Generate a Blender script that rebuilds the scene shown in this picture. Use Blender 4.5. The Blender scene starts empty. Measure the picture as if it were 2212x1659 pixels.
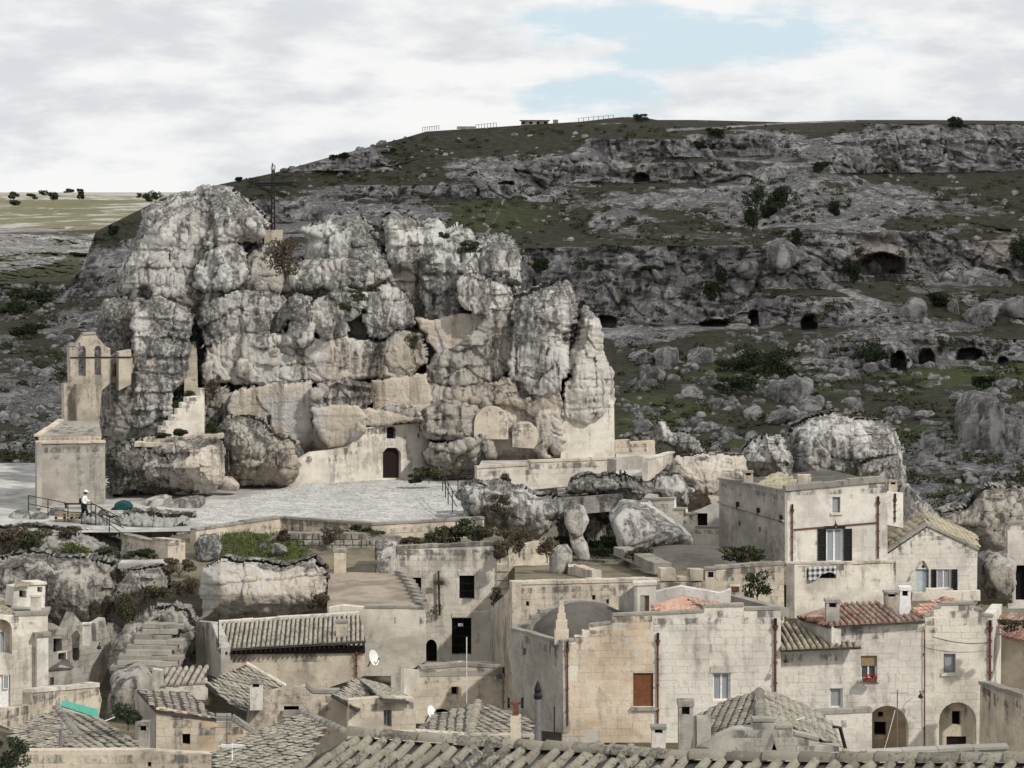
import bpy, bmesh, math, random
import numpy as np
from mathutils import Vector, Matrix

R = math.radians
random.seed(11)
SC = bpy.context.scene
COL = SC.collection

# ------------------------------------------------------------------ camera, sky, sun, exposure
FPX, CX, HY, CZ = 5690.0, 1106.0, 415.0, 19.5      # focal length, optical axis and eye height (survey units: 2212 px wide plan)
cam_d = bpy.data.cameras.new('camera'); cam = bpy.data.objects.new('camera', cam_d); COL.objects.link(cam)
cam.location = (0, 0, CZ); cam.rotation_euler = (R(90), 0, 0)
cam_d.sensor_width = 36; cam_d.lens = 36 * FPX / 2212
cam_d.shift_y = -(829.5 - HY) / 2212
cam_d.clip_start = 1; cam_d.clip_end = 20000
SC.camera = cam

SUN_EL, SUN_AZ = 40, 48            # azimuth measured from straight behind the camera towards the right
sd = Vector((math.sin(R(SUN_AZ)) * math.cos(R(SUN_EL)), -math.cos(R(SUN_AZ)) * math.cos(R(SUN_EL)), math.sin(R(SUN_EL))))
sun_d = bpy.data.lights.new('sun', 'SUN'); sun = bpy.data.objects.new('sun', sun_d); COL.objects.link(sun)
sun_d.energy = 2.6; sun_d.angle = R(1.6); sun_d.color = (1.0, 0.96, 0.89)
sun.rotation_euler = sd.to_track_quat('Z', 'Y').to_euler(); sun.location = (60, -60, 120)

SC.view_settings.view_transform = 'Standard'; SC.view_settings.look = 'None'
SC.view_settings.exposure = 0.14; SC.view_settings.gamma = 1; SC.view_settings.use_curve_mapping = False
SC.cycles.max_bounces = 6; SC.cycles.diffuse_bounces = 3

class NT:
    """small helper to write node trees compactly"""
    def __init__(s, tree): s.t = tree; s.n = tree.nodes; s.l = tree.links; s.n.clear()
    def node(s, typ, **kw):
        nd = s.n.new('ShaderNode' + typ)
        for k, v in kw.items(): setattr(nd, k, v)
        return nd
    def set(s, sock, v):
        if isinstance(v, bpy.types.NodeSocket): s.l.new(v, sock)
        elif v is not None:
            if isinstance(v, (tuple, list)) and len(v) == 3 and sock.type == 'RGBA': v = (*v, 1)
            sock.default_value = v
    def math(s, op, a, b=None, c=None, clamp=False):
        nd = s.node('Math', operation=op, use_clamp=clamp)
        for i, v in enumerate((a, b, c)): s.set(nd.inputs[i], v)
        return nd.outputs[0]
    def mix(s, f, a, b, blend='MIX'):
        nd = s.node('Mix', data_type='RGBA', blend_type=blend, clamp_factor=True)
        s.set(nd.inputs[0], f); s.set(nd.inputs[6], a); s.set(nd.inputs[7], b)
        return nd.outputs[2]
    def ramp(s, f, lo, hi, to0=0.0, to1=1.0):
        nd = s.node('MapRange', interpolation_type='SMOOTHSTEP', clamp=True)
        for i, v in enumerate((f, lo, hi, to0, to1)): s.set(nd.inputs[i], v)
        return nd.outputs[0]
    def mapping(s, vec, scale=(1, 1, 1), loc=(0, 0, 0)):
        nd = s.node('Mapping'); s.set(nd.inputs[0], vec); nd.inputs['Scale'].default_value = scale; nd.inputs['Location'].default_value = loc
        return nd.outputs[0]
    def noise(s, vec, scale, detail=4, rough=0.55, dist=0.0, out=0):
        nd = s.node('TexNoise'); s.set(nd.inputs['Vector'], vec)
        nd.inputs['Scale'].default_value = scale; nd.inputs['Detail'].default_value = detail
        nd.inputs['Roughness'].default_value = rough; nd.inputs['Distortion'].default_value = dist
        return nd.outputs[out]
    def voronoi(s, vec, scale, feature='F1', out=0):
        nd = s.node('TexVoronoi', feature=feature); s.set(nd.inputs['Vector'], vec); nd.inputs['Scale'].default_value = scale
        return nd.outputs[out]
    def sep(s, vec):
        nd = s.node('SeparateXYZ'); s.set(nd.inputs[0], vec); return nd.outputs
    def comb(s, x, y, z):
        nd = s.node('CombineXYZ'); [s.set(nd.inputs[i], v) for i, v in enumerate((x, y, z))]; return nd.outputs[0]

W = bpy.data.worlds.new('World'); SC.world = W; W.use_nodes = True
w = NT(W.node_tree)
sky = w.node('TexSky', sky_type='NISHITA', sun_disc=False); sky.sun_elevation = R(SUN_EL)
sky.sun_rotation = math.atan2(sd.x, sd.y); sky.air_density = 1.0; sky.dust_density = 1.6; sky.ozone_density = 1.0
gen = w.node('TexCoord').outputs['Generated']
gx, gy, gz = w.sep(gen)
# cloud deck: billows flatten towards the horizon
wx = w.noise(w.mapping(gen, (1, 1, 2.2)), 9, 4, 0.5)
cv = w.comb(w.math('MULTIPLY', gx, 1.0), gy, w.math('MULTIPLY', gz, 3.1))
c1 = w.noise(w.mapping(cv, loc=(0.37, 0.1, 0.21)), 7.5, 9, 0.58, 0.15)
c2 = w.noise(w.mapping(cv, loc=(3.1, 0.4, 1.7)), 15, 9, 0.6, 0.2)
# the break in the clouds above the plateau (around 1 to 8 degrees right of the axis)
def blob(ax, az, rx, rz):
    dx = w.math('DIVIDE', w.math('SUBTRACT', gx, ax), rx); dz = w.math('DIVIDE', w.math('SUBTRACT', gz, az), rz)
    d = w.math('SQRT', w.math('ADD', w.math('MULTIPLY', dx, dx), w.math('MULTIPLY', dz, dz)))
    d = w.math('ADD', d, w.math('MULTIPLY', w.math('SUBTRACT', w.noise(cv, 26, 7, .62), .5), 2.4))
    return w.math('MULTIPLY', w.ramp(d, 1.3, 0.1), w.ramp(gy, 0.0, 0.3))
hole = w.math('MAXIMUM', blob(0.072, 0.059, 0.072, 0.013), blob(0.028, 0.034, 0.036, 0.012))
hole = w.math('MAXIMUM', hole, blob(0.035, 0.063, 0.04, 0.013))
cover = w.math('ADD', w.math('MULTIPLY', c1, 0.9), w.math('MULTIPLY', c2, 0.35))
cover = w.math('SUBTRACT', cover, w.math('MULTIPLY', hole, 0.36))
cmask = w.ramp(cover, 0.30, 0.58)
c3 = w.noise(w.mapping(cv, loc=(5.1, 2.4, 0.33)), 11, 8, 0.55, 0.1)
c4 = w.noise(w.mapping(cv, loc=(1.1, 7.4, 2.33)), 30, 6, 0.55)
lum = w.ramp(w.math('ADD', w.math('MULTIPLY', c3, 0.8), w.math('MULTIPLY', c4, 0.42)), 0.50, 0.72)
ccol = w.mix(lum, (5.9, 6.1, 6.35), (7.9, 7.9, 7.85))
blue = w.mix(0.9, sky.outputs[0], (5.6, 6.75, 7.45))
skyc = w.mix(cmask, blue, ccol)
low = w.ramp(gz, -0.02, -0.3)
skyc = w.mix(low, skyc, (2.4, 2.2, 1.9))
bg = w.node('Background'); w.set(bg.inputs[0], skyc); bg.inputs[1].default_value = 0.108
out = w.node('OutputWorld'); w.l.new(bg.outputs[0], out.inputs[0])

# ------------------------------------------------------------------ coordinates
def at(u, v, Y):
    """the point at distance Y (metres) seen in direction (u, v) of the survey plan"""
    return Vector(((u - CX) * Y / FPX, Y, CZ - (v - HY) * Y / FPX))
def atz(u, v, z):
    """the point at height z seen in direction (u, v)"""
    return at(u, v, (CZ - z) * FPX / (v - HY))
def zone(ox, oy, s):
    def f(*xy): return [(ox + xy[i] * s, oy + xy[i + 1] * s) for i in range(0, len(xy), 2)]
    return f
T = 1 / 3
zA, zB, zC, zD = zone(0, 363.8, T), zone(606.4, 363.8, T), zone(0, 849, T), zone(606.4, 849, T)
zE, zF, zG, zH = zone(1212.8, 242.6, .4518), zone(1273.4, 788.3, .4243), zone(0, 1212.8, T), zone(606.4, 1212.8, T)
zI, zJ, zK, zL = zone(1334, 1212.8, .3969), zone(1061.2, 1121.8, .30155), zone(1819.2, 1000.6, .2742), zone(121.3, 909.6, .24672)
zO = zone(0, 0, 1)

def tag(o, label=None, cat=None, group=None, kind=None):
    if label: o['label'] = label
    if cat: o['category'] = cat
    if group: o['group'] = group
    if kind: o['kind'] = kind
    return o
def empty(name, loc=(0, 0, 0), label=None, cat=None, group=None, kind=None):
    o = bpy.data.objects.new(name, None); COL.objects.link(o); o.location = loc; o.empty_display_size = .3
    return tag(o, label, cat, group, kind)
def mw(o):
    return mw(o.parent) @ o.matrix_parent_inverse @ o.matrix_basis if o.parent else o.matrix_basis.copy()
def link(name, me, parent=None, mat=None, basis=None):
    o = bpy.data.objects.new(name, me); COL.objects.link(o)
    if mat is not None and not me.materials: me.materials.append(mat)
    if parent is not None:
        o.parent = parent; o.matrix_parent_inverse = mw(parent).inverted()
    if basis is not None: o.matrix_basis = basis
    return o
def mesh_np(name, V, Q, smooth=True):
    V = np.asarray(V, np.float32); Q = np.asarray(Q, np.int32); k = Q.shape[1]
    me = bpy.data.meshes.new(name)
    me.vertices.add(len(V)); me.vertices.foreach_set('co', V.ravel())
    me.loops.add(Q.size); me.loops.foreach_set('vertex_index', Q.ravel())
    me.polygons.add(len(Q)); me.polygons.foreach_set('loop_start', np.arange(0, Q.size, k, dtype=np.int32))
    me.polygons.foreach_set('loop_total', np.full(len(Q), k, np.int32))
    me.polygons.foreach_set('use_smooth', np.full(len(Q), smooth, bool))
    me.update(calc_edges=True); me.validate()
    return me
class MB:
    """collects simple solids into one mesh"""
    def __init__(s): s.v = []; s.f = []
    def poly(s, pts):
        k = len(s.v); s.v += [tuple(p) for p in pts]; s.f.append(tuple(range(k, k + len(pts))))
    def hull8(s, p):      # p: 4 bottom, 4 top (counter-clockwise from above)
        k = len(s.v); s.v += [tuple(q) for q in p]
        for f in ((3, 2, 1, 0), (4, 5, 6, 7), (0, 1, 5, 4), (1, 2, 6, 5), (2, 3, 7, 6), (3, 0, 4, 7)): s.f.append(tuple(k + i for i in f))
        return s
    def box(s, c, size, rz=0.0):
        cx, cy, cz = c; a, b, h = size[0] / 2, size[1] / 2, size[2] / 2
        co, si = math.cos(rz), math.sin(rz)
        q = [(cx + x * co - y * si, cy + x * si + y * co) for x, y in ((-a, -b), (a, -b), (a, b), (-a, b))]
        return s.hull8([(x, y, cz - h) for x, y in q] + [(x, y, cz + h) for x, y in q])
    def tube(s, pts, r, n=6, r1=None):
        pts = [Vector(p) for p in pts]; r1 = r if r1 is None else r1; k0 = len(s.v); m = len(pts)
        for i, p in enumerate(pts):
            d = (pts[min(i + 1, m - 1)] - pts[max(i - 1, 0)]).normalized()
            a = d.cross(Vector((0, 0, 1)))
            if a.length < 1e-3: a = d.cross(Vector((1, 0, 0)))
            a.normalize(); b = d.cross(a); rr = r + (r1 - r) * i / max(1, m - 1)
            s.v += [tuple(p + (a * math.cos(t) + b * math.sin(t)) * rr) for t in (2 * math.pi * j / n for j in range(n))]
        for i in range(m - 1):
            for j in range(n):
                s.f.append((k0 + i * n + j, k0 + i * n + (j + 1) % n, k0 + (i + 1) * n + (j + 1) % n, k0 + (i + 1) * n + j))
        s.f.append(tuple(k0 + j for j in range(n))); s.f.append(tuple(k0 + (m - 1) * n + n - 1 - j for j in range(n)))
        return s
    def lathe(s, c, prof, n=12, sx=1, sy=1):
        k = len(s.v); c = Vector(c)
        for r, z in prof:
            s.v += [(c.x + sx * r * math.cos(2 * math.pi * j / n), c.y + sy * r * math.sin(2 * math.pi * j / n), c.z + z) for j in range(n)]
        for i in range(len(prof) - 1):
            for j in range(n): s.f.append((k + i * n + j, k + i * n + (j + 1) % n, k + (i + 1) * n + (j + 1) % n, k + (i + 1) * n + j))
        s.f.append(tuple(k + n - 1 - j for j in range(n))); s.f.append(tuple(k + (len(prof) - 1) * n + j for j in range(n)))
        return s
    def mesh(s, name, smooth=False):
        me = bpy.data.meshes.new(name); me.from_pydata(s.v, [], s.f); me.update()
        bm = bmesh.new(); bm.from_mesh(me); bmesh.ops.recalc_face_normals(bm, faces=bm.faces); bm.to_mesh(me); bm.free()
        if smooth: me.polygons.foreach_set('use_smooth', [True] * len(me.polygons))
        return me
    def build(s, name, mat, parent=None, smooth=False): return link(name, s.mesh(name, smooth), parent, mat)

# ------------------------------------------------------------------ numpy noise
def _h(ix, iy, iz, seed):
    h = (ix.astype(np.uint32) * np.uint32(374761393)) ^ (iy.astype(np.uint32) * np.uint32(668265263)) ^ (iz.astype(np.uint32) * np.uint32(2147483647 - 58)) ^ np.uint32(seed * 9176 + 77)
    h = (h ^ (h >> np.uint32(13))) * np.uint32(1274126177); h = (h ^ (h >> np.uint32(16))) * np.uint32(2246822519); h ^= h >> np.uint32(15)
    return h
def vnoise(P, seed=0):
    P = np.asarray(P, np.float32); fl = np.floor(P); i = fl.astype(np.int32); f = P - fl; f = f * f * f * (f * (f * 6 - 15) + 10)
    r = 0
    for dx in (0, 1):
        wx = f[:, 0] if dx else 1 - f[:, 0]
        for dy in (0, 1):
            wy = f[:, 1] if dy else 1 - f[:, 1]
            for dz in (0, 1):
                wz = f[:, 2] if dz else 1 - f[:, 2]
                r = r + wx * wy * wz * (_h(i[:, 0] + dx, i[:, 1] + dy, i[:, 2] + dz, seed).astype(np.float32) / 4294967295.0)
    return r
def fbm(P, oct=4, seed=0, gain=.5):
    P = np.asarray(P, np.float32); a, s, t = 1.0, 0, 0
    for o in range(oct):
        s = s + a * vnoise(P * (2.03 ** o) + o * 17.3, seed + o); t += a; a *= gain
    return s / t
def billow(P, oct=3, seed=0):
    P = np.asarray(P, np.float32); a, s, t = 1.0, 0, 0
    for o in range(oct):
        s = s + a * np.abs(2 * vnoise(P * (2.1 ** o) + o * 11.7, seed + o) - 1); t += a; a *= .5
    return s / t
def worley(P, seed=0):
    """nearest and second nearest cell distance"""
    P = np.asarray(P, np.float32); i = np.floor(P).astype(np.int32); d1 = np.full(len(P), 9., np.float32); d2 = d1.copy()
    for dx in (-1, 0, 1):
        for dy in (-1, 0, 1):
            for dz in (-1, 0, 1):
                c = i + np.array([dx, dy, dz], np.int32); h = _h(c[:, 0], c[:, 1], c[:, 2], seed)
                o = np.stack([(h & np.uint32(1023)), ((h >> np.uint32(10)) & np.uint32(1023)), ((h >> np.uint32(20)) & np.uint32(1023))], 1).astype(np.float32) / 1023.
                d = np.sqrt(((c + o - P) ** 2).sum(1)); d2 = np.minimum(d2, np.maximum(d1, d)); d1 = np.minimum(d1, d)
    return d1, d2
def vnormals(V, Q):
    n = np.cross(V[Q[:, 2]] - V[Q[:, 0]], V[Q[:, 3]] - V[Q[:, 1]]); N = np.zeros_like(V)
    for k in range(4): np.add.at(N, Q[:, k], n)
    return N / (np.linalg.norm(N, axis=1, keepdims=True) + 1e-9)

# ------------------------------------------------------------------ materials
MATS = {}
def material(name, build):
    if name in MATS: return MATS[name]
    m = bpy.data.materials.new(name); m.use_nodes = True; t = NT(m.node_tree)
    b = t.node('BsdfPrincipled'); o = t.node('OutputMaterial'); t.l.new(b.outputs[0], o.inputs[0])
    b.inputs['Roughness'].default_value = .9; b.inputs['Specular IOR Level'].default_value = .2
    build(t, b); MATS[name] = m
    return m
def bump(t, b, h, strength=.5, dist=.1):
    nd = t.node('Bump'); nd.inputs['Strength'].default_value = strength; nd.inputs['Distance'].default_value = dist
    t.set(nd.inputs['Height'], h); t.l.new(nd.outputs[0], b.inputs['Normal'])
def wpos(t): return t.node('NewGeometry').outputs['Position']
def attr(t, name, typ='OBJECT'):
    nd = t.node('Attribute', attribute_type=typ, attribute_name=name); return nd.outputs['Fac']
def rnd(t): return t.node('ObjectInfo').outputs['Random']

def rock_nodes(t, b, pale, mid, dark, warm, wf, lich=1.0, s=1.0):
    p = wpos(t)
    n_big = t.noise(p, .16 * s, 5, .55); n_mid = t.noise(p, .7 * s, 7, .65, .3); n_f = t.noise(p, 3.4 * s, 8, .72, .4)
    st = t.noise(t.mapping(p, (1.3, 1.3, .16)), 1.0 * s, 6, .6, .4)          # streaks that run down the face
    col = t.mix(t.ramp(n_mid, .35, .65), mid, pale)
    wm = t.math('MULTIPLY', wf, t.ramp(t.math('ADD', n_big, t.math('MULTIPLY', t.math('SUBTRACT', st, .5), .8)), .32, .54))
    col = t.mix(wm, col, t.mix(t.ramp(n_mid, .3, .7), warm, (warm[0] * 1.18, warm[1] * 1.22, warm[2] * 1.3)))
    nz = t.sep(t.node('NewGeometry').outputs['Normal'])[2]
    lz = t.math('ADD', t.noise(p, .21 * s, 5, .62, .6), t.math('MULTIPLY', t.math('SUBTRACT', st, .5), .85))
    lz = t.math('ADD', lz, t.math('MULTIPLY', nz, .07)); lz = t.math('SUBTRACT', lz, t.math('MULTIPLY', wf, .16))
    spk = t.math('MULTIPLY', t.ramp(n_f, .41, .54), t.ramp(lz, .415, .55))
    spk2 = t.ramp(t.math('ADD', n_f, t.math('MULTIPLY', t.math('SUBTRACT', n_mid, .5), .55)), .56, .64)
    big = t.ramp(lz, .42, .62); soft = tuple(c * .42 for c in mid)
    col = t.mix(t.math('MULTIPLY', big, .55 * lich), col, soft)
    col = t.mix(t.math('MULTIPLY', spk, .80 * lich), col, dark)
    col = t.mix(t.math('MULTIPLY', spk2, .30 * lich), col, (dark[0] * 1.25, dark[1] * 1.2, dark[2] * 1.15))
    col = t.mix(t.math('MULTIPLY', t.ramp(st, .52, .70), .55 * lich), col, (dark[0] * 1.6, dark[1] * 1.55, dark[2] * 1.5))
    t.l.new(col, b.inputs['Base Color']); b.inputs['Roughness'].default_value = .95
    h = t.math('ADD', t.math('MULTIPLY', n_f, .55), t.math('MULTIPLY', t.noise(p, 9 * s, 6, .7), .3))
    h = t.math('ADD', h, t.math('MULTIPLY', st, .35))
    bump(t, b, h, 1.0, .30 / s)
    return col
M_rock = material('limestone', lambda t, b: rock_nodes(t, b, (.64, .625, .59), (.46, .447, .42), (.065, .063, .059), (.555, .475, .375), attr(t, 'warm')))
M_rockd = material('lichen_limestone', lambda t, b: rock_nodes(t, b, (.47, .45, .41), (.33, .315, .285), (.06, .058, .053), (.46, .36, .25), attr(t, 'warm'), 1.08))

def m_hill(t, b):
    col = rock_nodes(t, b, (.58, .55, .53), (.38, .365, .36), (.11, .105, .105), (.40, .34, .27), t.math('MULTIPLY', attr(t, 'warm_face', 'GEOMETRY'), .8), .95, .85)
    p = wpos(t); g = attr(t, 'grass', 'GEOMETRY')
    n = t.noise(p, .9, 8, .7, .3); n2 = t.noise(p, .11, 4, .6); n3 = t.noise(t.mapping(p, (.35, .35, 1.6)), 1.1, 7, .7)
    gc = t.mix(t.ramp(n2, .4, .62), (.105, .088, .060), (.088, .090, .048))
    gc = t.mix(t.ramp(n, .42, .68), (.05, .047, .032), gc)
    gr = attr(t, 'green', 'GEOMETRY')
    gc = t.mix(gr, gc, t.mix(t.ramp(n, .35, .65), (.05, .066, .02), (.105, .125, .045)))
    m = t.ramp(t.math('ADD', g, t.math('MULTIPLY', t.math('SUBTRACT', t.math('ADD', n, t.math('MULTIPLY', n3, .8)), .9), .9)), .42, .58)
    t.l.new(t.mix(m, col, gc), b.inputs['Base Color'])
    hb_ = t.math('ADD', t.noise(p, 2.2, 8, .75, .4), t.math('MULTIPLY', n, .8)); bump(t, b, hb_, 1.0, .55)
M_hill = material('hillside_ground', m_hill)
# ------------------------------------------------------------------ terrain
def interp_cols(cols, u, v):
    """depth over the plan: cols = {u: [(v, Y), ...]}"""
    us = sorted(cols); Ys = np.stack([np.interp(v, [a for a, _ in cols[k]], [b for _, b in cols[k]]) for k in us])
    out = np.zeros_like(u); us = np.array(us, float)
    i = np.clip(np.searchsorted(us, u) - 1, 0, len(us) - 2); f = np.clip((u - us[i]) / (us[i + 1] - us[i]), 0, 1); f = f * f * (3 - 2 * f)
    n = np.arange(len(u)); return Ys[i, n] * (1 - f) + Ys[i + 1, n] * f
def to_world(u, v, Y): return np.stack([(u - CX) * Y / FPX, Y, CZ - (v - HY) * Y / FPX], 1)
def grid_faces(nu, nv):
    a = np.arange((nv - 1) * nu).reshape(nv - 1, nu)[:, :-1].ravel()
    return np.stack([a, a + nu, a + nu + 1, a + 1], 1)
def set_attr(me, name, val):
    at_ = me.attributes.new(name, 'FLOAT', 'POINT'); at_.data.foreach_set('value', np.asarray(val, np.float32))
def sstep(x, a, b):
    t_ = np.clip((x - a) / (b - a), 0, 1); return t_ * t_ * (3 - 2 * t_)

HCOLS = {
    -260: [(612, 396), (655, 393), (740, 350), (800, 320), (880, 295), (1000, 255), (1100, 222), (1260, 205)],
    60:   [(600, 400), (612, 396), (655, 393), (740, 350), (800, 320), (880, 295), (1000, 255), (1100, 222), (1260, 205)],
    250:  [(440, 425), (475, 410), (560, 392), (640, 380), (740, 345), (850, 310), (1000, 260), (1100, 225), (1260, 205)],
    600:  [(370, 446), (420, 432), (440, 428), (480, 425), (520, 402), (600, 385), (740, 350), (900, 300), (1100, 230), (1260, 205)],
    1000: [(278, 466), (330, 450), (390, 432), (400, 429), (430, 427), (500, 400), (600, 378), (740, 350), (900, 300), (1100, 230), (1260, 205)],
    1200: [(265, 470), (320, 452), (340, 446), (400, 440), (430, 434), (520, 404), (535, 395), (600, 391), (690, 384), (720, 372), (800, 345), (900, 302), (1100, 235), (1260, 205)],
    1340: [(255, 474), (280, 456), (300, 448), (345, 446), (395, 441), (405, 432), (520, 402), (532, 391), (600, 388), (705, 381), (716, 370), (800, 342), (900, 300), (1100, 235), (1260, 205)],
    1600: [(258, 476), (275, 456), (290, 449), (340, 446), (350, 438), (395, 434), (405, 427), (518, 398), (530, 389), (600, 386), (700, 380), (715, 368), (760, 355), (800, 338), (900, 297), (1100, 235), (1260, 205)],
    1760: [(260, 476), (285, 452), (330, 440), (400, 424), (480, 408), (500, 396), (560, 390), (625, 384), (640, 371), (705, 367), (722, 356), (740, 350), (800, 338), (900, 297), (1100, 235), (1260, 205)],
    1900: [(258, 474), (266, 450), (375, 444), (385, 434), (480, 404), (500, 398), (608, 390), (618, 378), (650, 368), (720, 352), (735, 344), (795, 341), (805, 334), (900, 295), (1100, 235), (1260, 205)],
    2080: [(260, 474), (268, 450), (372, 443), (384, 434), (480, 405), (520, 396), (610, 388), (625, 375), (720, 352), (735, 344), (785, 341), (800, 332), (870, 300), (900, 285), (1000, 262), (1100, 235), (1260, 205)],
    2460: [(262, 472), (300, 450), (370, 440), (470, 404), (500, 396), (600, 388), (640, 372), (730, 348), (760, 338), (850, 305), (880, 290), (1000, 255), (1100, 232), (1260, 205)],
}
TOPU = [-260, -40, 0, 150, 178, 207, 310, 350, 480, 590, 720, 880, 920, 1000, 1120, 1250, 1340, 1380, 1420, 1500, 1700, 1850, 2000, 2212, 2460]
TOPV = [616, 612, 612, 606, 578, 500, 449, 428, 397, 374, 337, 296, 284, 279, 271, 263, 253, 252, 259, 259, 264, 259, 259, 261, 263]
CAVES = [  # u, v of the sill centre, half width, height, how far back (m)
    (1386, 392, 17, 19, 6), (1906, 594, 50, 48, 9), (1748, 718, 19, 41, 8), (1628, 706, 12, 36, 5), (1545, 707, 30, 16, 4), (1312, 708, 22, 30, 5),
    (2003, 786, 17, 30, 5), (2096, 776, 30, 24, 6), (1940, 808, 19, 50, 6), (846, 466, 14, 9, 5), (2166, 610, 20, 30, 4), (1095, 400, 16, 8, 4), (2166, 800, 12, 30, 3)]
def cells(x, y, seed):
    """2D cells: distance to the border and two random numbers per cell"""
    i, j = np.floor(x).astype(np.int32), np.floor(y).astype(np.int32); d1 = np.full(x.shape, 9., np.float32); d2 = d1.copy(); ra = np.zeros_like(d1); rb = np.zeros_like(d1)
    for a in (-1, 0, 1):
        for b in (-1, 0, 1):
            h = _h(i + a, j + b, i * 0 + 7, seed); ox = (h & np.uint32(1023)).astype(np.float32) / 1023; oy = ((h >> np.uint32(10)) & np.uint32(1023)).astype(np.float32) / 1023; d = np.sqrt((i + a + ox - x) ** 2 + (j + b + oy - y) ** 2)
            k = d < d1; d2 = np.where(k, d1, np.minimum(d2, d)); ra = np.where(k, (h >> np.uint32(20)).astype(np.float32) / 4095, ra); rb = np.where(k, ((h >> np.uint32(7)) & np.uint32(255)).astype(np.float32) / 255, rb); d1 = np.where(k, d, d1)
    return d2 - d1, ra, rb
def build_hill():
    nu, nv = 1080, 520
    U = np.concatenate([np.linspace(-900, -100, 40)[:-1], np.linspace(-100, 2310, nu - 78), np.linspace(2310, 3100, 40)[1:]]); top = np.interp(U, TOPU, TOPV)
    s = np.linspace(0, 1, nv); u = np.tile(U, nv); v = (top[None, :] + (1255 - top)[None, :] * (s ** 1.12)[:, None]).ravel()
    Y = interp_cols(HCOLS, u, v)
    P = to_world(u, v, Y); dYdv = np.gradient(Y.reshape(nv, nu), axis=0) / (np.gradient(v.reshape(nv, nu), axis=0) + 1e-6)
    steep = sstep(-dYdv.ravel(), .34, .12)                  # 1 on cliffs
    topfade = sstep(np.repeat(s, nu), .0, .03)
    P3 = P * np.array([1, .6, 1])
    warp = fbm(P / 14, 4, 3)
    # beds of limestone: ledges that come and go
    zz = P[:, 2] + 5 * (warp - .5) + .02 * P[:, 0]
    bed = fbm(np.stack([P[:, 0] / 16, P[:, 1] / 30, zz / 1.5], 1), 3, 5)
    bed2 = fbm(np.stack([P[:, 0] / 7, P[:, 1] / 18, zz / .55], 1), 2, 25)
    lump, l2 = worley(P3 / 5.5 + fbm(P3 / 4, 2, 8)[:, None] * .6, 4); edge = l2 - lump
    rocky = fbm(P / 22, 4, 31); rocky2 = fbm(P3 / 6, 3, 33)
    patch = sstep(rocky + .35 * (rocky2 - .5), .44, .56)
    rockm = np.clip(np.maximum(steep, patch * .5 + .05), 0, 1)
    low = sstep(v, 700, 820)
    d = rockm * ((bed - .5) * 4.2 + (bed2 - .5) * 1.3 + (.5 - lump) * 2.0 + sstep(edge, 0, .18) * .9 + (fbm(P3 / 1.8, 4, 12) - .5) * 2.2 + billow(P3 / 3.6, 3, 15) * 1.6 - .8)
    d = d + (1 - rockm) * ((fbm(P / 9, 4, 17) - .5) * 3 + (fbm(P / 1.5, 3, 18) - .5) * .8)
    sc3 = P[:, 1] / FPX; xx, zz2 = u * sc3 + 2 * (fbm(P / 5, 3, 41) - .5), v * sc3 + 1.5 * (fbm(P / 5, 3, 42) - .5)
    for cs, am in ((7., 1.0), (2.8, .5)):
        bd, ra, rb = cells(xx / cs, zz2 / (cs * .8), int(cs)); d = d + rockm * am * ((ra - .5) * 2.0 - 1.1 * np.exp(-(bd / .06) ** 2) * sstep(fbm(P / cs, 2, 43), .42, .58))
    d = d * topfade * np.where(v < 300, .55, 1)
    Y2 = Y - d
    cave = np.zeros_like(u)
    for cu, cv_, hw, h, dep in CAVES:
        x = (u - cu) / hw + .12 * (fbm(P / 2.2, 2, 50) - .5) * 4; yb = (cv_ - v) / h
        prof = np.where(yb > .45, np.sqrt(np.clip(1 - ((yb - .45) / .55) ** 2, 0, 1)), 1.0)
        m = sstep(prof - np.abs(x), -.1, .12) * ((yb > -.02) & (yb < 1)); Y2 = np.maximum(Y2, np.where(m > 0.01, Y + m * dep, -1e3)); cave = np.maximum(cave, m)
    V = to_world(u, v, Y2)
    V[:, 2] += (rockm * (bed2 - .5) * .5 + (fbm(P3 / 2.4, 3, 61) - .5) * .5 * (1 - cave)) * topfade
    Q = grid_faces(nu, nv)
    N = vnormals(V.astype(np.float64), Q); flat = np.abs(N[:, 2])
    g = .52 + .25 * (flat - .7) + 1.1 * (.40 - rockm) + 1.5 * (fbm(P3 / np.array([14, 14, 5]), 5, 71, .6) - .5) - .55 * (bed - .5)
    g -= .9 * cave
    g += .5 * sstep(v - np.interp(u, TOPU, TOPV), 90, 20) * sstep(u, 1330, 1150) + .35 * sstep(v, 285, 262)
    g += .55 * np.exp(-(((u - 1070) / 95) ** 2 + ((v - 462) / 34) ** 2) ** 1.5)     # the meadow with its footpath
    g += .12 * low
    pathv = 505 - (u - 1052) * 1.9 + 4 * np.sin(u / 7.)
    path = np.exp(-((v - pathv) / 3.2) ** 2) * ((u > 1046) & (u < 1092))
    pv2 = np.interp(u, [1760, 1810, 1850, 1900, 1930], [612, 622, 640, 655, 690]); path = np.maximum(path, np.exp(-((v - pv2) / 5) ** 2) * ((u > 1790) & (u < 1935)))
    pv3 = np.interp(u, [1440, 1560, 1700, 1850], [281, 275, 266, 261]); path = np.maximum(path, np.exp(-((v - pv3) / 2.2) ** 2) * ((u > 1440) & (u < 1850)))
    g -= 1.6 * path
    green = np.clip(np.exp(-(((u - 1070) / 110) ** 2 + ((v - 465) / 40) ** 2) ** 1.5) * .75 + low * sstep(fbm(P / 9, 3, 81), .42, .6) * sstep(u, 1200, 1400) * .9, 0, 1)
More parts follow.
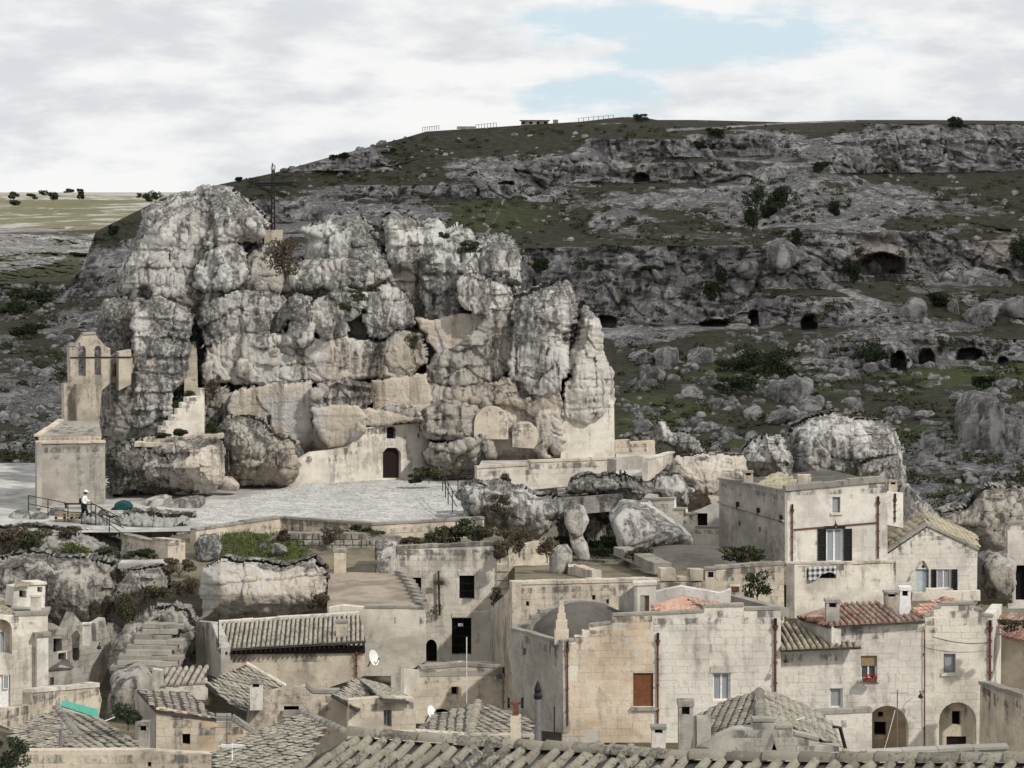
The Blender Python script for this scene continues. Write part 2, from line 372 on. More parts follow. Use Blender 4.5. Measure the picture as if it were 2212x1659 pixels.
    warm = np.clip(np.exp(-(((u - 2170) / 70) ** 2 + ((v - 520) / 60) ** 2) ** 2) + np.exp(-(((u - 1905) / 75) ** 2 + ((v - 560) / 50) ** 2) ** 2) * .8 + np.exp(-(((u - 1385) / 70) ** 2 + ((v - 375) / 30) ** 2) ** 2) * .7 + np.exp(-(((u - 1590) / 50) ** 2 + ((v - 695) / 22) ** 2) ** 2) + .5 * path, 0, 1)
    me = mesh_np('hillside', V, Q, True)
    set_attr(me, 'grass', g); set_attr(me, 'green', green); set_attr(me, 'warm_face', warm)
    o = link('hillside', me, None, M_hill); o['kind'] = 'structure'; o['label'] = 'grey limestone ravine side with cliffs, caves and dark scrub'
    return u.reshape(nv, nu), v.reshape(nv, nu), V.reshape(nv, nu, 3)
HU, HV, HP = build_hill()
def on_hill(u, v):
    """the point of the hillside seen in direction (u, v)"""
    i = int(np.clip(np.searchsorted(HU[0], u), 0, HU.shape[1] - 1)); j = int(np.clip(np.searchsorted(HV[:, i], v), 0, HV.shape[0] - 1))
    return Vector(HP[j, i])

def m_far(t, b):
    p = wpos(t); n = t.noise(t.mapping(p, (.02, .006, .02)), 1, 8, .65, .4); n2 = t.noise(t.mapping(p, (.1, .03, .1)), 1, 7, .7)
    n3 = t.noise(t.mapping(p, (.008, .003, .01)), 1, 4, .55)
    g = t.mix(t.ramp(n3, .4, .6), (.20, .175, .105), (.155, .15, .075))
    g = t.mix(t.ramp(n2, .50, .68), g, (.05, .055, .03))
    z = t.sep(p)[1]
    rk = t.math('ADD', t.ramp(t.math('ADD', n, t.math('MULTIPLY', t.math('SUBTRACT', n2, .5), .7)), .50, .60), 0)
    st = t.noise(t.mapping(p, (.05, .02, 1.2)), 1, 7, .65)
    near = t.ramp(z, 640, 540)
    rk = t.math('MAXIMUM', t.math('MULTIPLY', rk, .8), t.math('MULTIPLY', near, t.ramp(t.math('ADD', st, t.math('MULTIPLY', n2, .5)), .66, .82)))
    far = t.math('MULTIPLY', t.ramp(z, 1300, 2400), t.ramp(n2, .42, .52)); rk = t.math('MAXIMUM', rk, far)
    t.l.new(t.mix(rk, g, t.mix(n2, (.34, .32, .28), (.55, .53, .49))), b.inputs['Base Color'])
    bump(t, b, n2, .8, 2.0)
M_far = material('far_plateau', m_far)
def build_far():
    nu, nv = 640, 170
    cv_ = [415.35, 416, 417.5, 419.5, 425, 432, 444, 455, 470, 490, 500, 504]
    cY = [14000, 7000, 3600, 2500, 1700, 1350, 1050, 900, 760, 665, 640, 632]
    U = np.linspace(-500, 2700, nu); vv = np.interp(np.linspace(0, 1, nv), np.linspace(0, 1, len(cv_)), cv_)
    u = np.tile(U, nv); v = np.repeat(vv, nu); Y = np.interp(v, cv_, cY)
    P = to_world(u, v, Y); sc_ = np.clip(Y / 600, .6, 6)
    P[:, 2] += (fbm(P / np.array([60, 140, 60]), 4, 90) - .5) * 3.0 * np.clip(sc_, .6, 1.6) * sstep(v, 415, 425)
    P[:, 2] += sstep(v, 480, 520) * ((fbm(P / np.array([14, 20, 14]), 4, 91) - .5) * 5)
    P[:, 2] -= sstep(P[:, 0], -20, 60) * np.clip(v - 416, 0, 60) * .2
    o = link('ground', mesh_np('ground', P, grid_faces(nu, nv), True), None, M_far)
    o['kind'] = 'structure'; o['label'] = 'sunlit far plateau of dry grass and white stone'
build_far()
def build_far_slope():
    nu, nv = 340, 130; u, v = np.meshgrid(np.linspace(-300, 420, nu), np.linspace(492, 650, nv)); u, v = u.ravel(), v.ravel()
    Y = np.interp(v, [492, 500, 508, 530, 545, 560, 585, 600, 615, 650], [640, 606, 590, 575, 545, 538, 515, 505, 490, 450]) + .1 * (u - 100)
    P = to_world(u, v, Y); zz = P[:, 2] + 3 * (fbm(P / 18, 3, 3) - .5); bed = fbm(np.stack([P[:, 0] / 18, P[:, 1] / 40, zz / 1.3], 1), 3, 6); f = fbm(P / np.array([3, 6, 3]), 4, 7, .6)
    l1, l2 = worley(P / np.array([5, 9, 4]), 3); Y2 = Y - ((bed - .5) * 9 + (f - .5) * 7 + sstep(l2 - l1, 0, .2) * 2) * sstep(v, 492, 502); V = to_world(u, v, Y2)
    pv = np.interp(u, [-300, 60, 150, 300], [505, 498, 492, 480]); path = np.exp(-((v - pv) / 2.5) ** 2) + .9 * np.exp(-((v - (520 + 8 * np.sin(u / 30.))) / 2.0) ** 2) * ((u > 70) & (u < 190))
    g = .34 + 1.5 * (fbm(P / np.array([9, 30, 4]), 4, 9) - .5) - .8 * (bed - .5) - 1.2 * path + .5 * np.exp(-((v - 600) / 14) ** 2)
    me = mesh_np('far_slope', V, grid_faces(nu, nv), True); set_attr(me, 'grass', g); set_attr(me, 'green', .35 + 0 * g); set_attr(me, 'warm_face', .2 + 0 * g)
    tag(link('far_slope', me, None, M_hill), 'sunlit rocky ledges of the ravine beyond the outcrop', kind='structure')
build_far_slope()

# ------------------------------------------------------------------ boulders: solid bodies with real depth grown from a plan outline
_cs = {}
def cube_sphere(n):
    if n in _cs: return _cs[n]
    pts, quads = [], []; g = np.arange(n + 1); a, b = np.meshgrid(g, g, indexing='ij'); a = a.ravel(); b = b.ravel(); k = 0
    z = np.zeros_like(a); m = z + n
    q = grid_faces(n + 1, n + 1)
    for L, flip in (((a, b, z), 1), ((a, b, m), 0), ((a, z, b), 0), ((a, m, b), 1), ((z, a, b), 1), ((m, a, b), 0)):
        pts.append(np.stack(L, 1)); quads.append((q[:, ::-1] if flip else q) + k); k += len(a)
    P = np.concatenate(pts); Q = np.concatenate(quads); Pu, inv = np.unique(P, axis=0, return_inverse=True); Q = inv.ravel()[Q]
    D = Pu * 2. / n - 1; D = np.tan(D * math.pi / 4); D /= np.linalg.norm(D, axis=1, keepdims=True)
    _cs[n] = (D, Q); return D, Q
def rock_disp(P, N, size, seed, amp=1.0, strata=.5):
    k = np.clip(size / 6., .12, 1.3); P3 = P + seed * 13.7
    d = (fbm(P3 / (4.6 * k), 3, seed) - .5) * 1.5 * k + .12 * k
    flute = np.stack([P3[:, 0] / (1.0 * k), P3[:, 1] / (1.0 * k), P3[:, 2] / (5 * k)], 1); d += (fbm(flute, 3, seed + 2) - .5) * .7 * k
    cr = np.abs(2 * fbm(P3 * np.array([1, 1, .7]) / (3.0 * k), 2, seed + 1) - 1); d -= .45 * k * np.exp(-(cr / .035) ** 2) * sstep(fbm(P3 / (3 * k), 2, seed + 9), .40, .6)
    zz = P3[:, 2] / (1.7 * k) + 1.6 * fbm(P3 / (5 * k), 2, seed + 3); fr = np.abs(zz - np.floor(zz) - .5)
    d -= strata * .40 * k * np.exp(-((.5 - fr) / .05) ** 2) * sstep(fbm(P3 / (2.5 * k), 2, seed + 4), .45, .62)
    w1, w2 = worley((P3 + .5 * k * fbm(P3 / k, 2, seed + 8)[:, None]) * np.array([1, 1, .75]) / (2.1 * k), seed + 5); d -= .20 * k * sstep(.10 - (w2 - w1), 0, .10)
    d += (fbm(P3 * np.array([1, 1, .75]) / (.7 * k), 4, seed + 6, .6) - .5) * .38 * k
    d += .30 * k * ((1 - np.abs(2 * fbm(P3 * np.array([1, 1, .6]) / (1.3 * k), 4, seed + 12, .55) - 1)) ** 3 - .6)
    d += (fbm(P3 / .22, 3, seed + 10, .6) - .5) * .13
    w1, _ = worley(P3 / (.7 * k), seed + 7); d -= .16 * k * sstep(.30 - w1, 0, .2)
    return d * amp
def make_boulder(poly, Y, half, seed, e=.36, lean=0.0, amp=1.0, strata=.5, res=.15, yaw=0.0, grow=1.0, facets=3):
    W3 = np.array([tuple(at(u, v, Y)) for u, v in poly]); c = W3.mean(0)
    x, z = W3[:, 0] - c[0], W3[:, 2] - c[2]; n = len(x)
    th = np.linspace(-math.pi, math.pi, 361); r = np.zeros(361)
    for i in range(n):
        j = (i + 1) % n; ex, ez = x[j] - x[i], z[j] - z[i]
        den = np.cos(th) * ez - np.sin(th) * ex; den = np.where(abs(den) < 1e-9, 1e-9, den)
        t_ = (x[i] * ez - z[i] * ex) / den; s_ = (x[i] * np.sin(th) - z[i] * np.cos(th)) / den
        ok = (t_ > 0) & (s_ >= -1e-6) & (s_ <= 1 + 1e-6); r = np.where(ok, np.maximum(r, t_), r)
    ker = np.array([1, 2, 3, 2, 1.]); ker /= ker.sum(); rp = np.concatenate([r[-5:-1], r, r[1:5]]); r = np.convolve(rp, ker, 'same')[4:-4] * grow
    size = max(np.ptp(x), np.ptp(z), half)
    nn = int(np.clip(size / res * .62, 8, 120)); D, Q = cube_sphere(nn)
    s = np.sqrt(D[:, 0] ** 2 + D[:, 2] ** 2); ang = np.arctan2(D[:, 2], D[:, 0]); rr = np.interp(ang, th, r) * s ** e
    P = np.stack([rr * np.cos(ang), half * np.sign(D[:, 1]) * np.abs(D[:, 1]) ** e, rr * np.sin(ang)], 1)
    P[:, 1] += lean * P[:, 2] + yaw * P[:, 0]
    P += c
    rg = np.random.RandomState(seed)                       # planar breaks
    for k in range(int(facets)):
        n_ = rg.normal(size=3); n_[1] = -abs(n_[1]) * .9; n_[2] *= .8; n_ /= np.linalg.norm(n_); dd = (P - c) @ n_; lim = dd.max() * rg.uniform(.62, .86); P = P - n_ * (np.maximum(dd - lim, 0) * .82)[:, None]
    Nn = vnormals(P, Q); d = rock_disp(P, Nn, size, seed, amp, strata)
    return P + Nn * d[:, None], Q
BN = [0]
def boulder(name, poly, Y, half, parent=None, mat=None, warm=0.0, label=None, cat=None, group=None, **kw):
    BN[0] += 1; V, Q = make_boulder(poly, Y, half, kw.pop('seed', BN[0] * 3 + 5), **kw)
    o = link(name, mesh_np(name, V, Q, True), parent, mat or M_rock); o['warm'] = warm
    return tag(o, label, cat, group)

# ------------------------------------------------------------------ cliffs: one broken face made of blocks set against each other
def sdist(px, py, poly):
    """distance to the outline, positive inside"""
    d = np.full(px.shape, 1e9, np.float32); ins = np.zeros(px.shape, bool); n = len(poly)
    for i in range(n):
        (xa, ya), (xb, yb) = poly[i], poly[i - 1]; ex, ey = xb - xa, yb - ya; t_ = np.clip(((px - xa) * ex + (py - ya) * ey) / (ex * ex + ey * ey + 1e-9), 0, 1)
        d = np.minimum(d, (px - xa - t_ * ex) ** 2 + (py - ya - t_ * ey) ** 2)
        if ya != yb: ins ^= ((ya > py) != (yb > py)) & (px < (xb - xa) * (py - ya) / (yb - ya) + xa)
    return np.where(ins, 1, -1) * np.sqrt(d)
def rnd_(x): return np.sqrt(np.clip(1 - (1 - np.clip(x, 0, 1)) ** 2, 0, 1))
def relief(parent, blks, digs=(), step=2.3, Yref=181., seed=3, part='rock_block', amp=.62, strata=.5, k_size=5.0, edge=1.5, frac=.75, fcell=2.4, joint=.8):
    """blks: (outline, Y of the rim, how far the face stands before it, edge radius, lean, warm, material)"""
    allp = np.array([q for b_ in blks for q in b_[0]]); u0, v0 = allp.min(0) - 6; u1, v1 = allp.max(0) + 6; sc_ = FPX / Yref
    nu, nv = int((u1 - u0) / step) + 1, int((v1 - v0) / step) + 1; u, v = np.meshgrid(np.linspace(u0, u1, nu), np.linspace(v0, v1, nv)); u, v = u.ravel(), v.ravel()
    P0 = to_world(u, v, np.full_like(u, Yref)); wu = u + sc_ * (.9 * (fbm(P0 / 2.2, 4, seed, .6) - .5) + .16 * (fbm(P0 / .35, 2, seed + 1) - .5)); wv = v + sc_ * (.7 * (fbm(P0 / 2.0 + 40, 4, seed + 2, .6) - .5) + .16 * (fbm(P0 / .35 + 9, 2, seed + 3) - .5))
    Y = np.full(u.shape, 1e6); ID = np.full(u.shape, -1); dep = np.zeros(u.shape); A_ = np.ones(u.shape)
    for i, (poly, Yb, T_, r, lean, warm, mat) in enumerate(blks):
        rg = np.random.RandomState(seed * 31 + i); cu, cv_ = np.mean(poly, 0); m = (u > min(q[0] for q in poly) - 30) & (u < max(q[0] for q in poly) + 30) & (v > min(q[1] for q in poly) - 30) & (v < max(q[1] for q in poly) + 30)
        d = sdist(wu[m], wv[m], poly) / sc_; gx1, gz1 = rg.uniform(-.12, .12), lean + rg.uniform(-.05, .05)
        f = Yb - T_ + joint * (.3 if warm >= 1.3 else 1.) * (.6 * (1 - rnd_(d / .28)) + .32 * (1 - rnd_(d / (1.2 * r)))) + gx1 * (u[m] - cu) / sc_ + gz1 * (cv_ - v[m]) / sc_; f = np.where(d > 0, f, 1e6)
        idx = np.nonzero(m)[0][f < Y[m]]; Y[idx] = f[f < Y[m]]; ID[idx] = i; dep[idx] = T_; A_[idx] = 1 - .82 * min(1, max(0, warm - .3))
    ok = ID >= 0; g = ok.reshape(nv, nu).copy(); dist = np.zeros((nv, nu))
    for k in range(int(edge * 1.6 * sc_ / step)):
        g[1:-1, 1:-1] = g[1:-1, 1:-1] & g[:-2, 1:-1] & g[2:, 1:-1] & g[1:-1, :-2] & g[1:-1, 2:]; g[0] = g[-1] = False; g[:, 0] = g[:, -1] = False; dist += g
    Y = Y + dep * .9 * (1 - rnd_(dist.ravel() * step / sc_ / (edge * 1.6)))
    if frac:                                                # the face is broken into tilted facets
        for cs, am in ((fcell, 1.0), (fcell * .4, .3)):
            x_, z_ = wu / sc_ / cs, wv / sc_ / (cs * 1.6); bd, ra, rb = cells(x_ + .35 * fbm(P0 / cs, 2, seed + 11), z_, seed + 13); Y = Y + frac * am * A_ * ((ra - .5) * .75 + (rb - .5) * .5 * (x_ - np.floor(x_)) + .30 * np.exp(-(bd / .035) ** 2) * sstep(fbm(P0 / (cs * .8), 2, seed + 17), .5, .62))
    zb = P0[:, 2] / 1.25 + 1.3 * fbm(P0 / 6, 2, seed + 19); zf = zb - np.floor(zb); Y = Y + A_ * .30 * frac * (zf - .5) * sstep(fbm(P0 / 4 + 7, 2, seed + 20), .42, .6)      # bedding steps
    for poly, dp in digs:
        d = sdist(wu * .5 + u * .5, wv * .5 + v * .5, poly) / sc_; Y = np.where(ok, Y + dp * sstep(d, -.05, .25), Y)
    P = to_world(u, v, np.where(ok, Y, Yref)); Q = grid_faces(nu, nv); Q = Q[ok[Q].all(1)]; N = vnormals(P, Q)
    N2 = N * np.where(N[:, 1:2] > 0, -1, 1); d = rock_disp(P, N2, k_size, seed, amp, strata) * A_; P = P + N2 * d[:, None] * ok[:, None]
    fid = ID[Q[:, 0]]
    for i, b_ in enumerate(blks):
        q = Q[fid == i]
        if len(q) < 6: continue
        ids, inv = np.unique(q, return_inverse=True); o = link(part, mesh_np(part, P[ids], inv.reshape(q.shape), True), parent, b_[6]); o['warm'] = b_[5]
    ids, q3 = np.unique(Q, return_inverse=True); B_ = P[ids].copy(); B_[:, 1] = B_[:, 1].max() + .5 + .35 * (B_[:, 1].max() - B_[:, 1]); o = link(part, mesh_np(part, B_, q3.reshape(Q.shape)[:, ::-1], True), parent, M_rockd); o['warm'] = 0.0

# the great rock with the cave church
ROCK = empty('rock_outcrop', (-9, 184, 0), 'towering pale limestone outcrop split into huge blocks above the paved square', 'rock')
a_, d_ = M_rock, M_rockd
RB_ = [
 (zO(230,985, 222,800, 245,665, 280,600, 310,530, 400,500, 560,540, 620,560, 700,560, 820,545, 950,565, 1080,640, 1200,700, 1285,800, 1318,900, 1325,990, 900,1000, 700,970, 500,970, 300,985), 187.5, 5.2, 1.5, .1, .2, d_),
 # crown
 (zA(990,235, 1060,205, 1150,150, 1250,125, 1400,110, 1470,110, 1530,160, 1650,230, 1750,350, 1745,430, 1690,475, 1560,500, 1400,545, 1290,560, 1230,650, 1235,790, 1180,850, 1060,870, 890,885, 850,800, 735,815, 770,680, 830,540, 870,420, 930,265), 187, 4.2, 2.0, .16, .12, a_),
 (zA(1290,450, 1420,340, 1560,300, 1690,330, 1740,420, 1690,470, 1500,490, 1330,535), 185.5, 3.4, 1.2, .1, .15, a_),
 (zA(1270,640, 1330,545, 1440,500, 1570,495, 1612,560, 1605,650, 1570,730, 1480,790, 1310,800, 1255,760), 185, 3.6, 1.0, .08, 0, a_),
 (zA(1625,500, 1790,488, 1840,560, 1850,790, 1660,790, 1612,690), 186.5, 3.2, .9, .1, 0, d_),
 (zB(115,390, 280,325, 320,300, 510,293, 565,360, 575,430, 625,490, 650,590, 560,600, 350,615, 150,590, 175,480), 186.5, 4.0, 1.4, .14, 0, a_),
 (zB(60,640, 150,585, 350,610, 560,596, 655,590, 700,700, 600,740, 330,778, 130,785, 60,765), 185.5, 4.0, 1.2, .1, .1, a_),
 (zB(572,350, 690,310, 720,640, 640,740, 600,560, 625,430), 188, 2.6, .8, .1, 0, d_),
 (zB(680,330, 760,283, 870,316, 920,330, 940,640, 800,650, 715,640, 675,500), 186.5, 4.0, 1.1, .1, .1, a_),
 (zB(905,325, 1030,316, 1078,380, 1100,470, 1175,520, 1195,600, 1180,690, 1090,700, 935,680), 186, 4.0, 1.1, .12, 0, a_),
 (zB(1055,385, 1160,366, 1220,395, 1247,450, 1225,520, 1160,560, 1070,530), 188, 3.0, .9, .1, 0, a_),
 (zB(1190,530, 1280,470, 1390,424, 1460,445, 1514,500, 1527,620, 1568,745, 1440,760, 1300,690, 1180,700, 1150,650), 185.5, 4.6, 1.3, .1, 0, a_),
 (zB(1140,700, 1300,690, 1450,765, 1560,760, 1500,850, 1330,985, 1255,965, 1175,900, 1130,800), 184.5, 4.4, 1.3, .06, .2, a_),
 (zB(690,640, 930,660, 950,800, 930,980, 860,900, 800,790), 187, 3.4, .9, .05, 0, a_),
 (zB(900,680, 1150,690, 1145,800, 1178,925, 1060,992, 920,975), 185.5, 3.6, 1.0, .05, .1, a_),
 # middle tier
 (zA(665,850, 770,832, 890,845, 905,900, 870,1010, 870,1120, 820,1240, 720,1240, 640,1090, 640,930), 183.5, 3.2, 1.0, .1, 0, d_),
 (zA(865,905, 960,860, 1050,845, 1240,925, 1262,1000, 1215,1120, 1205,1390, 1000,1420, 860,1400, 850,1150, 845,1000), 181, 3.4, 1.0, .1, .1, a_),
 (zA(850,1195, 920,1180, 1010,1200, 1035,1400, 1000,1425, 845,1420), 179, 1.6, .5, 0, 1.2, a_),
 (zA(1285,930, 1400,850, 1560,815, 1740,802, 1845,850, 1870,930, 1850,1050, 1700,1080, 1540,1060, 1420,1100, 1330,1180, 1280,1150), 184, 4.0, 1.2, .12, .1, a_),
 (zA(1300,1180, 1420,1095, 1540,1055, 1700,1078, 1860,1050, 1910,1110, 1905,1250, 1885,1392, 1600,1405, 1320,1395, 1280,1280), 183.5, 4.0, 1.2, .06, .45, a_),
 (zA(1850,850, 1920,815, 2012,828, 2018,965, 1960,1000, 1862,990), 182, 3.4, .7, .05, .1, a_),
 (zA(1868,995, 1980,972, 2038,988, 2036,1120, 1960,1155, 1880,1140), 181.6, 3.0, .7, .02, .2, a_),
 (zB(170,890, 300,810, 420,778, 540,790, 560,900, 440,1000, 440,1090, 250,1120, 190,990), 183.5, 4.0, 1.0, .1, .2, a_),
 (zB(545,790, 700,775, 815,838, 862,930, 865,1020, 760,1060, 640,1110, 560,1090, 545,950), 183.5, 4.2, 1.1, .1, .2, a_),
 (zB(30,1150, 180,1110, 430,1095, 640,1110, 640,1350, 300,1388, 50,1405), 183, 3.6, 1.0, 0, .8, a_),
 (zB(630,1130, 780,1055, 900,1075, 940,1180, 945,1290, 860,1352, 640,1362), 182.5, 3.8, 1.0, 0, .4, d_),
 (zB(862,970, 1000,980, 1170,935, 1330,965, 1250,1100, 1150,1175, 1010,1215, 930,1110), 184.6, 3.2, .6, 0, 1.3, a_),
 (zB(1010,1220, 1180,1130, 1320,975, 1500,835, 1510,1100, 1480,1330, 1350,1400, 1100,1420, 960,1400, 935,1300), 183.2, 4.0, 1.2, .06, .2, d_),
 (zB(1490,850, 1620,780, 1700,745, 1862,733, 1902,850, 1900,960, 1888,1100, 1878,1270, 1815,1440, 1700,1480, 1560,1450, 1480,1330, 1500,1080), 182.8, 4.8, 1.4, .08, .1, a_),
 (zB(940,1400, 1110,1410, 1350,1395, 1490,1340, 1570,1455, 1820,1440, 1815,1600, 1660,1640, 1480,1560, 1300,1540, 1200,1640, 1050,1740, 960,1700, 930,1550), 182, 3.6, .9, 0, .45, d_),
 (zB(1150,1560, 1300,1530, 1480,1550, 1700,1620, 1830,1590, 1840,1900, 1700,1950, 1200,1900), 181.2, 2.4, .8, 0, .8, a_),
 (zB(1900,975, 1970,910, 2037,968, 2094,1020, 2108,1180, 2138,1300, 2168,1480, 2168,1600, 2080,1640, 1960,1650, 1810,1600, 1825,1430, 1876,1270, 1890,1100), 182.8, 4.4, 1.3, .06, .35, a_),
 # cut lower tier, warm where the stone was quarried
 (zB(-350,1560, -300,1440, -80,1392, 190,1392, 195,1560, 210,1850, 60,2080, -150,2060, -330,1800), 181.0, 3.5, .5, 0, 1.4, a_),
 (zB(590,1370, 780,1352, 950,1340, 985,1450, 960,1560, 900,1620, 590,1560), 181.6, 3.0, .5, 0, 1.3, a_),
 (zB(200,1550, 590,1550, 900,1600, 920,1640, 545,1680, 480,1800, 400,1900, 200,2060), 181.2, 3.5, .5, 0, 1.3, a_),
 (zB(183,1440, 240,1385, 430,1366, 592,1400, 602,1480, 560,1555, 400,1575, 193,1565), 180.0, 3.2, .7, 0, .2, d_),
 (zD(185,95, 330,70, 480,80, 548,150, 545,260, 475,330, 400,352, 320,370, 258,300, 210,190), 179.6, 3.2, .9, -.1, 1.3, a_),
 (zD(540,110, 700,80, 885,90, 915,150, 890,208, 720,218, 545,225), 180.2, 2.4, .6, -.1, .2, d_),
 (zD(895,115, 1000,60, 1100,80, 1235,110, 1255,265, 1060,305, 950,300, 905,225), 181, 3.2, .8, 0, .3, d_),
 (zD(915,400, 970,325, 1120,300, 1290,285, 1380,330, 1380,480, 1250,510, 1100,560, 955,560, 915,480), 179.5, 3.4, .9, .05, .2, d_),
 (zD(1255,255, 1500,270, 1700,330, 1640,480, 1280,490), 180.6, 2.6, .6, 0, .9, a_),
 (zD(1660,110, 1810,100, 1835,300, 1805,470, 1690,465, 1640,360), 180, 2.6, .5, 0, .7, a_),
 # lower left shoulder beside the rock stair
 (zA(630,1240, 760,1180, 850,1200, 860,1420, 1060,1420, 1060,1620, 1010,1740, 660,1740, 590,1500), 180, 3.4, 1.0, .1, .05, d_),
 (zA(870,1300, 1010,1330, 1190,1375, 1130,1440, 1110,1640, 990,1740, 840,1690), 178.6, 2.4, .8, .05, .2, a_),
 (zA(1190,920, 1320,905, 1330,1400, 1250,1440, 1195,1390), 185, 1.2, .6, .1, 0, d_),
 (zA(1030,1560, 1300,1440, 1480,1400, 1540,1700, 1300,1830, 990,1810), 182, 2.6, .9, 0, .3, d_),
]
DG_ = [(zA(885,830, 900,770, 950,745, 1000,790, 1005,830, 950,860), 1.6), (zB(1712,1215, 1712,1165, 1728,1160, 1732,1210), 1.5), (zB(1525,1400, 1530,1380, 1552,1385, 1550,1402), 1.2), (zC(1722,215, 1724,150, 1752,145, 1752,210), 1.6), (zB(920,1090, 925,1065, 945,1075, 942,1100), 1.2), (zD(1720,400, 1725,340, 1760,330, 1775,410), 1.2), (zB(495,1130, 498,1115, 512,1115, 510,1132), .8), (zA(1085,620, 1088,545, 1110,545, 1110,620), 1.2), (zD(1700,165, 1690,150, 1700,140), .5)]
relief(ROCK, RB_, DG_)
FB1 = empty('boulder', at(360, 1085, 168), 'large flat topped lichen boulder beside the walled chapel', 'boulder'); FB2 = empty('boulder', at(560, 1050, 172), 'dark rounded boulder leaning against the church wall', 'boulder')
relief(FB1, [(zC(685,430, 740,345, 900,312, 1240,290, 1410,285, 1455,345, 1460,480, 1425,590, 1335,665, 1150,675, 900,672, 760,690, 690,690, 675,600), 170.5, 4.6, 1.6, .12, .25, d_), (zC(1200,360, 1400,320, 1462,360, 1462,500, 1425,600, 1330,668, 1230,640, 1180,500), 170, 4.4, 1.4, .05, .8, a_)], [(zC(1385,622, 1400,600, 1430,590, 1435,618), 1.0)], 2.4, 169., 21, 'boulder_face', .7)
relief(FB2, [(zC(1400,230, 1480,172, 1600,162, 1700,230, 1760,300, 1700,430, 1540,440, 1450,470, 1410,340), 175.5, 4.0, 1.4, .1, .2, d_), (zC(1450,470, 1540,435, 1700,420, 1760,290, 1900,332, 1938,470, 1905,545, 1820,605, 1560,615, 1530,530), 175, 4.0, 1.2, 0, .5, d_), (zC(1440,430, 1520,420, 1550,610, 1470,560), 174, 1.2, .5, 0, 1.2, a_)], [], 2.4, 173., 22, 'boulder_face', .7)
# boulders standing on the square in front of the church
boulder('boulder', zC(1440,540, 1500,550, 1545,600, 1535,632, 1430,630), 169.5, .7, None, M_rock, .9, 'small cream boulder under the leaning dark boulder', 'boulder', amp=.5, res=.07)
boulder('boulder', zC(880,740, 950,690, 1060,665, 1120,680, 1060,770, 900,782), 164.5, 1.2, None, M_rock, .3, 'smooth grey slab of rock under the flat topped boulder', 'boulder', amp=.4, strata=0, res=.1)
boulder('boulder', zC(1050,770, 1110,700, 1200,680, 1320,672, 1345,705, 1290,735, 1200,745, 1110,778), 163.5, 1.0, None, M_rock, .3, 'long pale slab of rock lying on the square', 'boulder', amp=.4, strata=0, res=.1)

# ------------------------------------------------------------------ the cloud whose shadow lies on the ravine side
def m_cloud(t, b):
    b.inputs['Base Color'].default_value = (.9, .9, .9, 1); b.inputs['Roughness'].default_value = 1; tr = t.node('BsdfTransparent'); mx = t.node('MixShader'); mx.inputs[0].default_value = .45      # thin enough to let some sun through
    t.l.new(b.outputs[0], mx.inputs[1]); t.l.new(tr.outputs[0], mx.inputs[2]); t.l.new(mx.outputs[0], [n for n in t.n if n.type == 'OUTPUT_MATERIAL'][0].inputs[0])
M_cloud = material('cloud_vapour', m_cloud)
def build_cloud():
    D, Q = cube_sphere(40); off = sd / sd.z * 700; P = D * np.array([185., 160., 45.])
    P[:, 1] += np.where(P[:, 1] > 0, .25, 0) * P[:, 0]
    P = P + D * ((fbm(D * 2.3 + 4, 5, 101, .6) - .5) * 70)[:, None]
    P += np.array([off.x + 25, off.y + 378, 700.])
    o = link('cloud', mesh_np('cloud', P, Q, True), None, M_cloud); o['kind'] = 'structure'; o['label'] = 'grey white cumulus cloud out of view that shades the ravine side'
build_cloud()
# ------------------------------------------------------------------ building materials
def stone_mat(name, base, var=.12, stain=.55, dark=(.085, .082, .075), orange=.25, plaster=0.0, sc=1.0, brick=False):
    def f(t, b):
        p = wpos(t)
        n1 = t.noise(p, .55 * sc, 6, .6, .3); n2 = t.noise(p, 2.6 * sc, 8, .7, .4); n3 = t.noise(p, 9 * sc, 6, .7)
        st = t.noise(t.mapping(p, (2.2, 2.2, .3)), 1.0 * sc, 7, .62, .3)
        hi = tuple(min(.85, c * 1.22) for c in base); lo = tuple(c * .72 for c in base)
        col = t.mix(t.ramp(n1, .36, .64), lo, hi)
        col = t.mix(t.math('MULTIPLY', t.ramp(n2, .5, .72), orange), col, (base[0] * 1.02, base[1] * .80, base[2] * .58))
        if brick:
            rv = rnd(t); col = t.mix(.32, col, t.mix(rv, tuple(c * (1 - var * 2) for c in base), tuple(c * (1 + var) for c in base)))
        if plaster: col = t.mix(t.math('MULTIPLY', t.ramp(t.math('ADD', n1, t.math('MULTIPLY', t.math('SUBTRACT', n2, .5), .6)), .42, .56), plaster), col, (.62, .585, .52))
        g = t.math('ADD', t.math('MULTIPLY', st, .62), t.math('MULTIPLY', n2, .5))
        col = t.mix(t.math('MULTIPLY', t.ramp(t.math('ADD', g, t.math('MULTIPLY', t.math('SUBTRACT', t.noise(p, .22, 4, .6), .5), .5)), .57, .71), stain), col, dark)
        col = t.mix(t.math('MULTIPLY', t.ramp(t.math('ADD', n3, t.math('MULTIPLY', t.math('SUBTRACT', n1, .5), .7)), .58, .74), stain * .55), col, dark)
        if brick: col = t.mix(t.math('MULTIPLY', t.ramp(t.math('ADD', t.math('ADD', attr(t, 'grime'), t.math('MULTIPLY', t.math('SUBTRACT', st, .5), 2.2)), t.math('MULTIPLY', t.math('SUBTRACT', n2, .5), 1.6)), .55, 1.05), .8), col, dark)
        t.l.new(col, b.inputs['Base Color']); bump(t, b, t.math('ADD', t.math('MULTIPLY', n2, .6), t.math('MULTIPLY', n3, .4)), .7, .06)
    return material(name, f)
M_tufa = stone_mat('tufa_wall', (.52, .455, .365), stain=.62)
M_tufaB = stone_mat('tufa_block', (.54, .475, .385), stain=.62, brick=True)
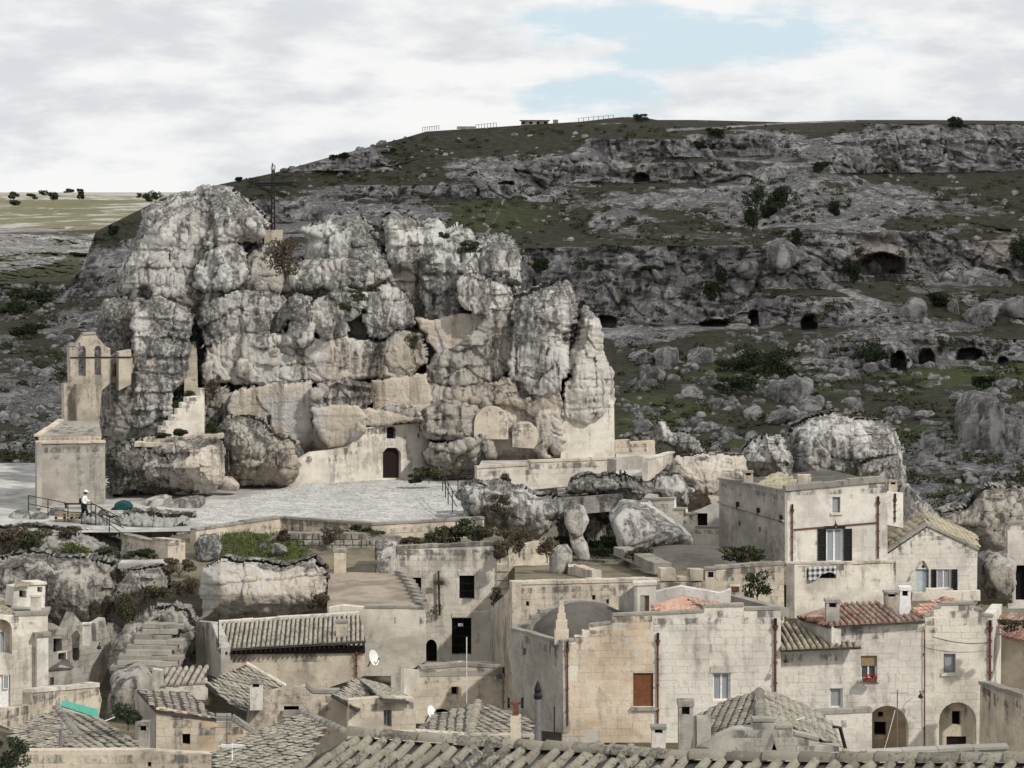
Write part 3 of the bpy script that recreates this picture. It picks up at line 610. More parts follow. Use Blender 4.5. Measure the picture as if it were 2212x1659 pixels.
M_cream = stone_mat('cream_wall', (.64, .59, .505), stain=.44, plaster=.3)
M_creamB = stone_mat('cream_block', (.64, .59, .505), stain=.44, plaster=.35, brick=True, orange=.15)
M_white = stone_mat('limewashed_wall', (.68, .64, .57), stain=.36, plaster=.6, orange=.12)
M_whiteB = stone_mat('limewashed_block', (.67, .63, .56), stain=.36, plaster=.55, brick=True, orange=.12)
M_worn = stone_mat('worn_grey_tufa', (.42, .37, .295), stain=.55, orange=.15)
M_wornB = stone_mat('worn_grey_block', (.43, .38, .305), stain=.55, orange=.15, brick=True)
M_orangeB = stone_mat('ochre_block', (.60, .485, .36), stain=.32, orange=.4, plaster=.3, brick=True)
M_orange = stone_mat('ochre_wall', (.55, .42, .28), stain=.38, orange=.5, plaster=.25)
M_grey = stone_mat('grey_render_and_shade', (.37, .345, .305), stain=.5, orange=.08)  # grey render; also paints the shade on left walls of lighter houses
M_greyB = stone_mat('grey_block_and_shade', (.38, .355, .31), stain=.5, orange=.1, brick=True)  # grey stone; also the blocks of those shade-coloured left walls
M_cope = stone_mat('lichen_coping', (.30, .28, .24), stain=.85, orange=.05, brick=True)
M_cement = stone_mat('dark_cement', (.105, .096, .084), stain=.45, orange=0, dark=(.06, .058, .055))
M_brown = stone_mat('brown_cement', (.30, .25, .20), stain=.35, orange=.2)
M_pave = stone_mat('paving_stone', (.44, .43, .40), stain=.3, orange=0.03)
def m_cob(t, b):
    p = wpos(t); r = t.voronoi(p, 3.2, out=1); n = t.noise(p, .35, 5, .6); n2 = t.noise(p, 6, 5, .7)
    v = t.math('MULTIPLY_ADD', t.sep(r)[0], .2, .33); v = t.math('ADD', v, t.math('MULTIPLY', t.math('SUBTRACT', n, .5), .3)); v = t.math('ADD', v, t.math('MULTIPLY', t.math('SUBTRACT', n2, .5), .22))
    t.l.new(t.comb(v, t.math('MULTIPLY', v, .985), t.math('MULTIPLY', v, .94)), b.inputs['Base Color'])
M_cob = material('cobble', m_cob)
M_earth = stone_mat('earth', (.17, .15, .10), stain=.5, orange=.1)
def tile_mat(name, a, c, lich, lcol=(.42, .385, .29), dark=(.07, .066, .06)):
    def f(t, b):
        p = wpos(t); rv = rnd(t); n = t.noise(p, 6, 7, .7, .3); n2 = t.noise(p, 1.3, 5, .6); n3 = t.noise(p, 17, 5, .7)
        col = t.mix(rv, a, c); rv2 = t.math('FRACT', t.math('MULTIPLY', rv, 7.31))
        col = t.mix(t.math('MULTIPLY', t.ramp(t.math('ADD', n, t.math('MULTIPLY', t.math('SUBTRACT', rv2, .5), .35)), .40, .60), lich), col, lcol)
        col = t.mix(t.math('MULTIPLY', t.ramp(t.math('ADD', n3, t.math('MULTIPLY', t.math('SUBTRACT', n2, .5), .8)), .50, .66), .8), col, dark)
        t.l.new(col, b.inputs['Base Color']); bump(t, b, n3, .5, .02)
    return material(name, f)
M_tile = tile_mat('old_coppo_tile', (.26, .23, .175), (.37, .33, .265), .65, (.43, .40, .325))
M_tilef = tile_mat('front_coppo_tile', (.16, .145, .115), (.26, .235, .185), .55, (.33, .31, .245), (.055, .053, .048))
M_bed = stone_mat('dark_tile_bed', (.06, .057, .052), stain=.6, orange=.05)
M_tiley = tile_mat('mossy_tile', (.29, .25, .165), (.38, .33, .225), .7, (.42, .385, .29))
M_tiler = tile_mat('terracotta_tile', (.22, .10, .075), (.34, .19, .14), .65, (.37, .32, .26))
M_tilen = tile_mat('new_terracotta_tile', (.46, .25, .18), (.52, .32, .24), .4, (.52, .42, .34), dark=(.22, .13, .10))
M_tiles = tile_mat('stone_slab_tile', (.24, .22, .175), (.35, .32, .26), .55, (.40, .37, .30))
def flat_mat(name, c, rough=.6, metal=0., var=.15, sc=8):
    def f(t, b):
        n = t.noise(wpos(t), sc, 5, .6); t.l.new(t.mix(t.ramp(n, .3, .7), tuple(x * (1 - var) for x in c), tuple(min(1, x * (1 + var)) for x in c)), b.inputs['Base Color'])
        b.inputs['Roughness'].default_value = rough; b.inputs['Metallic'].default_value = metal
    return material(name, f)
M_wood = flat_mat('dark_door_wood', (.016, .010, .009), .55)
M_woodb = flat_mat('brown_shutter_wood', (.17, .07, .033), .6)
M_woodl = flat_mat('weathered_wood', (.27, .19, .11), .7)
M_black = flat_mat('dark_interior', (.006, .006, .006), .9)
M_iron = flat_mat('black_iron', (.02, .02, .02), .5, .3)
M_rust = flat_mat('rusty_pipe', (.13, .055, .035), .75, 0, .4)
M_lead = flat_mat('grey_metal', (.22, .22, .22), .5, .6)
M_wframe = flat_mat('white_frame', (.72, .71, .68), .5)
M_shut = flat_mat('green_black_shutter', (.018, .022, .023), .5)
M_blue = flat_mat('pale_blue_door', (.42, .49, .52), .6)
M_teal = flat_mat('turquoise_plastic', (.055, .35, .245), .5)
M_teald = flat_mat('dark_teal_tarp', (.008, .055, .058), .5)
M_dish = flat_mat('dish_white', (.78, .78, .76), .4, var=.04)
M_wire = flat_mat('cable', (.05, .05, .05), .7)
M_line = flat_mat('white_line', (.62, .60, .56), .7)
M_red = flat_mat('red_petals', (.42, .02, .012), .7)
def m_glass(t, b):
    n = t.noise(wpos(t), 1.3, 3, .5); t.l.new(t.mix(n, (.03, .035, .04), (.12, .13, .14)), b.inputs['Base Color']); b.inputs['Roughness'].default_value = .08; b.inputs['Specular IOR Level'].default_value = .6
M_glass = material('window_glass', m_glass)
def m_curtain(t, b):
    n = t.noise(t.mapping(wpos(t), (9, 9, .3)), 1, 3, .5); t.l.new(t.mix(n, (.20, .22, .245), (.34, .36, .38)), b.inputs['Base Color']); b.inputs['Roughness'].default_value = .25
M_curtain = material('curtained_glass', m_curtain)
def leaf_mat(name, a, c):
    def f(t, b):
        n = t.noise(wpos(t), 2.5, 5, .7); rv = attr(t, 'tone', 'GEOMETRY')
        t.l.new(t.mix(t.math('ADD', t.math('MULTIPLY', rv, .7), t.math('MULTIPLY', n, .3)), a, c), b.inputs['Base Color']); b.inputs['Roughness'].default_value = .8
    return material(name, f)
M_leaf = leaf_mat('scrub_leaf', (.030, .034, .018), (.085, .088, .040))
M_leafd = leaf_mat('evergreen_leaf', (.018, .027, .014), (.05, .066, .028))
M_leafg = leaf_mat('grass_blade', (.05, .07, .02), (.13, .15, .05))
M_leafb = leaf_mat('dry_brown_leaf', (.055, .044, .030), (.125, .10, .065))
M_bark = flat_mat('bark', (.075, .06, .045), .9, var=.3)

# ------------------------------------------------------------------ walls on vertical planes
class PL:
    """a vertical plane through two plan positions (u, Y), left to right as seen from the camera"""
    def __init__(s, ua, ya, ub, yb):
        s.A = at(ua, HY, ya); s.A.z = 0; B = at(ub, HY, yb); B.z = 0; s.d = (B - s.A); s.L = s.d.length; s.d.normalize(); s.n = Vector((s.d.y, -s.d.x, 0))
    def hit(s, u, v):
        dr = Vector(((u - CX) / FPX, 1, -(v - HY) / FPX)); t_ = s.A.dot(s.n) / dr.dot(s.n); P = dr * t_
        return ((P - s.A).dot(s.d), CZ + P.z)
    def pts(s, px): return [s.hit(*q) for q in px]
    def pt(s, a, z, off=0.0): return s.A + s.d * a + s.n * off + Vector((0, 0, z))
    def rot(s): return Matrix(((s.d.x, -s.n.x, 0, 0), (s.d.y, -s.n.y, 0, 0), (0, 0, 1, 0), (0, 0, 0, 1)))   # local x along, local y into the wall
def rect(x0, y0, x1, y1): return [(x0, y0), (x1, y0), (x1, y1), (x0, y1)]
def arch(p, x0, x1, ytop, ybot, n=8, flat=1.0):
    """arched outline in plan pixels; p converts"""
    r = (x1 - x0) / 2; cx = (x0 + x1) / 2; h = r * flat
    q = [(x0, ybot)] + [(cx - r * math.cos(math.pi * i / n), ytop + h - h * math.sin(math.pi * i / n)) for i in range(n + 1)] + [(x1, ybot)]
    return p(*[c for xy in q for c in xy])
def wall(parent, pl, outline, holes=(), th=.45, mat=None, name='wall', off=0.0):
    bm = bmesh.new(); loops = []
    for ring in [pl.pts(outline)] + [pl.pts(h) for h in holes]:
        vs = [bm.verts.new(pl.pt(a, z, off)) for a, z in ring]; loops.append((vs, [bm.edges.new((vs[i], vs[(i + 1) % len(vs)])) for i in range(len(vs))]))
    bmesh.ops.triangle_fill(bm, use_beauty=True, use_dissolve=False, edges=[e for _, es in loops for e in es], normal=pl.n)
    front = list(bm.faces)
    for vs, es in loops:
        bs = [bm.verts.new(v.co - pl.n * th) for v in vs]; k = len(vs)
        for i in range(k): bm.faces.new((vs[i], vs[(i + 1) % k], bs[(i + 1) % k], bs[i]))
    bmesh.ops.recalc_face_normals(bm, faces=bm.faces)
    me = bpy.data.meshes.new(name); bm.to_mesh(me); bm.free()
    return link(name, me, parent, mat or M_tufa)
def scan(ring, z):
    xs = []
    for i in range(len(ring)):
        (a, za), (b_, zb) = ring[i], ring[(i + 1) % len(ring)]
        if (za <= z) != (zb <= z): xs.append(a + (b_ - a) * (z - za) / (zb - za))
    xs.sort(); return [(xs[i], xs[i + 1]) for i in range(0, len(xs) - 1, 2)]
def inter(A, B): return [(max(a, c), min(b, d)) for a, b in A for c, d in B if min(b, d) - max(a, c) > .02]
def minus(A, B):
    for c, d in B:
        N = []
        for a, b in A:
            if d <= a or c >= b: N.append((a, b)); continue
            if c - a > .02: N.append((a, c))
            if b - d > .02: N.append((d, b))
        A = N
    return A
_u = {}
def unit_box():
    if 'box' not in _u: _u['box'] = MB().box((0, 0, 0), (1, 1, 1))
    return _u['box']
def shared(key, mk, mat):
    k = (key, mat.name)
    if k not in _u: me = mk(); me.materials.append(mat); _u[k] = me
    return _u[k]
def pieces(parent, items, key, mk, mat, name, cap=300):
    """items: [(size, matrix)]; the largest are objects of their own, the rest one joined part"""
    items = sorted(items, key=lambda q: -q[0]); me = shared(key, mk, mat)
    for q in items[:cap]:
        o = link(name, me, parent, None, q[1])
        if len(q) > 2: o['grime'] = q[2]
    rest = items[cap:]
    if rest:
        V0 = np.array([tuple(v.co) for v in me.vertices]); F0 = [list(p.vertices) for p in me.polygons]; V, F = [], []
        for m in [q[1] for q in rest]:
            k = sum(len(x) for x in V) if False else len(V) * len(V0); V.append(V0 @ np.array(m.to_3x3()).T + np.array(m.translation)); F += [[i + k for i in f] for f in F0]
        m2 = bpy.data.meshes.new(name); m2.from_pydata(np.concatenate(V).tolist(), [], F); m2.update(); o = link(name, m2, parent, mat); o['kind'] = 'stuff'
def blocks(parent, pl, outline, holes=(), course=.3, length=.6, mat=None, proud=.014, gap=.016, keep=1.0, name='stone_block', cap=300, zone_=None, seed=1):
    rg = random.Random(seed); ring = pl.pts(outline); hs = [pl.pts(h) for h in holes]; z0 = min(z for _, z in ring); z1 = max(z for _, z in ring); items = []; z = z0 + .02; rot = pl.rot()
    while z < z1 - .1:
        h = course * rg.uniform(.9, 1.1); zs = (z + .01, z + h / 2, z + h - .01)
        iv = scan(ring, zs[0]); iv = inter(inter(iv, scan(ring, zs[1])), scan(ring, zs[2]))
        for q in hs:
            for zz in zs: iv = minus(iv, scan(q, zz))
        for a, b in iv:
            x = a - rg.uniform(0, length * .6)
            while x < b:
                l = length * rg.uniform(.75, 1.3); xa, xb = max(x, a), min(x + l, b); x += l
                if xb - xa < .1 or rg.random() > keep: continue
                p = rg.uniform(.4, 1) * proud
                m = Matrix.Translation(pl.pt((xa + xb) / 2, z + h / 2, p - .05)) @ rot @ Matrix.Diagonal((xb - xa - gap, .1, h - gap, 1)); zt = [t1 for t0, t1 in scan([(c_, a_2) for a_2, c_ in ring], (xa + xb) / 2 + .003)]; gr_ = max(0., 1 - (max(zt or [z1]) - z - h / 2) / 1.3); items.append(((xb - xa) * h, m, gr_))
        z += h
    pieces(parent, items, 'blk', lambda: unit_box().mesh('stone_block'), mat or M_tufaB, name, cap)
def coping(parent, P0, P1, w=.45, h=.16, over=.05, mat=None, name='coping_stone', seg=.8, seed=3):
    """capping stones along a 3D line (top of a wall, its front edge)"""
    rg = random.Random(seed); P0, P1 = Vector(P0), Vector(P1); D = P1 - P0; L = D.length
    if L < .05: return
    d = D / L; nrm = Vector((d.y, -d.x, 0)).normalized(); upv = d.cross(nrm) * -1
    if upv.z < 0: upv = -upv
    n = max(1, round(L / seg)); items = []
    for i in range(n):
        a, b = L * i / n, L * (i + 1) / n; hh = h * rg.uniform(.85, 1.15); c = P0 + d * ((a + b) / 2) + nrm * (over - w / 2 + rg.uniform(-.01, .01)) + upv * (hh / 2 - .01)
        m = Matrix(((d.x, -nrm.x, upv.x, 0), (d.y, -nrm.y, upv.y, 0), (d.z, -nrm.z, upv.z, 0), (0, 0, 0, 1)))
        items.append((1, Matrix.Translation(c) @ m @ Matrix.Diagonal((b - a - .012, w, hh, 1))))
    pieces(parent, items, 'blk', lambda: unit_box().mesh('stone_block'), mat or M_cope, name)
def wbox(pl, a0, a1, z0, z1, o0, o1, mb=None):
    """box on a wall plane between offsets o0 (back) and o1 (front)"""
    mb = mb or MB(); return mb.hull8([pl.pt(a0, z0, o1), pl.pt(a1, z0, o1), pl.pt(a1, z0, o0), pl.pt(a0, z0, o0), pl.pt(a0, z1, o1), pl.pt(a1, z1, o1), pl.pt(a1, z1, o0), pl.pt(a0, z1, o0)])
def bounds(pl, r):
    q = pl.pts(r); return min(a for a, _ in q), max(a for a, _ in q), min(z for _, z in q), max(z for _, z in q)
def fill(parent, pl, r, depth, mat, name):
    o = MB(); o.poly([pl.pt(a, z, -depth) for a, z in pl.pts(r)]); return o.build(name, mat, parent)
def window(parent, pl, r, glass=None, frame=None, depth=.18, bars=1, cross=0, sill=True, fw=.06, sillmat=None):
    a0, a1, z0, z1 = bounds(pl, r); f = MB(); frame = frame or M_wframe
    for x in (a0, a1 - fw): wbox(pl, x, x + fw, z0, z1, -depth - .05, -depth + .03, f)
    for z in (z0, z1 - fw): wbox(pl, a0 + fw, a1 - fw, z, z + fw, -depth - .05, -depth + .028, f)
    for i in range(bars):
        x = a0 + (a1 - a0) * (i + 1) / (bars + 1); wbox(pl, x - fw * .55, x + fw * .55, z0 + fw, z1 - fw, -depth - .05, -depth + .026, f)
    for i in range(cross):
        z = z0 + (z1 - z0) * (i + 1) / (cross + 1); wbox(pl, a0 + fw, a1 - fw, z - fw * .3, z + fw * .3, -depth - .05, -depth + .022, f)
    wn = f.build('window', frame, parent)
    g = MB(); n = bars + 1
    for i in range(n):
        g = MB(); xa, xb = a0 + (a1 - a0) * i / n, a0 + (a1 - a0) * (i + 1) / n; wbox(pl, xa, xb, z0, z1, -depth - .04, -depth - .01, g); g.build('pane', glass or M_glass, wn)
    if sill: wbox(pl, a0 - .12, a1 + .12, z0 - .12, z0 - .005, -.1, .1).build('sill', sillmat or M_cream, wn)
    return wn
def dark_hole(parent, pl, r, depth=.42, name='opening'): return fill(parent, pl, r, depth, M_black, name)
def shutter(parent, pl, a0, a1, z0, z1, off=.02, mat=None, name='shutter'):
    mat = mat or M_shut; f = MB(); fw = .07
    for x in (a0, a1 - fw): wbox(pl, x, x + fw, z0, z1, off, off + .05, f)
    for z in (z0, (z0 + z1) / 2 - fw / 2, z1 - fw): wbox(pl, a0 + fw, a1 - fw, z, z + fw, off, off + .048, f)
    wbox(pl, a0 + .02, a1 - .02, z0 + .02, z1 - .02, off - .012, off + .01, f); o = f.build(name, mat, parent); n = max(4, int((z1 - z0) / .14)); it = []; rot = pl.rot()
    for i in range(n):
        z = z0 + (z1 - z0) * (i + .5) / n
        it.append((1, Matrix.Translation(pl.pt((a0 + a1) / 2, z, off + .022)) @ rot @ Matrix.Rotation(.6, 4, 'X') @ Matrix.Diagonal((a1 - a0 - 2 * fw, .012, .12, 1))))
    pieces(o, it, 'blk', lambda: unit_box().mesh('slat'), mat, 'slat')
    return o
def grille(parent, pl, r, nx=7, nz=2, off=-.08, rad=.013):
    a0, a1, z0, z1 = bounds(pl, r); f = MB()
    for i in range(nx): x = a0 + (a1 - a0) * (i + .5) / nx; f.tube([pl.pt(x, z0, off), pl.pt(x, z1, off)], rad, 5)
    for i in range(nz): z = z0 + (z1 - z0) * (i + 1) / (nz + 1); wbox(pl, a0, a1, z - .025, z + .025, off - .01, off + .018, f)
    return f.build('grille', M_iron, parent)
def pipe(parent, pl, u, v0, v1, mat=None, r=.055, head=True, u2=None):
    r *= .72; p = MB(); a, z0 = pl.hit(u, v0); a2, z1 = pl.hit(u2 or u, v1); p.tube([pl.pt(a, z0, .09), pl.pt(a2, z1, .09)], r, 7)
    for i in range(3): z = z0 + (z1 - z0) * (.2 + .3 * i); wbox(pl, a - r * 1.5, a + r * 1.5, z - .03, z + .03, 0, .09 + r * 1.3, p)
    o = p.build('drainpipe', mat or M_rust, parent)
    if head:
        c = pl.pt(a, z0, .10); h = MB(); h.lathe(c, [(r * 1.1, -.12), (r * 2.4, .06), (r * 2.6, .12)], 8); h.build('hopper', mat or M_rust, o)
        h = MB(); h.tube([c + Vector((0, 0, .12)), c + Vector((0, 0, .42))], r * 1.3, 7); h.build('outlet', M_iron, o)
    return o
def slab(parent, pts, th, mat, name='roof'):
    pts = [Vector(p) for p in pts]; n = (pts[1] - pts[0]).cross(pts[2] - pts[0]).normalized()
    if n.z < 0: n = -n
    m = MB(); k = len(pts); m.v = [tuple(p) for p in pts] + [tuple(p - n * th) for p in pts]; m.f = [tuple(range(k)), tuple(range(2 * k - 1, k - 1, -1))] + [(i, (i + 1) % k, (i + 1) % k + k, i + k) for i in range(k)]
    return m.build(name, mat, parent)
def tile_mesh(flat=1.0, n=6):
    m = MB()
    for y, r, zt in ((.5, .40, 0), (-.5, .5, .0)):
        m.v += [(r * -math.cos(math.pi * i / n), y, zt + flat * r * math.sin(math.pi * i / n)) for i in range(n + 1)]
    k = n + 1; m.f = [(i, i + 1, i + 1 + k, i + k) for i in range(n)] + [tuple(range(k, 2 * k)), tuple(range(k))]
    me = bpy.data.meshes.new('roof_tile'); me.from_pydata(m.v, [], m.f); me.update()
    bm = bmesh.new(); bm.from_mesh(me); bmesh.ops.recalc_face_normals(bm, faces=bm.faces); bm.to_mesh(me); bm.free()
    me.polygons.foreach_set('use_smooth', [len(p.vertices) == 4 for p in me.polygons]); return me
def inside(x, y, P):
    c = False
    for i in range(len(P)):
        (xa, ya), (xb, yb) = P[i], P[i - 1]
        if (ya > y) != (yb > y) and x < (xb - xa) * (y - ya) / (yb - ya) + xa: c = not c
    return c
def tile_roof(parent, pts, lattice=None, pitch=.23, tl=.36, mat=None, base=None, flat=1.0, jit=.02, th=.12, key='tile', cap=300, seed=5, name='roof', wid=.82, miss=0.0, down=None, tilt=6):
    """pts: roof polygon; first two points are the eave, left to right"""
    mat = mat or M_tile; rg = random.Random(seed); pts = [Vector(p) for p in pts]; n = (pts[1] - pts[0]).cross(pts[2] - pts[1]).normalized()
    if n.z < 0: n = -n
    rf = slab(parent, pts, th, base or M_bed, name)
    acr = (pts[1] - pts[0]).normalized()
    if down is not None: dn = Vector(down); dn = (dn - n * dn.dot(n)).normalized(); acr = n.cross(dn).normalized()
    dn = acr.cross(n).normalized()
    if dn.z > 0: dn = -dn
    acr = (n.cross(dn) * -1).normalized() if (n.cross(dn)).dot(acr) < 0 else n.cross(dn).normalized()
    O = pts[0]; q = [((p - O).dot(acr), (p - O).dot(dn)) for p in pts]
    x0, x1 = min(a for a, _ in q), max(a for a, _ in q); y0, y1 = min(b for _, b in q), max(b for _, b in q)
    items = []; nx = int((x1 - x0) / pitch) + 1; ny = int((y1 - y0) / tl) + 1; xax = acr; yax = -dn; zax = xax.cross(yax)
    if zax.dot(n) < 0: xax = -xax; zax = -zax
    for i in range(nx):
        wob = rg.uniform(-jit, jit)
        for j in range(ny):
            x = x0 + (i + .5) * pitch + wob + rg.uniform(-jit, jit) * .6; y = y1 - (j + .5) * tl + rg.uniform(-jit, jit) * 1.5
            if not inside(x, y, q) or rg.random() < miss: continue
            tlt = Matrix.Rotation(R(tilt) + rg.uniform(-.03, .03), 3, 'X') @ Matrix.Rotation(rg.uniform(-jit, jit) * 2, 3, 'Z')
            B = Matrix((xax, yax, zax)).transposed() @ tlt @ Matrix.Diagonal((pitch * wid, tl * 1.14, pitch * wid))
            m = B.to_4x4(); m.translation = O + acr * x + dn * y + n * .012; items.append((1 + y * .001 + .0001 * rg.random(), m))
    pieces(rf, items, (key, flat), lambda: tile_mesh(flat), mat, 'roof_tile', cap)
    return rf
def ridge(parent, P0, P1, mat=None, w=.24, tl=.4, seed=2, name='ridge_tile'):
    rg = random.Random(seed); P0, P1 = Vector(P0), Vector(P1); D = P1 - P0; L = D.length; d = D / L; x = d.cross(Vector((0, 0, 1))).normalized(); z = x.cross(d); n = max(1, int(L / tl)); items = []
    for i in range(n):
        B = Matrix((x, d, z)).transposed() @ Matrix.Rotation(rg.uniform(-.05, .05), 3, 'Z') @ Matrix.Diagonal((w, L / n * 1.12, w * .9)); m = B.to_4x4(); m.translation = P0 + d * (L * (i + .5) / n) + Vector((0, 0, rg.uniform(-.01, .015))); items.append((1, m))
    pieces(parent, items, ('tile', 1.0), lambda: tile_mesh(1.0), mat or M_tile, name)
def chimney(parent, u, v, Y, w=.55, h=1.0, mat=None, kind='pot', d=None):
    """v is the foot on the roof"""
    c = at(u, v, Y); mat = mat or M_cream; m = MB(); d = d or w; tp = .8 if kind == 'taper' else 1.0
    q = [(-w / 2, -d / 2), (w / 2, -d / 2), (w / 2, d / 2), (-w / 2, d / 2)]
    m.hull8([(c.x + a, c.y + b, c.z - .4) for a, b in q] + [(c.x + a * tp, c.y + b * tp, c.z + h * .7) for a, b in q])
    o = m.build('chimney', mat, parent)
    for a, b in q: MB().box((c.x + a * tp * .78, c.y + b * tp * .78, c.z + h * .79), (w * .22 * tp, d * .22 * tp, h * .18)).build('vent_post', mat, o)
    MB().box((c.x, c.y, c.z + h * .79), (w * .5 * tp, d * .5 * tp, h * .17)).build('flue', M_black, o)
    MB().box((c.x, c.y, c.z + h * .94), (w * 1.15 * tp, d * 1.15 * tp, h * .12)).build('cap', M_cope if kind != 'taper' else mat, o)
    return o
def building(name, u, v, Y, label, cat='house', group=None): return empty(name, at(u, v, Y), label, cat, group, 'thing')

def rp(z, lst):
    """roof polygon: plan points (x, y) or (x, y, Y); the three with Y fix the plane"""
    A = [at(*z(q[0], q[1])[0], q[2]) for q in lst if len(q) == 3]; n = (A[1] - A[0]).cross(A[2] - A[0]).normalized(); C = Vector((0, 0, CZ)); out = []
    for q in lst:
        u, v = z(q[0], q[1])[0]; dr = Vector(((u - CX) / FPX, 1, -(v - HY) / FPX)); out.append(C + dr * ((A[0] - C).dot(n) / dr.dot(n)))
    return out
def pp(pl, z, *xy, off=0.0): return [pl.pt(*pl.hit(*q), off) for q in z(*xy)]
def cope_px(parent, pl, z, *xy, **kw):
    q = pp(pl, z, *xy)
    for i in range(len(q) - 1):
        if abs(q[i + 1].z - q[i].z) < 1.2 * (Vector((q[i+1].x, q[i+1].y)) - Vector((q[i].x, q[i].y))).length: coping(parent, q[i], q[i + 1], **kw)
# ------------------------------------------------------------------ ground under the town and the square
def sheet(name, px, mat, amp=.3, nu=60, nv=40, kind='structure', label=None, seed=7, parent=None, th=0):
    """px: four (u, v, Y) corners: left far, right far, right near, left near"""
    c = [np.array(at(*q)) for q in px]; s, t_ = np.meshgrid(np.linspace(0, 1, nu), np.linspace(0, 1, nv)); s = s.ravel()[:, None]; t_ = t_.ravel()[:, None]
    P = (c[0] * (1 - s) + c[1] * s) * (1 - t_) + (c[3] * (1 - s) + c[2] * s) * t_; P[:, 2] += (fbm(P / 1.4, 4, seed) - .5) * 2 * amp
    o = link(name, mesh_np(name, P, grid_faces(nu, nv), True), parent, mat)
    if kind: o['kind'] = kind
    if label: o['label'] = label
    return o
V, Fs = [], grid_faces(80, 60)
gx_, gy_ = np.meshgrid(np.linspace(-95, 95, 80), np.linspace(8, 236, 60)); P = np.stack([gx_.ravel(), gy_.ravel(), -9 + 0 * gx_.ravel()], 1); P[:, 2] += (fbm(P / 6, 4, 5) - .5) * 3
tag(link('valley_floor', mesh_np('valley_floor', P, Fs, True), None, M_earth), 'rough earth between the houses', kind='structure')

SQ = MB(); SQ.poly([tuple(atz(u, v, 0)) for u, v in ((-420, 1150), (260, 1150), (425, 1147), (606, 1121), (803, 1136), (1050, 1123), (1060, 1090), (1100, 1000), (-420, 1000))])
square = SQ.build('square', M_pave); tag(square, 'pale stone square in front of the rock church', kind='structure')
def cobbles():
    ring = [(p.x, p.y) for p in (atz(u, v, 0) for u, v in ((430, 1144), (445, 1098), (560, 1066), (640, 1049), (760, 1036), (930, 1036), (985, 1062), (1002, 1112), (930, 1125), (803, 1134), (700, 1127), (606, 1119.5), (520, 1130)))]
    rg = np.random.RandomState(4); ang = R(62); e1 = np.array([math.cos(ang), math.sin(ang)]); e2 = np.array([-e1[1], e1[0]]); O = np.array([ring[0][0], ring[0][1]])
    V, Q = [], []; k = 0; r = 0; a = -40.
    while a < 40:
        w = rg.uniform(.17, .24); b = -40.
        while b < 40:
            l = rg.uniform(.22, .36); c = O + e1 * (b + l / 2) + e2 * (a + w / 2 + rg.uniform(-.01, .01)); b += l
            if not inside(c[0], c[1], ring): continue
            h = rg.uniform(.025, .055); x, y = l / 2 - .017, w / 2 - .018; tl_ = rg.uniform(-.012, .012, 4)
            for sx, sy, sz, i in ((-1, -1, 0, 0), (1, -1, 0, 1), (1, 1, 0, 2), (-1, 1, 0, 3), (-.8, -.75, 1, 0), (.8, -.75, 1, 1), (.8, .75, 1, 2), (-.8, .75, 1, 3)):
                q = c + e1 * sx * x + e2 * sy * y; V.append((q[0], q[1], -.01 if not sz else h + tl_[i]))
            Q += [(k + i, k + j, k + j + 4, k + i + 4) for i, j in ((0, 1), (1, 2), (2, 3), (3, 0))] + [(k + 4, k + 5, k + 6, k + 7)]; k += 8
        a += w
    o = link('cobblestone', mesh_np('cobblestone', np.array(V), np.array(Q), False), square, M_cob); o['kind'] = 'stuff'
cobbles()

# ------------------------------------------------------------------ rock church front
CH = building('rock_church', 740, 1033, 179, 'flat masonry front of the cave church with dark wooden door', 'church')
pl = PL(640, 175.3, 915, 179.6)
o1 = zD(20,615, 60,470, 200,385, 330,370, 440,350, 545,225, 885,195, 960,240, 990,330, 980,420, 950,520, 940,575)
hd = zD(662,553, 662,385, 690,355, 752,355, 778,385, 778,553); hw = zD(687,296, 687,228, 700,219, 732,219, 746,228, 746,296)
wall(CH, pl, o1, [hd, hw], mat=M_cream, th=.5); blocks(CH, pl, o1, [hd, hw], .42, .75, M_creamB, proud=.01, keep=.85, seed=5)
d = fill(CH, pl, hd, .35, M_wood, 'door'); a0, a1, z0, z1 = bounds(pl, hd)
for i in range(6): wbox(pl, a0 + (a1 - a0) * i / 6 + .012, a0 + (a1 - a0) * (i + 1) / 6 - .012, z0, z1 - .2, -.348, -.33).build('plank', M_wood, d)
MB().lathe(pl.pt(a1 - .25, z0 + 1.0, -.30), [(.03, -.03), (.04, 0), (.03, .03)], 6).build('handle', M_iron, d)
dark_hole(CH, pl, hw, .35, 'window'); grille(CH, pl, hw, 5, 2)
wbox(pl, a0 - .2, a1 + .2, -.05, .06, 0, .35).build('threshold', M_cream, CH)
# plastered end wall and the walled-up arches on the right of the outcrop
EW = building('end_wall', 1270, 990, 177, 'tall pale limewashed wall closing the right end of the outcrop', 'wall')
pl = PL(1205, 178.3, 1330, 179.6); o1 = zD(1815,470, 1815,120, 1850,75, 1950,60, 2060,75, 2160,45, 2165,470)
wall(EW, pl, o1, [], mat=M_cream, th=2.5); blocks(EW, pl, o1, [], .3, .6, M_creamB, proud=.008, seed=8)
for q, lb, yy in ((arch(zD, 1253, 1475, 88, 300, 12), 'large round headed arch walled up with cream stone in the rock face', 177.4), (zD(1502,350, 1500,260, 1510,210, 1550,193, 1620,195, 1655,225, 1672,275, 1662,330, 1640,360), 'smaller round patch of cream masonry beside the large walled up arch', 177.2)):
    b_ = building('blind_arch', q[0][0], q[0][1], yy, lb, 'blind arch'); pl = PL(1000, yy, 1300, yy); wall(b_, pl, q, [], mat=M_tufa, th=2.4); blocks(b_, pl, q, [], .28, .5, M_tufaB, proud=.008, seed=9)
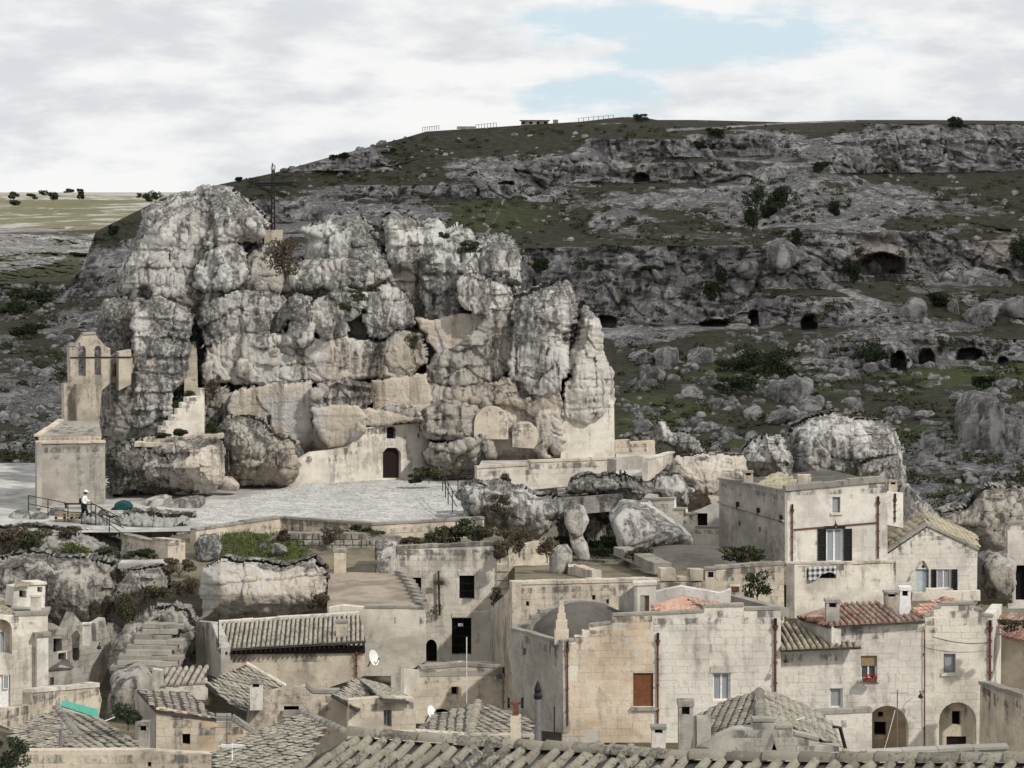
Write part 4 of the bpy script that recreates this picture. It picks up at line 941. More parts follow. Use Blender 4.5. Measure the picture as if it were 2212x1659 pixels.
# walled chapel on the left
CP = building('chapel', 150, 1090, 163, 'small square chapel of grey plaster beside the left boulders', 'chapel')
pl = PL(78, 163.5, 224, 164.5); o1 = zC(235,745, 235,328, 660,318, 682,330, 682,745); wall(CP, pl, o1, [], mat=M_grey, th=.6); blocks(CP, pl, zC(235,745, 235,335, 680,335, 680,745), [], .38, .8, M_greyB, proud=.006, seed=10)
P0, P1 = pl.pt(*pl.hit(*zC(232, 326)[0])), pl.pt(*pl.hit(*zC(684, 322)[0])); coping(CP, P0, P1, .7, .14, .12, M_tufaB)
pl2 = PL(84, 164.6, 222, 165.4); o2 = zC(250,332, 255,286, 655,278, 655,330); wall(CP, pl2, o2, [], mat=M_orange, name='frieze', th=.3)
for i in range(12):
    x = 268 + i * 32; fill(CP, pl2, zC(x, 312, x, 290, x + 18, 288, x + 18, 311), -.004, M_grey, 'corbel_gap')
e0, e1 = at(*zC(248, 282)[0], 164.6), at(*zC(660, 272)[0], 165.4); r1, r0 = at(*zC(640, 182)[0], 169.5), at(*zC(405, 180)[0], 169.5)
slab(CP, [e0, e1, r1, r0], .2, M_cope, 'roof'); coping(CP, e0, r0, .4, .12, .1, M_tufaB, 'verge_stone')
slab(CP, [at(*zC(235, 326)[0], 163.5), at(*zC(682, 320)[0], 164.5), at(224, 950, 170), at(84, 950, 170)], .2, M_cope, 'flat_roof')
wall(CP, PL(74, 170, 78, 163.5), zO(76,1095, 76,960, 80,955, 80,1098), [], mat=M_grey, name='side_wall', th=.3)
# ruined bell gable
BG = building('bell_gable', 190, 930, 176, 'ruined bell gable with arched openings and a free standing pier', 'bell gable')
pl = PL(148, 174.5, 285, 176); o1 = zA(415,1700, 415,1400, 455,1390, 450,1155, 490,1150, 540,1080, 620,1075, 680,1150, 715,1165, 715,1390, 660,1440, 640,1700)
h1 = arch(zA, 508, 556, 1150, 1345, 8); h2 = arch(zA, 612, 655, 1150, 1340, 8); h3 = zA(468,1690, 470,1440, 500,1440, 500,1690)
wall(BG, pl, o1, [h1, h2], th=.9, mat=M_worn); blocks(BG, pl, o1, [h1, h2], .3, .6, M_wornB, seed=12)
wall(BG, pl, zA(770,1440, 770,1190, 850,1175, 850,1400), [], th=.8, mat=M_worn, name='pier'); wall(BG, PL(148, 175.5, 285, 177), zA(700,1390, 705,1250, 730,1235, 770,1240, 860,1220, 860,1390), [zA(728,1350, 728,1262, 768,1262, 768,1350)], th=.4, mat=M_worn, name='rear_wall')
wall(BG, PL(148, 173.6, 285, 175), zA(500,1720, 500,1400, 620,1400, 625,1720), [], th=.9, mat=M_worn, name='buttress')
for q in ((450,1152, 492,1148), (540,1078, 622,1072)): coping(BG, pl.pt(*pl.hit(*zA(*q[:2])[0])), pl.pt(*pl.hit(*zA(*q[2:])[0])), .9, .14, .08)
MB().tube([pl.pt(*pl.hit(*zA(455, 1225)[0]), .05), pl.pt(*pl.hit(*zA(860, 1222)[0]), .05)], .05, 6).build('tie_bar', M_iron, BG)
# stair climbing the rock and its stepped parapet
ST = building('rock_stair', 410, 850, 176, 'narrow flight of worn steps climbing a cleft in the outcrop', 'stair')
for i in range(17):
    f = i / 16; c = at(413 - 2 * f, 842 - 106 * f, 176.5 + 5.0 * f); MB().box((c.x, c.y, c.z - .25), (.85, .5, .4), .05 * math.sin(i * 5)).build('step', M_wornB, ST)
SW = building('stair_parapet', 400, 940, 171, 'stepped cream block wall below the rock stair', 'wall')
pl = PL(345, 171, 445, 172.5); o1 = zC(1040,290, 1045,215, 1075,215, 1075,185, 1110,180, 1110,145, 1150,140, 1150,105, 1180,100, 1180,65, 1210,60, 1210,30, 1290,20, 1300,-30, 1325,-30, 1325,280)
wall(SW, pl, o1, [], th=.6, mat=M_cream); blocks(SW, pl, o1, [], .26, .55, M_creamB, seed=13)
ch2 = building('block_shelf', 420, 940, 169, 'flat cut ledge of stone slabs on the large boulder', 'ledge')
for q in (((870, 345), (1400, 360), 169.0, 8), ((930, 318), (1240, 318), 170.0, 5), ((1240, 298), (1440, 292), 170.5, 4)):
    coping(ch2, at(*zC(*q[0])[0], q[2]), at(*zC(*q[1])[0], q[2]), 1.2, .28, .1, M_tufaB, 'slab_stone', 1.4)

# ------------------------------------------------------------------ walls around the square
RW = building('retaining_wall', 700, 1150, 153, 'long low block wall with dark coping along the square', 'wall')
ln = [(423, 1146, 149.2), (606, 1119, 154.8), (803, 1134, 151.5), (1046, 1121, 154.2)]
for i in range(3):
    (ua, va, ya), (ub, vb, yb) = ln[i], ln[i + 1]; pl = PL(ua, ya, ub, yb); q = [(ua, va + 70), (ua, va), (ub, vb), (ub, vb + 70)]
    w_ = wall(RW, pl, q, [], th=.45, mat=M_tufa); blocks(w_, pl, q, [], .32, .55, M_tufaB, proud=.03, gap=.03, seed=20 + i)
    coping(w_, pl.pt(*pl.hit(ua, va)), pl.pt(*pl.hit(ub, vb)), .5, .13, .06)
LW = building('ramp_wall', 320, 1200, 146, 'plain low wall sloping beside the ramp up to the square', 'wall')
pl = PL(262, 148.5, 362, 143.5); q = zC(785,1090, 785,922, 1088,990, 1088,1100); wall(LW, pl, q, [], th=.4, mat=M_tufa); blocks(LW, pl, q, [], .4, .9, M_tufaB, proud=.006, seed=24)
coping(LW, pl.pt(*pl.hit(*zC(783, 921)[0])), pl.pt(*pl.hit(*zC(1090, 989)[0])), .5, .12, .05)
PR = building('gate_pier', 380, 1200, 144, 'squat stone pier at the foot of the ramp wall', 'pier')
pl = PL(360, 143.4, 402, 144.6); q = zC(1085,1110, 1090,948, 1160,945, 1200,960, 1200,1110); wall(PR, pl, q, [], th=1.2, mat=M_tufa); blocks(PR, pl, q, [], .35, .6, M_tufaB, seed=25); slab(PR, [pl.pt(*pl.hit(*zC(1088, 948)[0])), pl.pt(*pl.hit(*zC(1202, 955)[0])), pl.pt(*pl.hit(*zC(1202, 955)[0]), -1.2), pl.pt(*pl.hit(*zC(1088, 948)[0]), -1.2)], .12, M_cope, 'cap')
PW = building('path_wall', 1180, 1040, 171, 'cream parapet wall along the path to the right of the square', 'wall')
pl = PL(1028, 169.5, 1332, 172.5); q = zD(1272,640, 1272,490, 1600,470, 1612,452, 2170,432, 2175,560, 1900,600, 1400,650); wall(PW, pl, q, [], th=.5, mat=M_cream); blocks(PW, pl, q, [], .36, .7, M_creamB, seed=26)
for a, b in (((1270, 488), (1604, 468)), ((1610, 450), (2172, 430))): coping(PW, pl.pt(*pl.hit(*zD(*a)[0])), pl.pt(*pl.hit(*zD(*b)[0])), .6, .15, .07, M_tufaB)
slab(PW, [pl.pt(*pl.hit(*zD(1275, 510)[0]), -.3), pl.pt(*pl.hit(*zD(2172, 470)[0]), -.3), at(1340, 990, 180), at(1040, 995, 176)], .3, M_pave, 'path')
# ------------------------------------------------------------------ houses below the square
A = building('barred_house', 980, 1420, 143, 'tall stone house under the square with two barred windows and iron gate')
pl = PL(855, 143, 1100, 143); o1 = zH(750,-84, 1470,-112, 1475,680, 930,680, 930,300, 750,300)
hl = zH(815,290, 815,105, 910,105, 910,290); hw = zH(*[c for p in rect(1157, 92, 1255, 243) for c in p]); hg = zH(*[c for p in rect(1108, 367, 1235, 605) for c in p]); ha = arch(zH, 940, 1012, 505, 655, 8, 1.3)
hs = [hl, hw, hg, ha]; w_ = wall(A, pl, o1, hs, mat=M_cream, th=.5); blocks(w_, pl, o1, hs, .3, .62, M_creamB, seed=31)
for h, n in ((hl, 'window'), (hw, 'window'), (hg, 'gateway'), (ha, 'doorway')): dark_hole(A, pl, h, .48, n)
grille(A, pl, hw, 9, 2); grille(A, pl, hg, 9, 3); grille(A, pl, hl, 6, 2)
fill(A, pl, zH(*[c for p in rect(1150, 402, 1182, 422) for c in p]), .06, M_line, 'notice_plate')
cope_px(A, pl, zH, 750,-84, 1470,-112, w=.5)
for i in range(3):
    a, z = pl.hit(*zH(1400, 50 + 55 * i)[0]); a2, _ = pl.hit(*zH(1475, 50 + 55 * i)[0]); wbox(pl, a, a2, z - .1, z + .25, -.1, .12).build('quoin', M_tufaB, A)
for q in ((1110, 330, 1240, 362), (1150, 58, 1262, 90)):
    a0, a1, z0, z1 = bounds(pl, zH(*[c for p in rect(*q) for c in p])); wbox(pl, a0, a1, z0, z1, -.2, .05).build('lintel', M_creamB, A)
slab(A, pp(pl, zH, 750,-72, 1470,-100, off=-.3) + [at(1106, 1160, 150), at(855, 1165, 149)], .3, M_earth, 'roof')
w_ = wall(A, PL(1098, 144, 1200, 146), zD(1475,1060, 1560,985, 1690,960, 1772,952, 1772,1235, 1475,1245), [], mat=M_tufa, name='yard_wall'); blocks(w_, PL(1098, 144, 1200, 146), zD(1475,1060, 1560,985, 1690,960, 1772,952, 1772,1235, 1475,1245), [], .3, .6, M_tufaB, seed=32)

B = building('flat_roofed_house', 850, 1460, 131, 'plastered house with wide brown cement roof below the rock pillar')
pl = PL(700, 131.2, 918, 130.8); o1 = zH(310,300, 400,285, 545,298, 900,292, 935,305, 935,650, 780,740, 310,745); w_ = wall(B, pl, o1, [], mat=M_cream); blocks(w_, pl, zH(545,320, 935,320, 935,650, 780,740, 545,745), [], .34, .8, M_creamB, proud=.006, keep=.6, seed=33)
slab(B, rp(zH, [(300, 305, 131.2), (930, 300, 131.2), (880, 200), (770, 80, 141), (310, 62)]), .25, M_brown)
for i in range(9):
    f = i / 8; c = rp(zH, [(300, 305, 131.2), (930, 300, 131.2), (770, 80, 141), (785 + 130 * f ** .8, 95 + 200 * f)])[3]; MB().box((c.x, c.y, c.z + .08), (.35, 1.0, .35), .5).build('kerb_stone', M_cope, B)
cope_px(B, pl, zH, 545,298, 935,303, w=.5, h=.12)
m = MB(); c = at(*zD(385, 1160)[0], 141.5); m.box((c.x, c.y, c.z + .5), (.62, .6, 1.4)).build('chimney', M_tufa, B); MB().box((c.x, c.y, c.z + 1.2), (.72, .7, .14)).build('chimney_cap', M_cope, B)
boulder('boulder', zD(612,1170, 618,965, 680,945, 752,960, 752,1172), 143, 1.2, None, M_rock, .3, 'upright rock pillar at the back of the brown cement roof', 'boulder', amp=.5, res=.1, e=.35)

C_ = building('long_tiled_house', 620, 1480, 125, 'low long house with grey half round tiles and dark eave shadow')
pl = PL(474, 124.8, 788, 125.2); o1 = zG(1430,600, 1430,880, 2000,860, 2366,740, 2366,560, 1900,590); w_ = wall(C_, pl, o1, [], mat=M_tufa); blocks(w_, pl, o1, [], .4, .9, M_tufaB, proud=.005, keep=.5, seed=34)
r_ = rp(zO, [(474, 1402, 124.5), (790, 1384, 124.9), (776, 1328, 130.2), (471, 1347)]); tile_roof(C_, r_, None, .225, .36, M_tile, key='t', wid=.78)
for i in range(30): c = r_[0].lerp(r_[1], (i + .5) / 30); MB().box((c.x, c.y + .25, c.z - .2), (.09, .7, .12)).build('rafter', M_wood, C_)
wbox(pl, *[f(bounds(pl, zG(1430,600, 2366,560))) for f in (lambda b: b[0], lambda b: b[1])], pl.hit(*zG(1440, 600)[0])[1], pl.hit(*zG(1440, 560)[0])[1], -.3, .12).build('eave_shade_strip', M_wood, C_)  # dark strip paints the shadow band under the eave
coping(C_, r_[3], r_[2], .4, .14, .1, M_creamB, 'ridge_stone', .6)
p2 = PL(412, 133, 474, 124.8); o2 = zG(1250,385, 1370,395, 1432,560, 1432,760, 1380,745, 1250,690); w_ = wall(C_, p2, o2, [], mat=M_grey, name='side_wall'); blocks(w_, p2, o2, [], .3, .6, M_greyB, seed=35)  # left wall in grey: its shade is put into the colour
c = at(*zH(395, 520)[0], 126); MB().box((c.x, c.y, c.z + .3), (.5, .5, 1.3)).build('chimney', M_tufa, C_); MB().box((c.x, c.y, c.z + .99), (.6, .6, .1)).build('chimney_cap', M_cope, C_)
pipe(C_, pl, *zH(490, 600)[0], zH(490, 750)[0][1], M_rust, .05)

D_ = building('small_grey_house', 430, 1640, 103, 'small grey house with flat ragged roof and one square window')
pl = PL(338, 103.5, 548, 104); o1 = zG(1010,1400, 1012,960, 1050,958, 1400,1020, 1500,1020, 1640,1110, 1640,1400); h = zG(*[c for p in rect(1183, 1117, 1232, 1187) for c in p])
w_ = wall(D_, pl, o1, [h], mat=M_orange); blocks(w_, pl, o1, [h], .3, .6, M_tufaB, keep=.7, seed=36); dark_hole(D_, pl, h, .3, 'window')
p2 = PL(290, 110, 338, 103.5); wall(D_, p2, zG(876,1300, 876,830, 900,840, 1014,962, 1014,1330), [], mat=M_grey, name='side_wall')
tile_roof(D_, rp(zG, [(1012, 962, 103.4), (1405, 1020, 103.8), (1230, 850, 109.5), (890, 830)]), None, .34, .42, M_tiles, M_bed, flat=.3, jit=.05)
cope_px(D_, pl, zG, 1400,1020, 1500,1020, 1640,1110, w=.5)
chimney(D_, *zG(933, 1225)[0], 103, .42, 1.15, M_grey)

E_ = building('gabled_grey_house', 620, 1560, 111, 'grey gabled house with one dark opening under stone tiled roof')
pl = PL(528, 110.5, 752, 111); o1 = zG(1560,1400, 1600,1010, 1625,870, 1700,850, 1980,805, 2030,850, 2205,852, 2350,910, 2430,960, 2430,1350); h = zG(*[c for p in rect(1840, 937, 1938, 1000) for c in p])
w_ = wall(E_, pl, o1, [h], mat=M_tufa); blocks(w_, pl, o1, [h], .3, .6, M_tufaB, keep=.75, seed=37); dark_hole(E_, pl, h, .4, 'window')
wbox(pl, *[pl.hit(*zG(x, 1010)[0])[0] for x in (1825, 1950)], pl.hit(*zG(0, 1045)[0])[1], pl.hit(*zG(0, 1004)[0])[1], -.05, .22).build('sill', M_cope, E_)
tile_roof(E_, rp(zG, [(1335, 790, 112), (1592, 1000, 110.3), (1640, 880), (1830, 802), (1600, 665, 118)]), None, .36, .4, M_tiles, M_bed, flat=.3, jit=.06, down=(-.75, -.65, 0))
ridge(E_, *rp(zG, [(1335, 790, 112), (1592, 1000, 110.3), (1600, 665, 118), (1850, 805)])[2:4], M_creamB)
chimney(E_, *zG(1662, 895)[0], 110.2, .5, .8, M_white)
cope_px(E_, pl, zG, 1980,805, 2030,850, 2205,852, 2350,910, w=.5)
tile_roof(E_, rp(zG, [(1052, 812, 117), (1330, 795, 117), (1345, 690, 120.5), (1060, 705)]), None, .3, .4, M_tile, key='t', name='lean_to_roof')
wall(E_, PL(330, 117, 450, 117), zG(985,870, 985,700, 1050,710, 1052,815, 1340,798, 1340,900), [], mat=M_cream, name='lean_to_wall')

F_ = building('rough_slab_roof', 600, 1650, 92, 'rough vaulted roof of mortared stone tiles behind the front roof', 'roof')
tile_roof(F_, rp(zG, [(1370, 1400, 88), (1880, 1400, 88), (2110, 1080), (1960, 985, 99), (1600, 1125), (1370, 1255)]), None, .34, .36, M_tiles, M_bed, flat=.35, jit=.07, down=(-.5, -.85, 0), cap=300)
slab(F_, rp(zH, [(430, 1180, 92), (860, 1180, 92), (860, 1090), (520, 1085, 100), (440, 1040)]), .3, M_tufa, 'mortar_bed')
ridge(F_, *rp(zG, [(1370, 1400, 88), (1880, 1400, 88), (1960, 985, 99), (2240, 1110)])[2:4], M_cope, .4)

G_ = building('stone_roofed_hut', 800, 1580, 107, 'hut with mossy stone tile gable roof and narrow window')
pl = PL(748, 107, 902, 107.6); o1 = zH(430,1200, 440,900, 540,890, 660,880, 860,885, 875,980, 875,1200); h = zH(*[c for p in rect(667, 962, 718, 1070) for c in p]); w_ = wall(G_, pl, o1, [h], mat=M_tufa); blocks(w_, pl, o1, [h], .3, .55, M_tufaB, keep=.6, seed=38); window(G_, pl, h, M_glass, M_lead, .25, 1, 0, False)
tile_roof(G_, rp(zH, [(330, 862, 108), (500, 960, 106.6), (655, 885), (508, 758, 114)]), None, .34, .36, M_tiles, M_bed, flat=.35, jit=.06, down=(-.8, -.6, 0))
tile_roof(G_, rp(zH, [(655, 885, 106.8), (835, 905, 107.2), (760, 830), (508, 758, 114)]), None, .34, .36, M_tiles, M_bed, flat=.35, jit=.05, down=(.6, -.8, 0), name='right_roof')

I_ = building('low_stone_roof', 1060, 1590, 97, 'broad low gabled roof of pale stone tiles in front of the arched court', 'roof')
tile_roof(I_, rp(zH, [(880, 1105, 93), (1222, 1130, 93), (1280, 915, 101), (1000, 1000)]), None, .34, .36, M_tiles, M_bed, flat=.35, jit=.05)
tile_roof(I_, rp(zH, [(1222, 1130, 93), (1500, 1170), (1645, 1130, 93.5), (1645, 1025), (1280, 915, 101)]), None, .34, .36, M_tiles, M_bed, flat=.3, jit=.05, name='right_roof', down=(.3, -.9, 0))
ridge(I_, *rp(zH, [(880, 1105, 93), (1222, 1130, 93), (1280, 915, 101)])[1:], M_tile, .36)
wall(I_, PL(890, 92.8, 1170, 93.2), zH(860,1300, 880,1100, 1222,1125, 1645,1125, 1645,1300), [], mat=M_tufa)

J_ = building('arched_court', 980, 1530, 122, 'ashlar wall with one small square window over an arch', 'wall')
pl = PL(866, 121.5, 1092, 123); o1 = zH(790,1050, 790,880, 815,880, 905,700, 1000,690, 1200,672, 1430,690, 1450,980, 1450,1050); h = zH(*[c for p in rect(1107, 812, 1153, 866) for c in p]); h2 = arch(zH, 985, 1092, 955, 1050, 8, .5)
w_ = wall(J_, pl, o1, [h, h2], mat=M_tufa); blocks(w_, pl, o1, [h, h2], .3, .62, M_tufaB, seed=39); dark_hole(J_, pl, h, .4, 'window'); dark_hole(J_, pl, h2, .43, 'archway')
slab(J_, pp(pl, zH, 905,705, 1430,695) + [at(*zH(1340, 640)[0], 130), at(*zH(940, 655)[0], 130)], .3, M_cope, 'flat_roof'); cope_px(J_, pl, zH, 905,700, 1200,675, 1430,690, w=.6)
wall(J_, PL(860, 118, 925, 121), zH(780,1000, 780,690, 890,700, 900,730, 840,880, 860,1000), [], mat=M_cream, name='vault_shoulder', th=.5)
pipe(J_, pl, *zH(1440, 740)[0], zH(1440, 950)[0][1], M_lead, .06); wall(J_, PL(1088, 124, 1110, 126), zH(1435,1000, 1440,690, 1500,720, 1500,1010), [], mat=M_tufa, name='return_wall')

# terrace with the long parapet and the rear yard
T_ = building('terrace_house', 1390, 1390, 129, 'long cream parapet wall of the upper terrace with spout holes', 'wall')
pl = PL(1104, 128, 1694, 131); o1 = zJ(145,470, 1440,437, 1445,455, 1530,440, 1530,362, 1610,355, 2095,322, 2100,900, 145,900); hs = [zJ(*[c for p in rect(*q) for c in p]) for q in ((250, 588, 272, 622), (723, 542, 747, 578), (825, 572, 843, 606), (1897, 385, 1915, 415))]
w_ = wall(T_, pl, o1, hs, mat=M_tufa); blocks(w_, pl, o1, hs, .3, .62, M_tufaB, seed=40); [dark_hole(T_, pl, h, .3, 'spout_hole') for h in hs]
cope_px(T_, pl, zJ, 145,468, 800,452, 1440,437, w=.6, mat=M_tufaB); cope_px(T_, pl, zJ, 1610,355, 2095,322, w=.5)
for q in ((1215, 355, 1320, 440), (1425, 360, 1520, 440)): wall(T_, PL(1104, 127.9, 1694, 130.9), zJ(*[c for p in rect(*q) for c in p]), [], mat=M_tufa, name='parapet_post', th=.6)
c = at(*zJ(1570, 510)[0], 128.6); MB().box((c.x, c.y, c.z + .4), (.52, .5, 1.3)).build('chimney', M_tufa, T_); MB().box((c.x, c.y, c.z + .82), (.26, .52, .26)).build('chimney_flue', M_black, T_); MB().box((c.x, c.y, c.z + 1.1), (.62, .6, .1)).build('chimney_cap', M_cope, T_)
p2 = PL(1055, 139, 1104, 128); wall(T_, p2, zH(1358,650, 1358,300, 1470,200, 1500,140, 1500,730), [], mat=M_tufa, name='side_wall')
c = at(*zJ(1745, 480)[0], 127); MB().box((c.x, c.y, c.z - .2), (.5, .5, .5)).build('roof_hatch', M_tufa, T_); MB().box((c.x, c.y - .26, c.z - .1), (.36, .03, .24)).build('hatch_door', M_rust, T_)
yard = sheet('terrace_yard', [(1112, 1190, 160), (1700, 1190, 160), (1700, 1262, 131), (1112, 1262, 129)], M_earth, .12, 50, 30, label='earth yard behind the long terrace parapet')
YV = building('cement_vault', 1500, 1240, 142, 'dark grey cement vault roof lying behind the terrace parapet', 'roof'); c = at(1490, 1228, 146); MB().lathe((c.x, c.y, c.z - .25), [(3.9, -.3), (3.8, .1), (3.2, .7), (2.2, 1.1), (1.1, 1.32), (.2, 1.38)], 28, 1.15, 1.6).build('vault', M_cement, YV, True)
YW = building('yard_kerb', 1400, 1230, 138, 'low grey kerb wall running across the terrace yard', 'wall')
pa, pb = at(*zJ(890, 255)[0], 146), at(*zJ(1180, 385)[0], 134); coping(YW, pa, pb, .9, .5, .1, M_cope, seg=1.1); coping(YW, at(*zJ(490, 380)[0], 140), at(*zJ(720, 440)[0], 131.5), .5, .5, 0, M_tufaB)

# ------------------------------------------------------------------ house with the dark shutters
S_ = building('shuttered_house', 1690, 1300, 150, 'tall cream house with green black shutters and white window')
pf = PL(1695, 150, 1918, 151.5); ps = PL(1555, 157.2, 1695, 150)
of = zF(995,1010, 995,640, 1515,592, 1518,1005); hw = zF(*[c for p in rect(1205, 832, 1290, 1004) for c in p]); h2 = zF(*[c for p in rect(1237, 672, 1277, 752) for c in p])
w_ = wall(S_, pf, of, [hw, h2], mat=M_white); blocks(w_, pf, of, [hw, h2], .3, .62, M_whiteB, proud=.006, keep=.6, seed=41)
window(S_, pf, hw, M_curtain, M_wframe, .12, 1, 0, False, .1); window(S_, pf, h2, M_curtain, M_lead, .15, 0, 0, True, .05)
for x0, x1 in ((1161, 1203), (1292, 1335)): a0, a1, z0, z1 = bounds(pf, zF(*[c for p in rect(x0, 834, x1, 1004) for c in p])); shutter(S_, pf, a0, a1, z0, z1)
a0, a1, z0, z1 = bounds(pf, zF(*[c for p in rect(1195, 820, 1300, 832) for c in p])); wbox(pf, a0, a1, z0, z1, 0, .1).build('lintel', M_iron, S_)
os_ = zF(660,945, 660,585, 995,650, 995,1012); hs = [zF(*[c for p in rect(*q) for c in p]) for q in ((757, 795, 770, 820), (860, 825, 872, 850))]; w_ = wall(S_, ps, os_, hs, mat=M_grey, name='side_wall'); blocks(w_, ps, os_, hs, .32, .7, M_greyB, proud=.006, keep=.5, seed=42); [dark_hole(S_, ps, h, .3, 'vent') for h in hs]  # grey instead of limewash, so the colour carries this wall's shade
q = pp(ps, zF, 660,697, 995,795); m = MB(); m.tube([p + ps.n * .08 for p in q], .07, 6); m.build('gutter', M_cope, S_)
for x, y in ((757, 714), (862, 745), (978, 782)): c = ps.pt(*ps.hit(*zF(x, y)[0]), .06); MB().box(tuple(c), (.16, .3, .4)).build('spout', M_iron, S_)
cope_px(S_, pf, zF, 995,640, 1515,592, w=.5, h=.3, over=.12, mat=M_cope); cope_px(S_, ps, zF, 660,585, 995,650, w=.45)
tl_, tr_ = ps.pt(*ps.hit(*zF(660, 590)[0]), -.3), pf.pt(*pf.hit(*zF(1515, 600)[0]), -.3); cn = pf.pt(*pf.hit(*zF(995, 655)[0]), -.4); slab(S_, [cn, tr_, tr_ + Vector((-2.5, 7, 0)), tl_], .3, M_cement, 'roof')
tile_roof(S_, rp(zF, [(840, 615, 154.5), (985, 645, 151.5), (1060, 600), (960, 540, 158.5)]), None, .34, .42, M_tiley, M_bed, flat=.6, jit=.05, name='pent_roof', down=(-.7, -.7, 0))
chimney(S_, *zF(807, 612)[0], 155, .55, .85, M_tufa); MB().box(tuple(at(*zF(1092, 600)[0], 152)), (.75, .6, .95)).build('roof_stack', M_tufa, S_)
pipe(S_, pf, *zF(1467, 705)[0], zF(1467, 985)[0][1], M_rust, .07); pipe(S_, pf, *zF(1030, 745)[0], zF(1030, 1005)[0][1], M_rust, .06)
m = MB(); m.tube(pp(pf, zF, 1040,838, 1462,802, off=.06), .045, 6); m.build('cross_pipe', M_rust, S_)
w_ = wall(S_, PL(1916, 154, 1952, 155), zF(1515,815, 1515,655, 1597,650, 1597,830), [], mat=M_white, name='rear_wing', th=2); pipe(S_, PL(1916, 154, 1952, 155), *zF(1550, 690)[0], zF(1550, 800)[0][1], M_rust, .06); chimney(S_, *zF(1543, 655)[0], 156, .5, .8, M_tufa)
# balcony storey below it
pb_ = PL(1690, 147.2, 1938, 149); ob = zF(1000,1290, 1000,1012, 1300,1010, 1350,1020, 1560,1005, 1565,1290); hb = zF(*[c for p in rect(1108, 1035, 1256, 1088) for c in p])
w_ = wall(S_, pb_, ob, [hb], mat=M_cream, name='balcony_wall', th=.3); blocks(w_, pb_, ob, [hb], .32, .66, M_creamB, proud=.006, keep=.5, seed=43); dark_hole(S_, pb_, hb, .28, 'balcony_opening'); cope_px(S_, pb_, zF, 1000,1012, 1300,1010, 1560,1005, w=.4, h=.1, mat=M_tufaB)
slab(S_, pp(pb_, zF, 1000,1030, 1560,1020, off=-.1) + pp(pf, zF, 1518,1008, 995,1012), .1, M_pave, 'balcony_floor')
wall(S_, PL(1683, 149, 1690, 147.2), zF(960,1290, 985,1010, 1002,1012, 1002,1290), [], mat=M_grey, name='balcony_side')  # left side of the balcony, shade painted in as grey

GH = building('gable_house', 2010, 1290, 152, 'cream gable fronted house with pale blue door and dark shutters')
pl = PL(1915, 151.8, 2110, 152.5); o1 = zF(1515,1190, 1518,950, 1640,870, 1715,820, 1780,855, 1975,940, 1972,1190); hd = zF(*[c for p in rect(1663, 1040, 1727, 1165) for c in p]); hw = zF(*[c for p in rect(1768, 1040, 1838, 1138) for c in p])
w_ = wall(GH, pl, o1, [hd, hw], mat=M_white); blocks(w_, pl, o1, [hd, hw], .26, .5, M_whiteB, keep=.9, seed=44)
d = fill(GH, pl, hd, .15, M_blue, 'door'); a0, a1, z0, z1 = bounds(pl, hd); [wbox(pl, a0 + (a1 - a0) * f, a0 + (a1 - a0) * f + .8, z0 + .1, z1 - .1, -.149, -.12).build('door_leaf', M_blue, d) for f in (.03, .52)]
window(GH, pl, hw, M_curtain, M_wframe, .12, 1, 0, True)
for x0, x1 in ((1740, 1766), (1842, 1872)): a0, a1, z0, z1 = bounds(pl, zF(*[c for p in rect(x0, 1040, x1, 1148) for c in p])); shutter(GH, pl, a0, a1, z0, z1)
m = MB(); m.tube([pl.pt(*pl.hit(*zF(1665 + 60 * i / 8, 1040 - 45 * math.sin(math.pi * i / 8))[0]), .05) for i in range(9)], .05, 5); m.build('door_arch', M_tufa, GH)
L0, ap, R0 = pp(pl, zF, 1512,955, 1715,818, 1980,942); bk = Vector((1.0, 7, 0)); tile_roof(GH, [L0 + bk, L0, ap, ap + bk], None, .32, .42, M_tiley, M_bed, flat=.6, jit=.04, down=(-.9, 0, -.5)); tile_roof(GH, [R0, R0 + bk, ap + bk, ap], None, .32, .42, M_tiley, M_bed, flat=.6, jit=.04, name='right_roof', down=(.9, 0, -.5))
coping(GH, L0, ap, .45, .16, .1); coping(GH, ap, R0, .45, .16, .1)
wall(GH, PL(1900, 149.8, 2120, 149.8), zF(1640,1200, 1645,1160, 1710,1160, 1715,1140, 1800,1140, 1805,1155, 1990,1150, 1990,1200), [], mat=M_cream, name='terrace_wall')

# ------------------------------------------------------------------ right hand row of houses
K_ = building('ochre_house', 1450, 1600, 114, 'broad ochre and white house with stepped parapet and brown shuttered door')
pl = PL(1215, 114, 1690, 114.6); o1 = zJ(510,1600, 510,880, 600,868, 600,840, 655,838, 655,800, 705,798, 705,765, 870,742, 870,690, 1200,680, 1525,662, 1530,625, 1812,620, 1815,648, 2075,645, 2075,1600)
hd = zI(*[c for p in rect(85, 607, 198, 790) for c in p]); hw = zI(*[c for p in rect(518, 605, 614, 758) for c in p]); w_ = wall(K_, pl, o1, [hd, hw], mat=M_cream); blocks(w_, pl, zJ(1160,1600, 1160,686, 1525,662, 1530,625, 1812,620, 1815,648, 2075,645, 2075,1600), [hw], .3, .6, M_whiteB, keep=.9, seed=45); blocks(w_, pl, zJ(510,1600, 510,880, 600,868, 600,840, 655,838, 655,800, 705,798, 705,765, 870,742, 870,690, 1155,684, 1155,1600), [hd], .3, .6, M_orangeB, keep=.93, seed=61)
d = fill(K_, pl, hd, .12, M_woodb, 'shutter_door'); a0, a1, z0, z1 = bounds(pl, hd); [wbox(pl, a0 + .02, a1 - .02, z0 + (z1 - z0) * i / 14, z0 + (z1 - z0) * (i + .9) / 14, -.119, -.1).build('slat', M_woodb, d) for i in range(14)]; wbox(pl, a0 - .12, a1 + .15, z0 - .14, z0 - .01, -.1, .14).build('door_sill', M_cope, K_)
